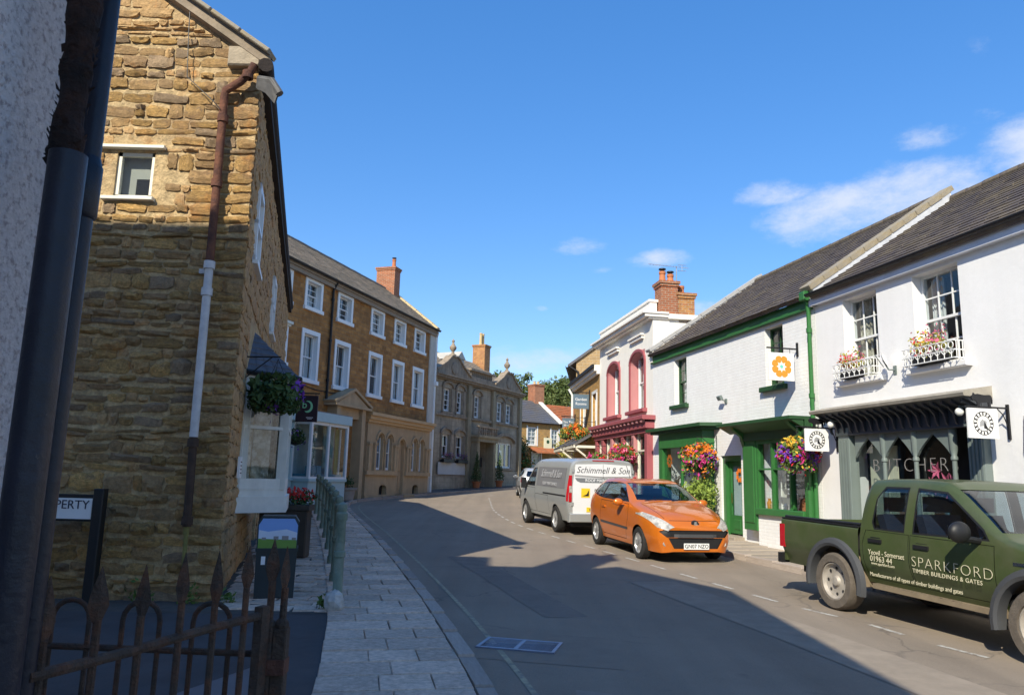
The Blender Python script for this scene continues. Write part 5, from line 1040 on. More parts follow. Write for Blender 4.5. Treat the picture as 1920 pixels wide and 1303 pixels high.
# ================================================================== TEAL SHOP
ts = FO.root('teal_shop', 'pale teal shop bay with big white framed windows built against the orange terrace', 'shop')
yf = -.85
MB().prism([(-15.0, 0), (-15.0, -.35), (-12.7, -.35), (-12.45, yf-.12), (-9.75, yf-.12), (-9.2, -.25), (-9.2, 0)], 'z', 3.62, 3.96).build('fascia', M_TEAL, ts)
MB().prism([(-15.0, 0), (-15.0, -.35), (-12.7, -.35), (-12.45, yf-.12), (-9.75, yf-.12), (-9.2, -.25), (-9.2, 0)], 'z', 3.96, 3.99).build('fascia_lead', M_LEAD, ts)
MB().prism([(-12.55, 0), (-12.5, yf), (-9.85, yf), (-9.35, -.2), (-9.35, 0)], 'z', .4, 1.42).prism([(-12.6, 0), (-12.55, yf-.06), (-9.82, yf-.06), (-9.3, -.22), (-9.3, 0)], 'z', 1.42, 1.52).build('stall_riser', M_TEAL, ts)
wp = [(-12.5, -.1), (-12.47, yf+.02), (-11.25, yf+.02), (-9.87, yf+.02), (-9.37, -.22)]
fr_ = MB()
for p in wp: fr_.box(p[0]-.055, p[0]+.055, p[1]-.05, p[1]+.05, 1.52, 3.62)
for p, q in zip(wp, wp[1:]):
    for z0, z1 in ((1.52, 1.6), (3.5, 3.62)): fr_.prism([(p[0], p[1]-.04), (q[0], q[1]-.04), (q[0], q[1]+.04), (p[0], p[1]+.04)], 'z', z0, z1)
sw = fr_.build('shop_window', M_WPAINT, ts)
for p, q in zip(wp, wp[1:]): inst('pane', pane_mesh(), sw, ((p[0]+q[0])/2, (p[1]+q[1])/2, 2.55), (0, 0, atan2(q[1]-p[1], q[0]-p[0])), (hypot(q[0]-p[0], q[1]-p[1])-.1, 1, 1.95))
MB().poly([(-12.5, -.02, 1.45), (-9.4, -.02, 1.45), (-9.4, -.02, 3.62), (-12.5, -.02, 3.62)]).build('shop_lining', mat('sea_lining', (.45, .52, .50), .8, var=.25, vs=3), ts)
MB().box(-12.3, -9.9, -.7, 0, 1.52, 1.7).build('display_shelf', M_TEALB, ts)
MB().poly([(-12.1, -.5, 1.8), (-11.6, -.5, 1.8), (-11.6, -.5, 3.3), (-12.1, -.5, 3.3)]).build('window_hanging', mat('leafy_print', (.55, .60, .50), .7, var=.2, col2=(.05, .14, .10), c2s=9, c2t=.5, c2w=.03), ts)
curtain(ts, -10.9, -10.2, 1.7, 3.45, -.4, mat('green_drape', (.25, .42, .38), .8, var=.3, vs=8), amp=.04); curtain(ts, -10.15, -9.95, 1.7, 3.45, -.5, mat('mustard_drape', (.50, .45, .18), .8), amp=.03)
MB().box(-12.2, -11.8, -.72, -.5, 1.7, 1.98).box(-11.1, -10.8, -.72, -.5, 1.7, 1.9).box(-11.7, -11.4, -.7, -.5, 1.7, 2.0).build('display_box', M_TEALB, ts)
MB().box(-15.0, -12.6, -.22, 0, .4, 1.45).box(-15.0, -12.6, -.28, 0, 1.45, 1.55).build('stall_riser', M_TEAL, ts)
for z in (.7, .95, 1.2): MB().box(-15, -12.6, -.235, -.22, z, z+.02).build('board_joint', M_TEALB, ts)
fr_ = MB(); fr_.box(-15, -14.9, -.2, -.1, 1.55, 3.62); fr_.box(-12.75, -12.62, -.2, -.1, 1.55, 3.62); fr_.box(-15, -12.6, -.2, -.1, 3.5, 3.62); fr_.box(-13.85, -13.78, -.2, -.1, 1.55, 3.5); sw2 = fr_.build('shop_window', M_TEAL, ts)
inst('pane', pane_mesh(), sw2, (-14.35, -.14, 2.52), (0, 0, 0), (1.05, 1, 1.94)); inst('pane', pane_mesh(), sw2, (-13.25, -.14, 2.52), (0, 0, 0), (1.05, 1, 1.94))
MB().poly([(-15, -.02, 1.5), (-12.6, -.02, 1.5), (-12.6, -.02, 3.62), (-15, -.02, 3.62)]).build('shop_lining', mat('sea_lining', (.45, .52, .5), .8), ts); MB().box(-14.7, -13.9, -.10, -.03, 1.55, 2.0).box(-13.6, -12.9, -.10, -.03, 1.55, 2.0).build('display_box', mat('teal_box', (.12, .42, .48), .6), ts); MB().box(-14.5, -14.1, -.09, -.04, 2.0, 2.3).build('display_card', M_WHT, ts)
w_ = FO.w(-13.6, -.3, 0); b_ = FO.w(-13.5, -.85, 2.95); basket(b_.x, b_.y, b_.z, .38, 'dark trailing flower basket in front of the teal shop', cols=(3,), n=300, dark=True, wallpt=(w_.x, w_.y))
c = FO.w(-9.0, -.5, 0); potplant('planter_tub', 'pale stone trough of dark shrubs beside the teal shop', c.x, c.y, gs(c.y)+.09, .42, .5, (.3, .22), None, False, M_LEAF, 160, potm=M_KERB)
# ================================================================== OCHRE RUBBLE HOUSE (left)
SX, SY = -3.5, 9.5
sh = thing('rubble_house', 'big ochre rubble stone house with gable end, rusty downpipe and white bay window', 'house', (SX, SY, 0))
MS = Matrix.Rotation(pi/2+radians(14.7), 4, 'Z')     # side wall frame: x along the street, y into the house
dS = Vector((-sin(radians(14.7)), cos(radians(14.7)), 0))
WIN = (-1.80, -1.30, 5.22, 5.86)
def verge(x): return 7.22+min(-x, 6.4+x)*.655
wall(sh, -6.4, 0, -.1, 7.2, [(*WIN, .16)], M_MORTAR, reveal=0)
mb = MB(); mb.poly([(-6.4, 0, 7.2), (0, 0, 7.2), (-3.2, 0, verge(-3.2))]); e = dS*15.0
mb.poly([(-6.4, 0, -.1), (-6.4+e.x, e.y, -.1), (-6.4+e.x, e.y, 7.2), (-6.4, 0, 7.2)]); mb.poly([(e.x, e.y, -.1), (e.x, e.y, 7.2), (e.x-3.2, e.y, verge(-3.2)), (e.x-6.4, e.y, 7.2), (e.x-6.4, e.y, -.1)])
mb.build('side_wall', M_MORTAR, sh)
wall(sh, 0, 15.0, -.1, 7.2, [(.95, 1.85, 4.68, 5.85, .14), (6.2, 7.1, 4.6, 5.8, .14), (2.05, 4.25, 1.3, 3.1, .4), (6.0, 7.0, .1, 2.3, .3), (8.4, 9.6, 1.3, 2.6, .2)], M_MORTAR, M=MS)
def stone_mesh(name, m, seed, nx=4, nz=3):
    r = random.Random(seed); b = MB(); vs = []
    for j in range(nz+1):
        for i in range(nx+1):
            u, v = i/nx-.5, j/nz-.5; ed = (i in (0, nx)) or (j in (0, nz)); co = (i in (0, nx)) and (j in (0, nz))
            x = u*(.95 if co else 1)+r.uniform(-.05, .05); z = v*(.88 if co else 1)+r.uniform(-.10, .10)
            y = -.2-r.uniform(0, .65) if ed else -.45-r.uniform(0, .85)
            vs.append((x, y, z))
    w = nx+1; fs = [(j*w+i, j*w+i+1, (j+1)*w+i+1, (j+1)*w+i) for j in range(nz) for i in range(nx)]
    ring = [i for i in range(w)]+[j*w+nx for j in range(1, nz+1)]+[nz*w+i for i in range(nx-1, -1, -1)]+[j*w for j in range(nz-1, 0, -1)]
    o = len(vs); vs += [(vs[i][0]*1.02, .15, vs[i][2]*1.02) for i in ring]
    n = len(ring); fs += [(ring[(k+1) % n], ring[k], o+k, o+(k+1) % n) for k in range(n)]
    b.add(vs, fs); me = b.mesh(name, m, True); autosmooth(me, 26); return b, me
STN = [stone_mesh('stone', M_STONE, 100+i) for i in range(14)]; STG = [stone_mesh('stone', M_STONEG, 200+i) for i in range(5)]
cnt = 0; stuff = MB(); z = .02; row = 0
while z < 9.3:
    h = RND.choice((.08, .11, .13, .15, .18, .22))*RND.uniform(.9, 1.1); x = .012; first = True
    while x > -6.4:
        w = RND.choice((.12, .17, .22, .26, .31, .37, .46))*RND.uniform(.85, 1.15) if not first else (.42 if row % 2 else .24); first_q = first; first = False
        hh = h; xc = x-w/2; zc = z+h/2
        x -= w+.026
        if z+h > verge(xc)-.02 or z+h > verge(xc-w/2*.9)-.02 and xc > -3.2: continue
        if xc+w/2 > WIN[0]-.04 and xc-w/2 < WIN[1]+.04 and zc+h/2 > WIN[2]-.06 and zc-h/2 < WIN[3]+.1: continue
        dp = RND.uniform(.012, .055) if not first_q else .04
        nst = 1
        if h > .21 and w < .34 and RND.random() < .3: nst = 2
        for k in range(nst):
            hz = ((h-.026)/nst-.008)*RND.uniform(.72, 1.16); zz = z+(k+.5)*h/nst+RND.uniform(-.022, .022)
            if xc > -2.15 and cnt < 300 and w*h > .020:
                me = RND.choice(STG)[1] if RND.random() < .13 else RND.choice(STN)[1]
                inst('stone', me, sh, (xc, 0, zz), (0, RND.uniform(-.10, .10), 0), (w, dp, hz)); cnt += 1
            else:
                b_ = RND.choice(STN)[0]; stuff.add([(xc+v.x*w, v.y*dp, zz+v.z*hz) for v in b_.v], b_.f)
    z += h; row += 1
# side wall stones, laid on the street face
z = .02; row = 0; MSi = MS
holes = [(.95, 1.85, 4.68, 5.85), (6.2, 7.1, 4.6, 5.8), (1.85, 4.45, 1.1, 3.9), (6.0, 7.0, .1, 2.3), (8.4, 9.6, 1.3, 2.6)]
while z < 7.0:
    h = RND.choice((.15, .18, .21, .25)); x = .02; first = True
    while x < 15:
        w = RND.uniform(.24, .6) if not first else (.24 if row % 2 else .42); first = False; xc = x+w/2; zc = z+h/2; x += w+.018
        if any(a-.04 < xc+w/2 and xc-w/2 < b+.04 and c-.04 < zc+h/2 and zc-h/2 < d+.06 for a, b, c, d in holes): continue
        b_ = RND.choice(STN)[0]; dp = RND.uniform(.025, .05); stuff.add([MS @ Vector((xc+v.x*w, v.y*dp, zc+v.z*(h-.02))) for v in b_.v], b_.f)
    z += h; row += 1
stuff.build('rubble_stones', M_STONE, sh, True, kind='stuff')
# attic window
sw = MB(); a, b, c, d = WIN
for q in ((a, a+.05, c, d), (b-.05, b, c, d), (a, b, c, c+.05), (a, b, d-.05, d)): sw.box(q[0], q[1], .03, .09, q[2], q[3])
w_ = sw.build('window', M_CRPAINT, sh); inst('pane', pane_mesh(), w_, ((a+b)/2, .06, (c+d)/2), (0, 0, .01), (b-a, 1, d-c))
MB().poly([(a, .17, c), (b, .17, c), (b, .17, d), (a, .17, d)]).build('room_backdrop', mat('grey_room', (.50, .47, .40), .8, var=.2), w_)
MB().box(a+.24, b-.06, .10, .16, c+.05, c+.30).build('dark_box', M_DARK, w_)
MB().box(a-.12, b+.06, -.09, .1, c-.05, c, 0, .008).build('window_sill', M_CRPAINT, sh); MB().box(a-.35, b+.14, -.08, .05, d+.03, d+.075, 0, .006).build('lintel', M_CRPAINT, sh)
# side window frames
for (x0, x1, z0, z1) in ((.95, 1.85, 4.68, 5.85), (6.2, 7.1, 4.6, 5.8)):
    f = MB(MS)
    for q in ((x0, x0+.09, z0, z1), (x1-.09, x1, z0, z1), (x0, x1, z0, z0+.09), (x0, x1, z1-.09, z1), (x0, x1, (z0+z1)/2-.03, (z0+z1)/2+.03)): f.box(q[0], q[1], -.055, .06, q[2], q[3])
    f.box(x0-.08, x1+.08, -.10, .02, z0-.06, z0); w_ = f.build('window', M_WPAINT, sh)
    MB(MS).poly([(x0, .02, z0), (x1, .02, z0), (x1, .02, z1), (x0, .02, z1)]).build('pane', GLASS, w_); MB(MS).poly([(x0, .14, z0), (x1, .14, z0), (x1, .14, z1), (x0, .14, z1)]).build('curtain', M_NET, w_)
f = MB(MS); x0, x1, z0, z1 = 8.4, 9.6, 1.3, 2.6
for q in ((x0, x0+.09, z0, z1), (x1-.09, x1, z0, z1), (x0+.09, x1-.09, z0, z0+.09), (x0+.09, x1-.09, z1-.09, z1), (x0+.56, x0+.64, z0+.09, z1-.09)): f.box(q[0], q[1], .04, .12, q[2], q[3])
w_ = f.build('window', M_WPAINT, sh); MB(MS).poly([(x0, .08, z0), (x1, .08, z0), (x1, .08, z1), (x0, .08, z1)]).build('pane', GLASS, w_); MB(MS).poly([(x0, .19, z0), (x1, .19, z0), (x1, .19, z1), (x0, .19, z1)]).build('curtain', M_NET, w_)
f = MB(MS).box(6.0, 7.0, .2, .26, .1, 2.3)
for q in ((6.1, 6.45, .3, 1.0), (6.55, 6.9, .3, 1.0), (6.1, 6.45, 1.15, 2.15), (6.55, 6.9, 1.15, 2.15)): f.box(q[0], q[1], .175, .2, q[2], q[3])
f.build('door', M_GREYPD, sh)
# roof of stone tiles with dark eaves
mb = MB(); rt = verge(-3.2)
for (xa, za, xb, zb) in ((.16, 7.06, -3.2, rt+.06), (-6.56, 7.06, -3.2, rt+.06)):
    A = Vector((xa, -.14, za)); B = Vector((xb, -.14, zb)); A2, B2 = A+dS*15.3, B+dS*15.3; up = Vector((0, 0, .15))
    mb.add([A, B, B2, A2, A+up, B+up, B2+up, A2+up], [(0, 1, 2, 3), (7, 6, 5, 4), (0, 4, 5, 1), (1, 5, 6, 2), (2, 6, 7, 3), (3, 7, 4, 0)])
mb.build('roof', M_STILE, sh)
vt = MB().box(-.24, .24, -.12, .16, 0, .055, 0, .01).mesh('verge_tile', M_COPE); sl_ = atan2(rt+.06-7.06, 3.36)
for k in range(8):
    t = (k+.5)/8; inst('verge_tile', vt, sh, (.16-3.36*t, -.12, 7.06+(rt-7.0)*t+.155), (RND.uniform(-.03, .03), sl_, 0), (1.0, 1, 1.0))
MB().box(-.42, .02, -.13, .02, 7.08, 7.36, 0, .02).build('kneeler_stone', mat('grey_kneeler', (.38, .31, .22), .9, var=.3, vs=6, bump=.8), sh)
ep = Vector((.13, -.2, 7.05)); MB().tube([ep, ep+dS*15.4], .10, 10).build('gutter', mat('rotten_gutter', (.022, .015, .012), .85, var=.4, bump=.8), sh, True)
MB(MS).box(-.1, 15.2, -.12, .02, 6.86, 7.08).build('eaves_board', mat('dark_eaves', (.03, .022, .018), .85, var=.3), sh)
fl_ = MB(Matrix.Translation((-.02, 0, -.2))); fl_.add([(.10, -.35, 7.0), (.30, -.42, 6.95), (.42, -.40, 6.78), (.36, -.36, 6.62), (.22, -.33, 6.78), (.08, -.3, 6.86)], [(0, 1, 2, 3, 4, 5)]).add([(.10, -.30, 7.0), (.30, -.37, 6.96), (.42, -.36, 6.79), (.36, -.31, 6.63), (.22, -.28, 6.79), (.08, -.25, 6.87)], [(5, 4, 3, 2, 1, 0)])
fl_.tube([(.12, -.3, 6.98), (.3, -.36, 6.93), (.42, -.36, 6.75)], .055, 8).build('broken_gutter_end', mat('broken_lead', (.12, .115, .11), .6, var=.5, vs=6), sh)
# downpipe in painted and bare lengths
px = -.39
downpipe(sh, [(-.02, -.2, 7.05), (-.06, -.2, 6.95), (-.2, -.16, 6.82), (-.40, -.13, 6.70), (px-.02, -.13, 6.6), (px-.01, -.13, 5.6), (px, -.13, 4.33)], .052, M_RUSTP, 'downpipe', collars=[(px-.01, -.13, 6.3), (px-.01, -.13, 5.4), (-.1, -.19, 6.9)])
p2 = downpipe(sh, [(px, -.13, 4.33), (px+.01, -.13, 2.12)], .052, M_PIPEW, 'downpipe', collars=[(px, -.13, 4.30), (px, -.13, 3.95)]); p2['label'] = 'white painted length of downpipe with rust chips'
downpipe(sh, [(px+.01, -.13, 2.12), (px+.03, -.13, 1.05)], .05, M_PIPEB, 'downpipe', collars=[(px+.01, -.13, 2.05), (px+.03, -.13, 1.12)])
p2 = downpipe(sh, [(px+.03, -.13, 1.05), (px+.05, -.13, .12)], .026, M_PIPEY, 'downpipe', collars=[(px+.03, -.13, 1.0)]); p2['label'] = 'thin mossy yellow pipe at the foot of the downpipe'
MB().box(px-.14, px+.0, -.10, -.02, 4.2, 4.26).build('pipe_bracket', M_PIPEW, sh)
tag(MB().tube([(SX-1.02, SY-.12, 8.4), (SX-.98, SY-.11, 7.5), (SX-.94, SY-.11, 6.9), (SX-.55, SY-.11, 6.55), (SX-.42, SY-.2, 6.4)], .007, 5).build('wall_cable', M_BLACK), 'thin black cable hanging down the sunlit gable to the downpipe', 'cable')
pq = tag(MB(Matrix.Translation((SX, SY, 0)) @ MS).box(.95, 1.25, -.09, -.055, 1.63, 1.92, 0, .006).build('wall_plaque', M_SIGNW), 'small white plaque on the corner of the rubble house beside the bay window', 'plaque')
for k in range(4): MB(Matrix.Translation((SX, SY, 0)) @ MS).box(1.0, 1.2, -.093, -.0905, 1.69+k*.05, 1.705+k*.05).build('printed_line', M_INK, pq)
# canted bay window
PB = [(1.9, .0), (2.32, -.62), (3.95, -.62), (4.4, .0)]
bay = MB(MS).prism([(1.82, .02), (2.28, -.70), (4.0, -.70), (4.48, .02)], 'z', 1.12, 1.36).prism([(1.86, .02), (2.30, -.66), (3.98, -.66), (4.44, .02)], 'z', 1.36, 1.46).prism([(1.86, .02), (2.30, -.66), (3.98, -.66), (4.44, .02)], 'z', 3.0, 3.22)
for p in PB: bay.box(p[0]-.075, p[0]+.075, p[1]-.03, p[1]+.10, 1.46, 3.0)
for p, q in zip(PB, PB[1:]):
    v = Vector((q[0]-p[0], q[1]-p[1])); nrm = Vector((v.y, -v.x)).normalized()*.04
    for z0, z1 in ((1.46, 1.62), (2.9, 3.0), (2.36, 2.41)): bay.prism([(p[0]-nrm.x, p[1]-nrm.y), (q[0]-nrm.x, q[1]-nrm.y), (q[0]+nrm.x, q[1]+nrm.y), (p[0]+nrm.x, p[1]+nrm.y)], 'z', z0, z1)
    for t in (.10, .90): c = Vector(p)+v*t; bay.box(c.x-.04, c.x+.04, c.y-.04, c.y+.04, 1.62, 2.9)
bw = bay.build('bay_window', mat('streaked_white_paint', (.74, .74, .68), .5, var=.12, vs=5, streak=.12), sh)  # off-white paint, mottled and faintly streaked
for p, q in zip(PB, PB[1:]):
    for z0, z1 in ((1.62, 2.36), (2.41, 2.9)): MB(MS).poly([(p[0], p[1]+.02, z0), (q[0], q[1]+.02, z0), (q[0], q[1]+.02, z1), (p[0], p[1]+.02, z1)]).build('pane', GLASS, bw)
cm = MB(MS)
for p, q in zip(PB, PB[1:]):
    n = 26
    for seg in ((.06, .40), (.5, .82)):
        vs = []
        for i in range(n+1):
            t = seg[0]+(seg[1]-seg[0])*i/n; o = .14+.03*sin(i*1.4)
            vs += [(p[0]+(q[0]-p[0])*t, p[1]+(q[1]-p[1])*t+o, 1.5), (p[0]+(q[0]-p[0])*t, p[1]+(q[1]-p[1])*t+o, 3.0)]
        cm.add(vs, [(2*i, 2*i+2, 2*i+3, 2*i+1) for i in range(n)])
cm.build('curtain', M_CURT, bw, True); MB(MS).poly([(1.95, .25, 1.3), (4.35, .25, 1.3), (4.35, .25, 3.1), (1.95, .25, 3.1)]).build('room_backdrop', M_ROOM, bw)
rfm = MB(MS); ap = (2.75, .0, 3.95), (3.55, 0, 3.95); E_ = [(1.80, .03, 3.22), (2.26, -.74, 3.2), (4.02, -.74, 3.2), (4.50, .03, 3.22)]
rfm.add([*E_, *ap], [(0, 1, 4), (1, 2, 5, 4), (2, 3, 5)]).add([*E_, *[(x, y, z-.06) for x, y, z in E_]], [(0, 4, 5, 1), (1, 5, 6, 2), (2, 6, 7, 3), (4, 7, 6, 5)])
br_ = rfm.build('bay_roof', M_SLATEB, bw)
sc_ = MB(MS)
for (a, b, t) in ((E_[0], E_[1], ap[0]), (E_[1], E_[2], None)):
    for k in range(7):
        q0, q1 = k/7, (k+1)/7
        def P_(u, q):
            lo = Vector(a)+(Vector(b)-Vector(a))*u; hi = Vector(t) if t else Vector(ap[0])+(Vector(ap[1])-Vector(ap[0]))*u
            return lo+(hi-lo)*q
        for i in range(5):
            u0, u1 = (i+(.0 if k % 2 else .0))/5+.008, (i+1)/5-.008; off = Vector((0, -.004, .022))
            A = [P_(u0, q0)+off, P_(u1, q0)+off, P_(u1, q1)+Vector((0, 0, .006)), P_(u0, q1)+Vector((0, 0, .006)), P_(u0, q0), P_(u1, q0)]
            sc_.add(A, [(0, 1, 2, 3), (4, 5, 1, 0)])
sc_.build('slate_course', M_SLATEB, br_, kind='stuff')
MB(MS).tube([(2.25, -.77, 3.18), (4.05, -.77, 3.18)], .035, 8).tube([(1.78, .0, 3.2), (2.25, -.77, 3.18)], .035, 8).build('gutter', M_IRON, bw)
basket(-3.44, 11.05, 2.84, .37, 'large dark hanging basket of leafy trailing plants in front of the bay window', cols=(3,), n=110, dark=True, wallpt=(-3.93, 11.1), trail=.55, foliage=8.0)
# plum black shop sign
t = thing('hanging_sign', 'plum black shop sign with mint crescent logo beside the hanging basket', 'shop sign', (-5.1, 19, 2.98), 0)
MB().box(-.27, .27, -.02, .02, 0, .66, 0, .005).build('sign_board', M_SIGND, t)
cr = []
for q in range(15): a = -1.9+q*3.6/14; cr.append((.02+.13*cos(a), .38+.15*sin(a)))
for q in range(14, -1, -1): a = -1.9+q*3.6/14; cr.append((-.02+.115*cos(a), .39+.12*sin(a)))
MB().add([(x, -.0215, z) for x, z in cr], [(i, i+1, 28-i, 29-i) for i in range(14)]).build('printed_crescent', M_GREENL, t); text('b', .26, t, (-.06, -.022, .42), (pi/2, 0, 0), M_GREENL)
MB().box(.0, .17, -.022, -.0205, .10, .115).box(.03, .14, -.022, -.0205, .07, .08).build('printed_line', M_WHT, t)
MB().box(-.95, .3, -.012, .012, .70, .73).box(-.98, -.94, -.03, .03, .45, .95).tube([(-.2, 0, .7), (-.2, 0, .64)], .006, 5).tube([(.2, 0, .7), (.2, 0, .64)], .006, 5).build('bracket', M_IRON, t)
t = thing('flower_planter', 'tall dark timber planter of red geraniums between the bay window and the railing', 'planter', (-3.92, 13.7, gs(13.7)+.1))
MB().box(-.42, .42, -.16, .16, 0, .86, 0, .02).box(-.46, .46, -.19, .19, .80, .9, 0, .01).build('trough', mat('dark_timber', (.06, .05, .04), .85, var=.3), t)
MB().leaves((-.2, 0, .98), (.28, .2, .16), 160, .05).leaves((.22, 0, .98), (.28, .2, .16), 160, .05).build('foliage', M_LEAF, t, kind='stuff'); MB().leaves((-.2, 0, 1.08), (.27, .2, .12), 150, .045).leaves((.22, 0, 1.06), (.27, .2, .12), 130, .045).build('blossom', M_F[2], t, kind='stuff')
for k, (x, y, r_) in enumerate(((-3.75, 9.32, .14), (-4.3, 9.3, .16), (-5.6, 9.3, .12), (-2.12, 9.2, .10), (-3.3, 9.4, .10))):
    tg = thing('weed', ('green weeds at the foot of the downpipe', 'low weeds at the foot of the gable left of the downpipe', 'small weeds behind the spear topped gate by the sign post', 'tuft of weeds beside the whitewashed stone', 'tiny weeds at the corner of the rubble house')[k], 'weed', (x, y, gs(y)+.1))
    MB().leaves((0, 0, r_*.7), (r_, r_*.6, r_*.9), 55, .035, 0, .1).build('foliage', M_LEAFL, tg, kind='stuff')
# name plate on posts
t = thing('street_sign', 'white name plate with black posts reading PROPERTY in front of the gable', 'street sign', (-5.35, 9.2, gs(9.2)+.09))
MB().box(-.62, .46, -.025, .02, .93, 1.24, 0, .006).build('sign_board', M_BLACK, t); MB().box(-.59, .43, -.03, -.0255, .955, 1.195).build('sign_plate', M_SIGNW, t)
text('PROPERTY', .145, t, (.40, -.032, 1.115), (pi/2, 0, 0), mat('navy_lettering', (.02, .025, .05), .6, var=0), align='RIGHT', xs=1.0)
MB().box(.44, .56, -.05, .06, 0, 1.31, 0, .01).build('post', M_BLACK, t); MB().box(-.74, -.62, -.05, .06, 0, 1.31, 0, .01).build('post', M_BLACK, t)
# litter bin with printed panel
t = thing('litter_bin', 'black litter bin with a printed panel of sky and green field', 'litter bin', (-2.92, 9.95, gs(9.95)+.1), radians(15))
MB().prism([(-.235, 0), (.235, 0), (.25, .92), (.20, .99), (-.20, .99), (-.25, .92)], 'y', -.2, .2).box(-.255, .255, -.215, .215, .56, .60).build('body', mat('navy_bin', (.024, .034, .038), .4, var=.15), t)
pn = [(-.23, .63), (.23, .63), (.235, .88), (.19, .96), (-.19, .96), (-.235, .88)]
MB().poly([(x, -.2035, z) for x, z in pn]).build('panel_sky', mat('sky_print', (.22, .38, .72), .4, var=.05), t)
MB().poly([(-.228, -.205, .70), (.228, -.205, .70), (.23, -.205, .79), (.1, -.205, .83), (-.12, -.205, .80), (-.23, -.205, .82)]).build('panel_cloud', mat('cloud_print', (.62, .68, .78), .4), t)
MB().poly([(-.23, -.2065, .60), (.23, -.2065, .60), (.23, -.2065, .70), (-.23, -.2065, .715)]).build('panel_field', mat('field_print', (.16, .30, .05), .4, var=.2), t)
hb = MB()
for x, w, h in ((-.05, .06, .045), (.05, .08, .05), (-.19, .05, .03), (.17, .05, .03)): hb.poly([(x, -.208, .70), (x+w, -.208, .70), (x+w, -.208, .70+h), (x, -.208, .70+h)])
hb.build('panel_houses', mat('house_print', (.25, .24, .25), .4), t); MB().box(-.18, -.13, -.204, -.2, .40, .5).build('sticker', M_WHT, t)
t = tag(MB().ball((-1.98, 9.12, gs(9.1)+.18), (.11, .12, .15), 10, 7, .12).build('marker_stone', mat('whitewashed_stone', (.50, .49, .46), .9, var=.35, vs=12, bump=1)), 'whitewashed round stone at the foot of the first green railing post', 'stone')
# sage green railing
rl = thing('railing', 'sage green tubular railing with banded posts along the left pavement', 'railing', (-2.02, 9.45, gs(9.45)))
ys_ = (9.45, 11.15, 12.95, 14.85, 16.85, 18.95, 21.15, 23.4); P_r = [(kl(y)-1.245, y, gs(y)+.1) for y in ys_]
pm = MB().lathe([(.075, 0), (.075, .12), (.06, .14), (.058, .55), (.072, .56), (.072, .62), (.058, .63), (.056, .98), (.07, 1.0), (.07, 1.07), (.05, 1.09), (.062, 1.13), (.055, 1.18), (.0, 1.21)], 14).mesh('post', M_RAIL, True); autosmooth(pm, 40)
for (x, y, z) in P_r: inst('post', pm, rl, (x+2.02, y-9.45, z-gs(9.45)))
for hh, r_ in ((1.035, .027), (.59, .022)):
    MB().tube([(x+2.02, y-9.45, z-gs(9.45)+hh) for x, y, z in P_r], r_, 9).build('rail', M_RAIL, rl, True)
# ================================================================== ROUGHCAST HOUSE BESIDE THE CAMERA
rh = thing('roughcast_house', 'pale pinkish roughcast house wall close on the left edge', 'house', (-1.2, 1.95, 0))
mb = MB(); L = 13.
G_ = [(0, -.1), (0, 8.3), (-2.2, 10.1), (-4.4, 8.3), (-4.4, -.1)]
mb.poly([(x, 0, z) for x, z in G_]); mb.poly([(x, -L, z) for x, z in G_][::-1]); mb.poly([(0, -L, -.1), (0, 0, -.1), (0, 0, 8.3), (0, -L, 8.3)]); mb.poly([(-4.4, 0, -.1), (-4.4, -L, -.1), (-4.4, -L, 8.3), (-4.4, 0, 8.3)])
mb.build('wall', M_ROUGH, rh)
mb = MB(); mb.prism([(.22, 8.12), (-2.2, 10.12), (-4.62, 8.12), (-4.62, 8.26), (-2.2, 10.28), (.22, 8.26)], 'y', -L-.1, .12); mb.build('roof', M_SLATE, rh)
for y0 in (-3.2, -6.4, -9.6):
    f = MB(); f.box(-.03, .03, y0, y0+.09, 4.6, 6.0).box(-.03, .03, y0+.91, y0+1.0, 4.6, 6.0).box(-.03, .03, y0, y0+1, 4.6, 4.7).box(-.03, .03, y0, y0+1, 5.9, 6.0).box(-.03, .03, y0, y0+1, 5.27, 5.33); w_ = f.build('window', M_WPAINT, rh); MB().poly([(.012, y0, 4.6), (.012, y0+1, 4.6), (.012, y0+1, 6), (.012, y0, 6)]).build('pane', M_DARK, w_)
rw = thing('rear_block', 'flat roofed rendered block joined behind the roughcast house', 'building', (-3.4, 1.9, 0))
MB().box(-2.8, 0, -8, 0, -.1, 9.95).build('wall', M_ROUGH, rw); MB().box(-2.9, .05, -8.1, .05, 9.95, 10.08).build('roof', M_LEAD, rw)
ck_ = MB().box(-1.55, -.75, -.75, -.12, 10.0, 11.7).box(-1.6, -.7, -.8, -.07, 11.7, 11.85).build('chimney', M_BRICK, rw); pots(ck_, [(-1.35, -.43, 11.85, .4), (-.95, -.43, 11.85, .4)], M_POT, cowl=False)
rw = thing('tall_block', 'taller rendered block stepping up behind the roughcast house', 'building', (-6.25, 1.9, 0))
MB().box(-7.5, 0, -8, 0, -.1, 11.0).build('wall', M_ROUGH, rw); MB().box(-7.6, .05, -8.1, .05, 11.0, 11.12).build('roof', M_LEAD, rw)
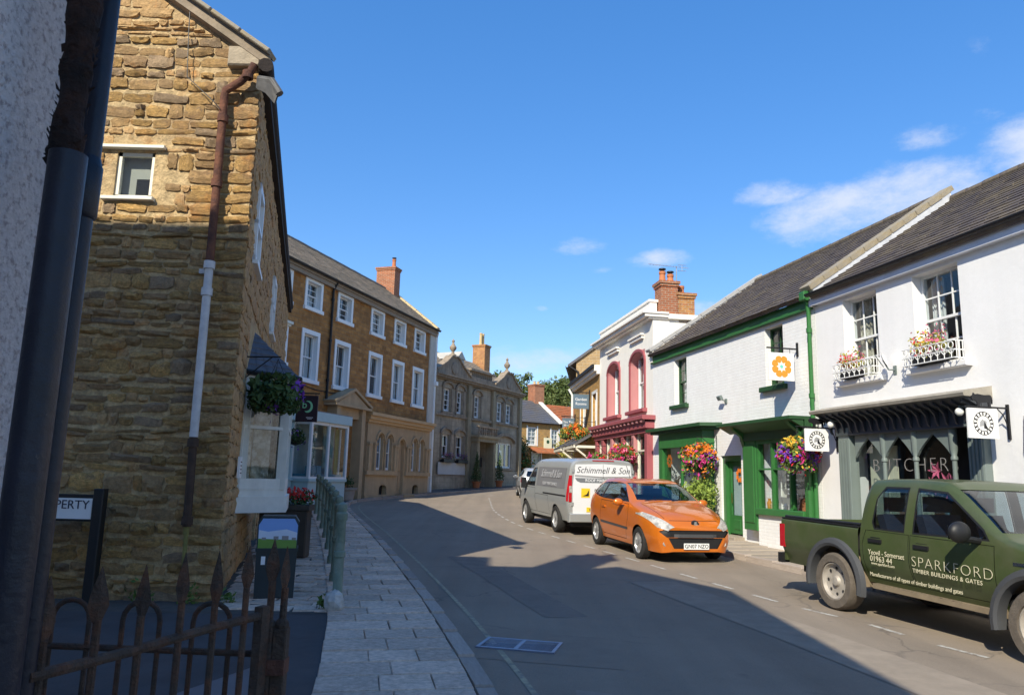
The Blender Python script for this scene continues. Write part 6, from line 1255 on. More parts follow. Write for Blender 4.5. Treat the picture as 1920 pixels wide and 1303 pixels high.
# soil pipe with dark sleeve, and navy downpipe
t = thing('soil_pipe', 'flaking rusty iron pipe with a smooth navy sleeve over its lower half', 'pipe', (-1.065, 1.7, 0))
pts = [(-.015+RND.uniform(-.003, .003), .01, 2.40+k*.045) for k in range(110)]
pp = MB().tube(pts, [RND.uniform(.029, .040) for _ in pts], 14).build('rusty_pipe', M_FLAKE, t); 
fk = MB()
for k in range(420):
    a = RND.random()*6.28; zz = 2.42+RND.random()**1.3*2.4; r_ = .034; s_ = RND.uniform(.005, .013)
    c = Vector((-.015+cos(a)*r_, .01+sin(a)*r_, zz)); tt = Vector((-sin(a), cos(a), 0)); o_ = Vector((cos(a), sin(a), 0))
    fk.add([c-tt*s_, c+tt*s_, c+tt*s_*.7+Vector((0, 0, s_*1.6))+o_*RND.uniform(.0, .012), c-tt*s_*.8+Vector((0, 0, s_*1.4))+o_*RND.uniform(.0, .012)], [(0, 1, 2, 3)])
fk.build('rust_flakes', M_FLAKE, pp, kind='stuff')
MB().lathe([(.036, 2.40), (.040, 2.42), (.040, 2.448), (.0415, 2.45), (.0415, 0)], 28).lathe([(.028, 2.452), (.040, 2.45)], 28).build('sleeve', M_NAVY, t, True)
t = thing('navy_downpipe', 'slim navy blue downpipe at the corner of the roughcast wall', 'pipe', (-1.135, 1.9, 0))
MB().tube([(0, 0, 0), (0, 0, 6)], .0275, 18).build('pipe', M_NAVY, t, True); MB().lathe([(.029, 2.36), (.036, 2.37), (.037, 2.50), (.033, 2.51), (.028, 2.53)], 18).build('pipe_collar', M_NAVY, t, True); MB().lathe([(.029, 4.36), (.036, 4.37), (.037, 4.50), (.028, 4.53)], 18).build('pipe_collar', M_NAVY, t, True)
MB().box(-.065, .0, .02, .035, 2.2, 2.24).box(-.065, 0, .02, .035, 3.4, 3.44).build('pipe_bracket', M_NAVY, t)
# ================================================================== SPEAR TOPPED IRON GATE AND HOOPED RAILING
def spear(mb, x, y, z0, z1, ang, lw=.028, lh=.15, r=.011, tw=0.):
    mb.tube([(x, y, z0), (x+RND.uniform(-.003, .003), y, z1-lh*.9)], r, 7)
    c, s = cos(ang), sin(ang); P = [(0, 0), (.45, .08), (1, .34), (.8, .55), (.35, .82), (.05, 1.0)]
    pr = [(u*lw, z1-lh+v*lh) for u, v in P]; L = [(x+u*c, y+u*s, z) for u, z in pr]; R_ = [(x-u*c, y-u*s, z) for u, z in pr]
    f = Vector((-s, c, 0))*.006; n = len(P)
    Lm = [(x+f.x*(1-i/n), y+f.y*(1-i/n), z) for i, (u, z) in enumerate(pr)]; Lb = [(x-f.x*(1-i/n), y-f.y*(1-i/n), z) for i, (u, z) in enumerate(pr)]
    vs = L+R_+Lm+Lb
    for i in range(n-1): mb.add([L[i], L[i+1], Lm[i+1], Lm[i]], [(0, 1, 2, 3)]); mb.add([R_[i+1], R_[i], Lm[i], Lm[i+1]], [(0, 1, 2, 3)]); mb.add([L[i+1], L[i], Lb[i], Lb[i+1]], [(0, 1, 2, 3)]); mb.add([R_[i], R_[i+1], Lb[i+1], Lb[i]], [(0, 1, 2, 3)])
H = Vector((-.845, 2.76, 0)); K = Vector((-1.115, 1.90, 0)); gd = (K-H).normalized(); gl_ = (K-H).length; ga = atan2(gd.y, gd.x)
t = thing('iron_gate', 'rusty iron gate with leaf shaped spear tops standing open near the pipe', 'gate', (H.x, H.y, .1), ga)
for k in range(6):
    b_ = MB(); x = .10+k*(gl_-.12)/5; spear(b_, x, 0, .0, 1.365+RND.uniform(-.012, .012), RND.uniform(-.8, .8)-.6, RND.uniform(.019, .027), RND.uniform(.14, .18), .0108); b_.build('spear_bar', M_RUST, t)
for zz, r_ in ((1.13, .0145), (.18, .013)): MB().tube([(0, .0, zz), (gl_*.33, RND.uniform(-.004, .004), zz+.002), (gl_*.66, 0, zz-.003), (gl_+.01, 0, zz)], r_, 8).build('rail', M_RUST, t, True)
MB().box(-.02, .025, -.018, .018, .05, 1.16, 0, .004).build('hinge_stile', M_RUST, t)
t = thing('gate_post', 'pair of rusted iron spear posts at the hinge of the gate', 'gate post', (-.81, 2.80, .1))
for k, (x, y, zt, r_) in enumerate(((-.022, 0, 1.385, .02), (.022, .01, 1.36, .024))):
    b_ = MB(); b_.box(x-r_, x+r_, y-r_, y+r_, 0, 1.08, 0, .004); spear(b_, x, y, 1.0, zt, .3+k*.8, .025, .16, .013); b_.ball((x, y, 1.09), .026, 8, 6); b_.build('post', M_RUST, t)
[MB().box(-.05, .05, -.03, .035, q, q+.05).build('hinge_strap', M_RUSTP, t) for q in (.93, .2)]
t = thing('hoop_railing', 'rusty hooped iron railing fixed across the entry behind the gate', 'railing', (-.86, 2.82, .1))
for xc in (-.68, -.43, -.18):
    MB().tube([(xc-.066, 0, 0), (xc-.066, 0, 1.09), *[(xc-.066*cos(a), 0, 1.09+.066*sin(a)) for a in [pi*q/8 for q in range(1, 8)]], (xc+.066, 0, 1.09), (xc+.066, 0, 0)], .0095, 8).build('hoop', M_RUST, t, True)
for zz in (1.0, .2): MB().tube([(-.95, 0, zz), (.02, 0, zz-.012)], .0115, 8).build('rail', M_RUST, t, True)
# ================================================================== VEHICLES
M_ORANGE = mat('orange_car_paint', (.62, .16, .012), .28, metal=.25, var=.03, coat=.8, lining=(.03, .03, .032))
M_OLIVE = mat('olive_truck_paint', (.055, .074, .026), .38, var=.12, vs=3, coat=.25, col2=(.075, .085, .042), c2s=2, c2t=.6, lining=(.03, .03, .032))
M_SILV = mat('silver_van_paint', (.40, .41, .40), .35, metal=.35, var=.04, coat=.4, lining=(.03, .03, .032))
M_VANLIT = mat('sunlit_van_rear', (.70, .70, .70), .35, var=.03, coat=.3)  # silver van again, whitened: sun on the rear doors put into the colour
M_PALEC = mat('pale_silver_paint', (.55, .56, .57), .3, metal=.3, var=.03, coat=.5, lining=(.03, .03, .032))
M_TYRE = mat('tyre_rubber', (.022, .021, .02), .85, var=.3, vs=8, bump=.3, bs=60); M_TYRED = mat('dusty_tyre', (.12, .10, .08), .95, var=.3, vs=9, bump=.5, bs=50)
M_ALLOY = mat('alloy_rim', (.50, .50, .50), .35, metal=.6, var=.1); M_STEEL = mat('dusty_steel_rim', (.42, .38, .33), .6, metal=.3, var=.25, vs=8)
M_TRIM = mat('dark_grey_trim', (.060, .062, .066), .6, var=.15, bump=.1, bs=80); M_RED = mat('tail_lamp', (.42, .012, .02), .2, var=.05, coat=.5); M_LAMP = mat('lamp_lens', (.52, .50, .45), .12, var=.45, vs=9, coat=1, col2=(.20, .19, .17), c2s=7, c2t=.58); M_SEAT = mat('seat_fabric', (.035, .045, .09), .85, var=.2); M_CHROME = mat('chrome', (.6, .6, .6), .15, metal=1, var=0)
M_PLATEW = mat('white_plate', (.75, .75, .72), .4, var=0); M_PLATEY = mat('yellow_plate', (.75, .52, .03), .4, var=0); M_MUD = mat('muddy_liner', (.22, .17, .11), .95, var=.3)
def mono(xs, ys, x):
    n = len(xs); d = [(ys[i+1]-ys[i])/(xs[i+1]-xs[i]) for i in range(n-1)]; m = [d[0]]+[0 if d[i-1]*d[i] <= 0 else 2*d[i-1]*d[i]/(d[i-1]+d[i]) for i in range(1, n-1)]+[d[-1]]
    for i in range(n-1):
        if x <= xs[i+1] or i == n-2:
            h = xs[i+1]-xs[i]; t = (x-xs[i])/h; return (2*t**3-3*t*t+1)*ys[i]+(t**3-2*t*t+t)*h*m[i]+(-2*t**3+3*t*t)*ys[i+1]+(t**3-t*t)*h*m[i+1]
def loft(st, step=.06, sub=4, caps=True):
    st = sorted(st); ys = [s[0] for s in st]; K = len(st[0][1]); n = int((ys[-1]-ys[0])/step); rings = []
    samples = sorted({round(ys[0]+(ys[-1]-ys[0])*i/n, 4) for i in range(n+1)} | {round(y, 4) for y in ys})
    for y in samples:
        P = [Vector((mono(ys, [s[1][k][0] for s in st], y), mono(ys, [s[1][k][1] for s in st], y))) for k in range(K)]
        out = []
        for k in range(K-1):
            p0 = P[k-1] if k else P[0]*2-P[1]; p3 = P[k+2] if k+2 < K else Vector((-P[k].x, P[k].y)); p1, p2 = P[k], P[k+1]
            for q in range(sub):
                t = q/sub; c = .42
                m1, m2 = (p2-p0)*c, (p3-p1)*c; lim = (p2-p1).length*1.2
                if m1.length > lim: m1 = m1.normalized()*lim
                if m2.length > lim: m2 = m2.normalized()*lim
                out.append((2*t**3-3*t*t+1)*p1+(t**3-2*t*t+t)*m1+(-2*t**3+3*t*t)*p2+(t**3-t*t)*m2)
        out.append(P[-1]); rings.append((y, out))
    bm = bmesh.new(); rows = []
    for y, o in rings:
        L = [bm.verts.new((p.x, y, p.y)) for p in o]; R_ = [bm.verts.new((-p.x, y, p.y)) for p in o[:-1]]; rows.append(L+R_[::-1])
    for a, b in zip(rows, rows[1:]):
        for k in range(len(a)-1): bm.faces.new((a[k], a[k+1], b[k+1], b[k]))
    if caps: bm.faces.new(rows[0][::-1]); bm.faces.new(rows[-1])
    bmesh.ops.recalc_face_normals(bm, faces=bm.faces)
    return bm
def inside(poly, p):
    s = 0
    for a, b in zip(poly, poly[1:]+poly[:1]):
        c = (b[0]-a[0])*(p[1]-a[1])-(b[1]-a[1])*(p[0]-a[0])
        if abs(c) < 1e-9: continue
        if s == 0: s = 1 if c > 0 else -1
        elif (c > 0) != (s > 0): return False
    return True
def cut(bm, poly, ax, flt):
    """cut a convex outline through part of the body; ax 'x' = side view (y,z), 'y' = front view (x,z)"""
    get = (lambda c: (c.y, c.z)) if ax == 'x' else (lambda c: (c.x, c.z))
    us = [p[0] for p in poly]; vs = [p[1] for p in poly]; lo = (min(us)-.25, min(vs)-.25); hi = (max(us)+.25, max(vs)+.25)
    for a, b in zip(poly, poly[1:]+poly[:1]):
        F = [f for f in bm.faces if flt(f) and lo[0] < get(f.calc_center_median())[0] < hi[0] and lo[1] < get(f.calc_center_median())[1] < hi[1]]
        G = list({e for f in F for e in f.edges})+list({v for f in F for v in f.verts})+F
        d = (b[1]-a[1], -(b[0]-a[0])); no = (0, d[0], d[1]) if ax == 'x' else (d[0], 0, d[1]); co = (0, a[0], a[1]) if ax == 'x' else (a[0], 0, a[1])
        bmesh.ops.bisect_plane(bm, geom=G, plane_co=co, plane_no=no, dist=1e-5)
    return [f for f in bm.faces if flt(f) and inside(poly, get(f.calc_center_median()))]
def take(bm, faces, name, m, parent, push=0., smooth=True, label=None):
    """lift faces off the body as an object of their own"""
    if not faces: return None
    idx = {}; vs = []; fs = []
    nrm = {}
    for f in faces:
        for v in f.verts: nrm.setdefault(v, Vector()); nrm[v] += f.normal
    for f in faces:
        L = []
        for v in f.verts:
            if v not in idx: idx[v] = len(vs); vs.append(v.co+nrm[v].normalized()*push)
            L.append(idx[v])
        fs.append(L)
    b = MB(); b.add(vs, fs); o = b.build(name, m, parent, False, label=label)
    if smooth: o.data.polygons.foreach_set('use_smooth', [True]*len(fs))
    bmesh.ops.delete(bm, geom=faces, context='FACES'); return o
def finish(bm, name, m, parent, deg=40):
    for f in bm.faces: f.smooth = True
    for e in bm.edges:
        if len(e.link_faces) == 2 and e.calc_face_angle(0) > radians(deg): e.smooth = False
    me = bpy.data.meshes.new(name); bm.to_mesh(me); bm.free(); me.materials.append(m); return inst(name, me, parent)
def side(s): return lambda f: f.calc_center_median().x*s > .30 and abs(f.normal.x) > .25
def shrink(poly, d):
    c = (sum(p[0] for p in poly)/len(poly), sum(p[1] for p in poly)/len(poly)); out = []; n = len(poly)
    for i in range(n):
        a, p, b = poly[i-1], poly[i], poly[(i+1) % n]
        def nn(u, v):
            e = Vector((v[0]-u[0], v[1]-u[1])).normalized(); q = Vector((-e.y, e.x)); mid = Vector(((u[0]+v[0])/2, (u[1]+v[1])/2)); return q if q.dot(Vector(c)-mid) > 0 else -q
        n1, n2 = nn(a, p), nn(p, b); k = d/max(.3, 1+n1.dot(n2)); out.append((p[0]+(n1.x+n2.x)*k, p[1]+(n1.y+n2.y)*k))
    return out
def seam(bm, poly, s, parent, name='door', m=None, d=.011):
    cut(bm, poly, 'x', side(s)); inner = cut(bm, shrink(poly, d), 'x', side(s)); ins = set(inner)
    ring = [f for f in bm.faces if f not in ins and side(s)(f) and inside(poly, (f.calc_center_median().y, f.calc_center_median().z))]
    take(bm, ring, 'door_seam', M_BLACK, parent, -.006)
    return take(bm, [f for f in inner if f.is_valid], name, m, parent, 0.)
def circ(y, z, r, n=22): return [(y+r*cos(2*pi*k/n), z+r*sin(2*pi*k/n)) for k in range(n)]
def arch(bm, y, z, r):
    for s in (1, -1):
        F = cut(bm, circ(y, z, r), 'x', lambda f, s=s: f.calc_center_median().x*s > .3 and f.calc_center_median().z < z+r+.12)
        bmesh.ops.delete(bm, geom=F, context='FACES')
def wheel(parent, x, y, r, w, tm, rm, s, spokes=5, steel=False):
    rr = r*.66; c = (x, y, r)
    wh_ = MB().lathe([(rr, -w/2*s), (r*.93, -w/2*s), (r, -w*.36*s), (r, w*.36*s), (r*.93, w/2*s), (rr*1.03, w/2*s), (rr, w*.40*s), (rr, -w/2*s)], 30, c, 'x').build('wheel', tm, parent, True)
    rim = MB().lathe([(rr*1.0, w*.42*s), (rr*.93, w*.44*s), (rr*.86, w*.26*s), (rr*.55, w*.16*s) if steel else (rr*.80, w*.0*s), (rr*.30, w*.22*s) if steel else (.01, w*.0*s), (rr*.22, w*.36*s), (.001, w*.38*s)], 30, c, 'x')
    if not steel:
        for k in range(spokes):
            a = 2*pi*k/spokes+.3; M_ = Matrix.Translation(c) @ Matrix.Rotation(a, 4, 'X'); sp = MB(M_); sp.prism([(-.034, .0), (.034, .0), (.052, rr*.93), (-.052, rr*.93)], 'x', w*.22*s, w*.38*s); rim.v += sp.v; o = len(rim.v)-len(sp.v); rim.f += [[i+o for i in f] for f in sp.f]; rim.m += sp.m
    ro_ = rim.build('rim', rm, wh_, True)
    if steel:
        hl = MB()
        for k in range(8): a = 2*pi*k/8; hl.lathe([(.002, 0), (.024, 0)], 8, (x+w*.235*s, y+cos(a)*rr*.69, r+sin(a)*rr*.69), 'x')
        hl.build('rim_hole', M_DARK, wh_)
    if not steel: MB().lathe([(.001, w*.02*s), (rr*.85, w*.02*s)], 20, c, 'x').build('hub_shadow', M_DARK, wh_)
    return wh_
def seat(parent, x, y, z, h=.62, m=None):
    s_ = MB().prism([(y, z), (y+.5, z+.06), (y+.5, z+.2), (y+.1, z+.16), (y-.06, z+h), (y-.17, z+h-.02)], 'x', x-.23, x+.23).box(x-.13, x+.13, y-.17, y-.08, z+h+.03, z+h+.21, 0, .02); return s_.build('seat', m or M_SEAT, parent)
def steering(parent, x, y, z):
    M_ = Matrix.Translation((x, y, z)) @ Matrix.Rotation(radians(65), 4, 'X'); MB(M_).tube([(.18*cos(2*pi*k/16), .18*sin(2*pi*k/16), 0) for k in range(17)], .014, 6).box(-.17, .17, -.02, .02, -.02, .0).build('steering_wheel', M_BLACK, parent)
def hatchback(label, x, y, head, paint, plate, rear_view=False):
    rz = -radians(head); t = thing('parked_car', label, 'car', (x, y, g(y)), rz); slope = (g(y+1)-g(y-1))/2*cos(radians(head)); t.rotation_euler = (atan2(slope, 1), 0, rz)
    def rg(*p): return [p[0], p[1], p[2], p[3], p[4], (0, p[5])]
    st = [(3.36, rg((.46, .22), (.60, .43), (.56, .60), (.42, .66), (.2, .685), .69)), (3.27, rg((.66, .19), (.74, .44), (.70, .66), (.5, .75), (.25, .775), .78)), (3.0, rg((.75, .19), (.825, .5), (.78, .77), (.58, .865), (.3, .895), .90)),
          (2.54, rg((.79, .21), (.865, .55), (.82, .89), (.64, .965), (.32, .995), 1.0)), (2.14, rg((.79, .22), (.865, .55), (.83, .955), (.70, 1.04), (.35, 1.062), 1.067)), (1.85, rg((.79, .22), (.865, .55), (.835, .975), (.665, 1.18), (.35, 1.212), 1.217)),
          (1.5, rg((.79, .22), (.865, .55), (.84, .99), (.625, 1.33), (.33, 1.368), 1.373)), (1.15, rg((.79, .22), (.868, .55), (.845, 1.0), (.60, 1.42), (.32, 1.455), 1.46)), (.6, rg((.79, .22), (.868, .56), (.85, 1.01), (.59, 1.45), (.31, 1.478), 1.483)),
          (0, rg((.79, .23), (.875, .58), (.85, 1.02), (.58, 1.43), (.3, 1.46), 1.465)), (-.38, rg((.75, .25), (.855, .6), (.815, 1.03), (.565, 1.35), (.3, 1.39), 1.395)), (-.58, rg((.68, .28), (.79, .6), (.75, .98), (.53, 1.17), (.28, 1.21), 1.215)), (-.69, rg((.5, .33), (.66, .6), (.62, .85), (.45, .95), (.24, .98), .98))]
    bm = loft(st, .05, 4); arch(bm, 0, .30, .345); arch(bm, 2.54, .30, .345)
    for s in (1, -1):
        g1 = cut(bm, [(1.93, 1.035), (1.30, 1.372), (1.0, 1.40), (.44, 1.40), (.40, 1.045)], 'x', side(s)); take(bm, g1, 'side_window', CARGLASS, t, -.006)
        g2 = cut(bm, [(.31, 1.05), (.33, 1.395), (.05, 1.375), (-.22, 1.30), (-.36, 1.20), (-.30, 1.12)], 'x', side(s)); take(bm, g2, 'side_window', CARGLASS, t, -.006)
        bp_ = cut(bm, [(.436, 1.05), (.436, 1.398), (.334, 1.394), (.314, 1.052)], 'x', side(s)); take(bm, bp_, 'window_pillar', M_BLACK, t, -.003)
        rb = cut(bm, [(1.98, .500), (1.98, .545), (.37, .575), (.37, .53)], 'x', side(s))
        hp = [(.40*s, .625), (.56*s, .585), (.74*s, .645), (.855*s, .85), (.80*s, .885), (.60*s, .775)]
        hl = cut(bm, hp if s > 0 else hp[::-1], 'y', lambda f, s=s: f.calc_center_median().x*s > .3 and 2.42 < f.calc_center_median().y); take(bm, hl, 'headlight', M_LAMP, t, .005)
        take(bm, [f for f in rb if f.is_valid], 'rub_strip', M_TRIM, t, .008)
        d_ = seam(bm, [(1.82, .30), (2.0, .70), (1.97, 1.0), (.36, 1.01), (.33, .55), (.40, .30)], s, t, 'door', paint)
        MB().box(.862*s, .895*s, .45, .66, .86, .895, 0, .005).build('door_handle', paint, d_ or t)
        tl = cut(bm, [(-.42, .80), (-.40, 1.08), (-.66, .95), (-.67, .80)], 'x', lambda f, s=s: f.calc_center_median().x*s > .35 and f.calc_center_median().y < -.3); take(bm, tl, 'tail_light', M_RED, t, .004)
        M_ = MB().ball((.97*s, 1.72, 1.02), (.115, .07, .075), 14, 8).box(.84*s, .93*s, 1.72, 1.76, .97, 1.0); mo = M_.build('wing_mirror', paint, t, True); MB().box(.875*s, 1.055*s, 1.645, 1.652, .97, 1.075).build('mirror_glass', M_CHROME, mo)
    ws = cut(bm, [(-.675, 1.085), (.675, 1.085), (.60, 1.40), (-.60, 1.40)], 'y', lambda f: 1.1 < f.calc_center_median().y < 2.2 and f.normal.y > .15 and f.normal.z > .2); take(bm, ws, 'windscreen', CARGLASS, t, -.006)
    rw_ = cut(bm, [(-.60, 1.06), (.60, 1.06), (.52, 1.34), (-.52, 1.34)], 'y', lambda f: f.calc_center_median().y < -.2 and f.normal.y < -.15); take(bm, rw_, 'rear_window', CARGLASS, t, -.006)
    for s in (1, -1):
        q_ = [(.655*s, 1.03), (.663*s, 1.03), (.572*s, .80), (.562*s, .80)]
        sm = cut(bm, q_ if s > 0 else q_[::-1], 'y', lambda f, s=s: f.calc_center_median().x*s > .3 and f.calc_center_median().y > 2.2 and f.normal.z > .3); take(bm, sm, 'bonnet_seam', M_BLACK, t, -.004)
    sm = cut(bm, [(-.50, .768), (.50, .768), (.50, .776), (-.50, .776)], 'y', lambda f: f.calc_center_median().y > 3.0); take(bm, sm, 'bonnet_seam', M_BLACK, t, -.004)
    for P_ in ([(-.60, .475), (.60, .475), (.73, .575), (.66, .605), (-.66, .605), (-.73, .575)], [(-.45, .275), (.45, .275), (.57, .468), (-.57, .468)]):
        take(bm, cut(bm, P_, 'y', lambda f: f.calc_center_median().y > 2.9), 'grille', M_BLACK, t, -.02)
    finish(bm, 'body', paint, t)
    MB().prism([(-.62, 3.27), (-.35, 3.375), (.35, 3.375), (.62, 3.27), (.60, 3.24), (.33, 3.34), (-.33, 3.34), (-.60, 3.24)], 'z', .475, .535).build('bumper_bar', M_TRIM, t)
    gm = MB()
    for k in range(4): gm.box(-.42, .42, 3.30, 3.315, .30+k*.04, .308+k*.04)
    for k in range(9): gm.box(-.40+k*.1, -.393+k*.1, 3.30, 3.318, .29, .46)
    gm.build('grille_mesh', M_TRIM, t)
    for s in (1, -1): MB().lathe([(.001, .01), (.05, .012), (.062, 0), (.066, -.02)], 14, (.60*s, 3.315, .365), 'y').build('fog_light', M_LAMP, t, True)
    MB().box(-.26, .26, 3.375, 3.39, .265, .375, 0, .004).build('number_plate', M_PLATEW, t).data
    text(plate, .098, t, (0, 3.393, .32), (pi/2, 0, pi), M_INK)
    MB().lathe([(.001, .014), (.08, .009), (.09, -.03)], 18, (0, 3.335, .70), 'y').build('badge', M_BLACK, t, True)
    li = [(-.02, -.05), (-.005, -.052), (.0, -.03), (.02, -.05), (.032, -.046), (.015, -.012), (.03, .0), (.035, .012), (.012, .018), (.02, .042), (.0, .055), (-.022, .045), (-.03, .02), (-.02, -.01)]
    MB().poly([(-x_*1.25, 3.353, .70+z_*1.25) for x_, z_ in li]).build('badge_emblem', M_CHROME, t)
    MB().tube([(.55, 2.16, 1.075), (.1, 2.06, 1.115)], .008, 5).tube([(-.05, 2.16, 1.08), (-.5, 2.04, 1.11)], .008, 5).build('wiper', M_BLACK, t)
    MB().box(-.66, .66, -.5, 3.1, .17, .62).box(-.72, .72, .45, 2.1, .17, .5).build('underbody', M_BLACK, t); MB().prism([(1.55, .7), (2.05, .7), (2.12, 1.0), (1.75, 1.02), (1.6, .95)], 'x', -.72, .72).build('dashboard', M_BLACK, t)
    for sx in (.36, -.36): seat(t, sx, .75, .45)
    MB().prism([(-.35, .5), (.25, .5), (.2, .75), (-.15, .75), (-.28, 1.1), (-.38, 1.1)], 'x', -.62, .62).build('rear_seat', M_SEAT, t); steering(t, .36, 1.5, .93)
    for yy in (0, 2.54):
        for s in (1, -1): wheel(t, .765*s, yy, .30, .185, M_TYRE, M_ALLOY, s)
    MB().box(-.24, .24, -.705, -.69, .55, .66).build('number_plate', M_PLATEY, t)
    MB().tube([(.1, .2, 1.47), (.1, -.05, 1.75)], .006, 5).build('roof_aerial', M_BLACK, t)
    return t
car = hatchback('orange three door hatchback parked facing the camera behind the pickup', 2.89, 18.22, 180-12.6, M_ORANGE, 'GN07 NZO'); car.scale = (1, 1, 1.035)
sc = hatchback('pale silver hatchback parked beyond the van with its rear to the camera', 1.42, 38.4, -3, M_PALEC, 'WR09 KXS')
# ---- van
def van(x, y, head):
    rz = -radians(head); t = thing('parked_van', 'silver grey panel van seen from behind with black script lettering', 'van', (x, y, g(y)), rz); slope = (g(y+2)-g(y-1))/3*cos(radians(head)); t.rotation_euler = (atan2(slope, 1), 0, rz)
    def rg(*p): return [p[0], p[1], p[2], p[3], p[4], (0, p[5])]
    st = [(-.99, rg((.86, .36), (.94, .8), (.92, 1.2), (.815, 1.79), (.55, 1.90), 1.92)), (-.93, rg((.88, .35), (.97, .8), (.955, 1.2), (.85, 1.82), (.57, 1.935), 1.95)), (0, rg((.88, .35), (.985, .8), (.965, 1.2), (.855, 1.83), (.57, 1.95), 1.97)), (1.9, rg((.88, .34), (.985, .8), (.965, 1.18), (.85, 1.82), (.57, 1.94), 1.96)), (2.35, rg((.88, .34), (.985, .8), (.96, 1.16), (.83, 1.76), (.55, 1.88), 1.90)),
          (2.85, rg((.88, .33), (.985, .78), (.955, 1.12), (.82, 1.48), (.53, 1.56), 1.58)), (3.28, rg((.88, .32), (.97, .76), (.94, 1.06), (.82, 1.19), (.5, 1.24), 1.25)), (3.7, rg((.84, .3), (.92, .7), (.87, .94), (.7, 1.02), (.4, 1.06), 1.07)), (3.95, rg((.66, .3), (.76, .55), (.70, .75), (.54, .82), (.3, .84), .84))]
    bm = loft(st, .07, 4); arch(bm, 0, .34, .40); arch(bm, 2.93, .34, .40)
    for s in (1, -1):
        take(bm, cut(bm, [(3.02, 1.14), (2.32, 1.66), (1.96, 1.68), (1.96, 1.14)], 'x', side(s)), 'side_window', CARGLASS, t, -.006)
        take(bm, cut(bm, [(1.80, 1.16), (1.80, 1.70), (-.72, 1.70), (-.72, 1.16)], 'x', side(s)), 'side_panel', mat('dark_grey_graphic', (.20, .20, .21), .35, var=.08, coat=.4), t, .003)
        take(bm, cut(bm, [(1.1, .965), (1.1, 1.005), (-.85, 1.005), (-.85, .965)], 'x', side(s)), 'door_track', M_BLACK, t, .002)
        seam(bm, [(3.12, .42), (3.12, 1.10), (1.90, 1.10), (1.90, .42)], s, t, 'door', M_SILV); seam(bm, [(1.84, .42), (1.84, .94), (.62, .94), (.62, .42)], s, t, 'sliding_door', M_SILV)
        take(bm, cut(bm, [(-.92, .86), (-.94, 1.50), (-.99, 1.50), (-.99, .86)], 'x', lambda f, s=s: f.calc_center_median().x*s > .5), 'tail_light', M_RED, t, .006)
        MB().box(1.0*s, 1.16*s, 2.72, 2.80, 1.05, 1.36, 0, .015).box(.9*s, 1.02*s, 2.74, 2.78, 1.1, 1.15).build('wing_mirror', M_BLACK, t)
        tl_ = MB().box(.845*s, .93*s, -1.005, -.97, .84, 1.52, 0, .01).build('tail_light', M_RED, t); MB().box(.855*s, .925*s, -1.012, -1.004, 1.08, 1.25).build('lamp_lens', M_LAMP, tl_)
    take(bm, cut(bm, [(-.80, 1.24), (.80, 1.24), (.70, 1.82), (-.70, 1.82)], 'y', lambda f: 2.2 < f.calc_center_median().y < 3.35 and f.normal.y > .2), 'windscreen', CARGLASS, t, -.006)
    finish(bm, 'body', M_SILV, t)
    for s in (1, -1): 
        d = MB().prism([(.008*s, .56), (.81*s, .56), (.83*s, 1.2), (.76*s, 1.80), (.008*s, 1.83)], 'y', -1.012, -.985).build('rear_door', M_VANLIT, t)
        MB().box(.04*s if s > 0 else -.07, .07 if s > 0 else -.04, -1.03, -1.012, .85, 1.0).build('door_handle', M_BLACK, d) if s > 0 else None
        for zz in (.75, 1.6): MB().box(.80*s, .86*s, -1.02, -.99, zz, zz+.09).build('door_hinge', M_SILV, d)
    MB().box(-.92, .92, -1.07, -.9, .34, .56, 0, .02).build('rear_bumper', M_SILV, t); MB().box(-.25, .25, -1.075, -1.07, .43, .46).build('bumper_slot', M_BLACK, t)
    MB().box(-.45, .2, -1.022, -1.012, .60, .72).build('number_plate', M_PLATEY, t); text('WP15 EUO', .11, t, (-.125, -1.0235, .66), (pi/2, 0, 0), M_INK)
    text('Schimmell & Son', .235, t, (0, -1.0145, 1.66), (pi/2, 0, 0), M_INK, shear=.3, xs=.93, bold=-.002)
    for k in range(3): MB().prism([(-.78, 1.535-k*.018), (.0, 1.50-k*.012), (.78, 1.53-k*.016), (.78, 1.523-k*.016), (.0, 1.493-k*.012), (-.78, 1.527-k*.018)], 'y', -1.0145, -1.0125).build('graphic_stripe', M_TRIM, t)
    MB().prism([(-.78, 1.46), (.78, 1.46), (.72, 1.34), (-.62, 1.34), (-.72, 1.38)], 'y', -1.0145, -1.0125).build('graphic_banner', mat('grey_banner2', (.16, .17, .18), .5), t); text('ROOF MAINTENANCE', .105, t, (.03, -1.0165, 1.40), (pi/2, 0, 0), M_WHT, xs=1.0)
    MB().box(-.60, -.36, -1.0145, -1.0125, .96, 1.20).build('logo_panel', M_PLATEY, t); MB().prism([(-.57, 1.0), (-.39, 1.0), (-.39, 1.16), (-.45, 1.05)], 'y', -1.0165, -1.0146).build('logo_mark', M_INK, t)
    for k, (s_, c_) in enumerate((('Phone', M_INK), ('01935', M_RED), ('or visit', M_INK))): text(s_, .10, t, (-.12, -1.0145, 1.15-k*.105), (pi/2, 0, 0), c_, shear=.2)
    text('Schimmell & Son', .30, t, (-.945, .5, 1.52), (pi/2-.17, 0, -pi/2), mat('pale_grey_print', (.42, .42, .43), .5, var=0), shear=.3, xs=.9); text('ROOF MAINTENANCE', .13, t, (-.985, .5, 1.25), (pi/2-.05, 0, -pi/2), mat('pale_grey_print', (.42, .42, .43), .5, var=0))
    MB().box(-.3, .3, -1.0, -.93, 1.90, 1.925).build('brake_light', M_RED, t)
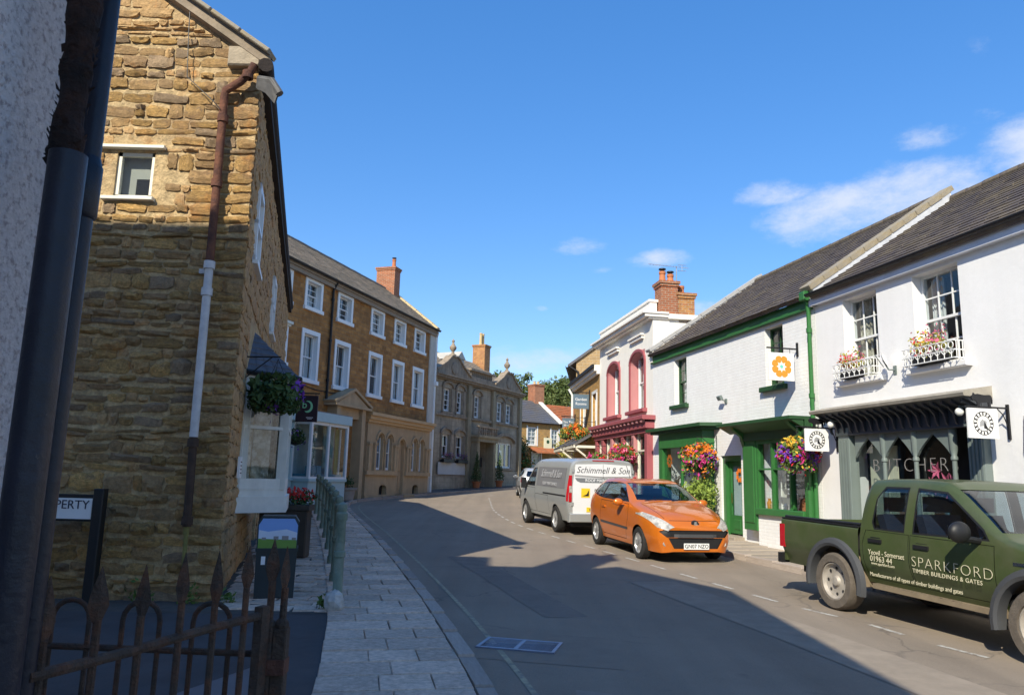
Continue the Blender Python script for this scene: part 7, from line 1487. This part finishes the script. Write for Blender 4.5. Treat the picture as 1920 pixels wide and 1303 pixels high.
    MB().box(-.75, .75, -.8, 3.5, .22, .8).build('underbody', M_BLACK, t); MB().box(-.84, .84, 1.65, 1.7, .6, 1.85).build('bulkhead', M_DARK, t); MB().prism([(2.5, .8), (3.3, .8), (3.3, 1.15), (2.8, 1.15)], 'x', -.85, .85).build('dashboard', M_BLACK, t)
    for sx in (.45, -.45): seat(t, sx, 1.95, .75)
    for yy in (0, 2.93):
        for s in (1, -1): wheel(t, .86*s, yy, .345, .22, M_TYRE, M_ALLOY, s)
    return t
vn = van(2.2, 21.0, -14.5)
# ---- pickup
def pickup(x, y, head):
    rz = -radians(head); t = thing('parked_pickup', 'olive green double cab pickup with cream SPARKFORD lettering and dusty wheels', 'pickup truck', (x, y, g(y)), rz); slope = (g(y+1.5)-g(y-2.5))/4*cos(radians(head)); t.rotation_euler = (atan2(slope, 1), 0, rz)
    def rg(*p): return [p[0], p[1], p[2], p[3], p[4], (0, p[5])]
    lo = ((.73, .44), (.855, .72))
    st = [(.50, rg(*lo, (.845, 1.10), (.69, 1.58), (.46, 1.66), 1.67)), (.60, rg(*lo, (.85, 1.10), (.70, 1.675), (.47, 1.735), 1.75)), (1.2, rg(*lo, (.852, 1.10), (.705, 1.70), (.47, 1.757), 1.77)), (1.72, rg(*lo, (.852, 1.10), (.70, 1.685), (.46, 1.742), 1.755)), (1.95, rg(*lo, (.852, 1.10), (.71, 1.60), (.46, 1.65), 1.66)),
          (2.3, rg(*lo, (.852, 1.10), (.76, 1.38), (.5, 1.425), 1.435)), (2.66, rg(*lo, (.852, 1.09), (.80, 1.165), (.52, 1.20), 1.21)), (3.0, rg((.73, .46), (.86, .76), (.85, 1.04), (.74, 1.12), (.45, 1.15), 1.16)), (3.5, rg((.73, .46), (.85, .76), (.83, .98), (.70, 1.06), (.42, 1.09), 1.10)), (3.78, rg((.70, .46), (.80, .72), (.77, .88), (.62, .96), (.38, .99), 1.0)), (3.86, rg((.58, .48), (.70, .66), (.66, .80), (.55, .86), (.3, .89), .90))]
    bm = loft(st, .06, 4); arch(bm, 3.0, .37, .47)
    for s in (1, -1):
        for nm, P in (('rear', [(1.23, 1.135), (1.23, 1.635), (.86, 1.63), (.75, 1.50), (.72, 1.20), (.76, 1.135)]), ('front', [(2.40, 1.16), (2.34, 1.24), (1.80, 1.605), (1.40, 1.632), (1.40, 1.135)])):
            o = shrink(P, -.022); cut(bm, o, 'x', side(s)); inn = cut(bm, P, 'x', side(s)); si = set(inn)
            ring = [f for f in bm.faces if f not in si and side(s)(f) and inside(o, (f.calc_center_median().y, f.calc_center_median().z))]
            take(bm, ring, 'window_seal', M_BLACK, t, -.002); take(bm, [f for f in inn if f.is_valid], 'side_window', CARGLASS, t, -.008)
        for P in ([(1.325, .50), (1.325, 1.10), (.60, 1.10), (.54, .92), (.56, .50)], [(2.50, .50), (2.50, 1.10), (1.345, 1.10), (1.345, .50)]):
            d = seam(bm, P, s, t, 'door', M_OLIVE, .007); yc = P[2][0]+.16
            MB().box(.852*s, .885*s, yc-.10, yc+.13, .955, .998, 0, .008).box(.845*s, .862*s, yc-.07, yc+.10, .92, 1.02, 0, .006).build('door_handle', M_BLACK, d or t)
        hl = cut(bm, [(3.86, .70), (3.82, .90), (3.45, 1.0), (3.42, .80)], 'x', lambda f, s=s: f.calc_center_median().x*s > .45 and f.normal.z < .75); take(bm, hl, 'headlight', M_LAMP, t, .004)
        # bed side furniture, flares, mirrors
        mb_ = MB().ball((1.09*s, 2.30, 1.22), (.135, .075, .115), 18, 12); mb_.v = [Vector((v.x, max(v.y, 2.245), v.z)) for v in mb_.v]; mr_ = mb_.tube([(.84*s, 2.31, 1.13), (1.05*s, 2.31, 1.16)], .035, 8).build('wing_mirror', M_BLACK, t, True); MB().box(1.0*s, 1.18*s, 2.240, 2.243, 1.145, 1.295).build('mirror_glass', M_CHROME, mr_)
        for yc in (0, 3.0):
            fl = MB(); vs = []; n = 22
            for k in range(n+1):
                a = radians(-12+204*k/n)
                for r_, xx in ((.455, .80), (.465, .915), (.50, .932), (.555, .915), (.575, .85)): vs.append((xx*s, yc+r_*cos(a), .37+r_*sin(a)))
            fl.add(vs, [(5*k+i, 5*k+i+1, 5*k+i+6, 5*k+i+5) for k in range(n) for i in range(4)]); fl.build('wheel_arch_flare', M_TRIM, t, True)
            MB().add([(xx*s, yc+.50*cos(pi*q/14), .37+.50*sin(pi*q/14)) for q in range(15) for xx in (.50, .83)], [(2*q, 2*q+1, 2*q+3, 2*q+2) for q in range(14)]).box(.42*s, .46*s, yc-.45, yc+.45, .35, .9).build('wheel_arch_liner', M_MUD, t)
        MB().box(.852*s, .868*s, 2.72, 2.95, .93, .965).build('side_badge', M_CHROME, t); MB().ball((.868*s, 2.78, .86), (.012, .035, .02), 10, 6).build('side_repeater', M_LAMP, t, True)
    take(bm, cut(bm, [(-.76, 1.235), (.76, 1.235), (.655, 1.66), (-.655, 1.66)], 'y', lambda f: 1.7 < f.calc_center_median().y < 2.75 and f.normal.y > .2 and f.normal.z > .15), 'windscreen', CARGLASS, t, -.006)
    take(bm, cut(bm, [(-.60, 1.15), (.60, 1.15), (.56, 1.58), (-.56, 1.58)], 'y', lambda f: f.calc_center_median().y < .62 and f.normal.y < -.3), 'rear_window', CARGLASS, t, -.004)
    take(bm, cut(bm, [(-.5, .60), (.5, .60), (.5, .84), (-.5, .84)], 'y', lambda f: f.calc_center_median().y > 3.7), 'grille', M_BLACK, t, .004)
    finish(bm, 'cab_body', M_OLIVE, t)
    R_ = [(.73, .46), (.855, .72), (.865, .92), (.86, 1.08), (.83, 1.115), (.76, 1.105), (.74, .72), (0, .72)]
    bb = loft([(-1.18, R_), (-.6, R_), (.2, R_), (.47, R_)], .08, 3, caps=False); arch(bb, 0, .37, .47); finish(bb, 'load_bed', M_OLIVE, t, 50)
    MB().box(-.80, .80, -1.22, -1.16, .50, 1.10, 0, .012).build('tailgate', M_OLIVE, t); MB().box(-.73, .73, .44, .48, .6, 1.12).build('bed_bulkhead', M_OLIVE, t)
    for s in (1, -1):
        MB().box(.70*s, .872*s, -1.23, -1.10, .70, 1.03, 0, .015).build('tail_light', M_RED, t)
        bed = MB().tube([(.80*s, -1.15, 1.14), (.80*s, .46, 1.15)], .020, 8).box(.75*s, .86*s, -1.17, .47, 1.112, 1.128)
        for k in range(5): bed.tube([(.80*s, -1.05+k*.35, 1.11), (.80*s, -1.05+k*.35, 1.15)], .018, 6)
        bed.build('bed_rail', M_BLACK, t); MB().box(.66*s, .80*s, .62, 2.45, .38, .44, 0, .01).build('side_step', M_MUD, t)
    MB().box(-.85, .85, -1.32, -1.2, .46, .60, 0, .02).build('rear_bumper', M_BLACK, t); MB().box(-.80, .80, 3.80, 3.92, .42, .62, 0, .03).build('front_bumper', M_TRIM, t)
    MB().box(-.55, .55, -1.1, 3.6, .34, .62).build('chassis', M_BLACK, t)
    for s in (1, -1):
        MB().box(.50*s, .66*s, -.50, -.44, .30, .55).build('mud_flap', M_BLACK, t)
    MB().prism([(2.1, .8), (2.7, .8), (2.66, 1.17), (2.3, 1.18), (2.12, 1.05)], 'x', -.76, .76).build('dashboard', M_BLACK, t); MB().box(-.74, .74, .6, 2.6, .5, .62).build('cab_floor', M_BLACK, t)
    for sx in (.38, -.38): seat(t, sx, 1.35, .68, .66)
    for sx in (.38, -.38): seat(t, sx, .70, .70, .60)
    steering(t, .38, 2.08, 1.1)
    for yy in (0, 3.0):
        for s in (1, -1): wheel(t, .78*s, yy, .37, .25, M_TYRED, M_STEEL, s, steel=True)
    # signwriting on both flanks
    for s, rot in ((1, (pi/2, 0, pi/2)), (-1, (pi/2, 0, -pi/2))):
        X = .874*s
        def T(st_, sz, yy, zz, m=M_GOLD, al='LEFT', xs=1., space=1., bold=0.):
            o = text(st_, sz, t, (X+.003*s, yy, zz), rot, m, align=al, xs=xs, space=space, extrude=.001, bold=bold); return o
        y0 = .66 if s > 0 else 1.30
        T('Yeovil - Somerset', .088, y0, .83, xs=.95); T('01963 44', .10, y0+.03*s, .755); T('www.sparkford.com', .048, y0+.05*s, .70, xs=1.0)
        y1 = 1.37 if s > 0 else 2.50
        T('SPARKFORD', .17, y1, .80, xs=1.10, space=1.12, bold=-.0045); T('TIMBER BUILDINGS & GATES', .066, y1+.02*s, .70, xs=1.05, space=1.1)
        T('Manufacturers of all types of timber buildings and gates', .066, y0+.02*s, .565, xs=.96)
    return t
pk_ = pickup(5.26, 10.78, 180-15.0)
# ------------------------------------------------------------------ view layer housekeeping
bpy.context.view_layer.update()
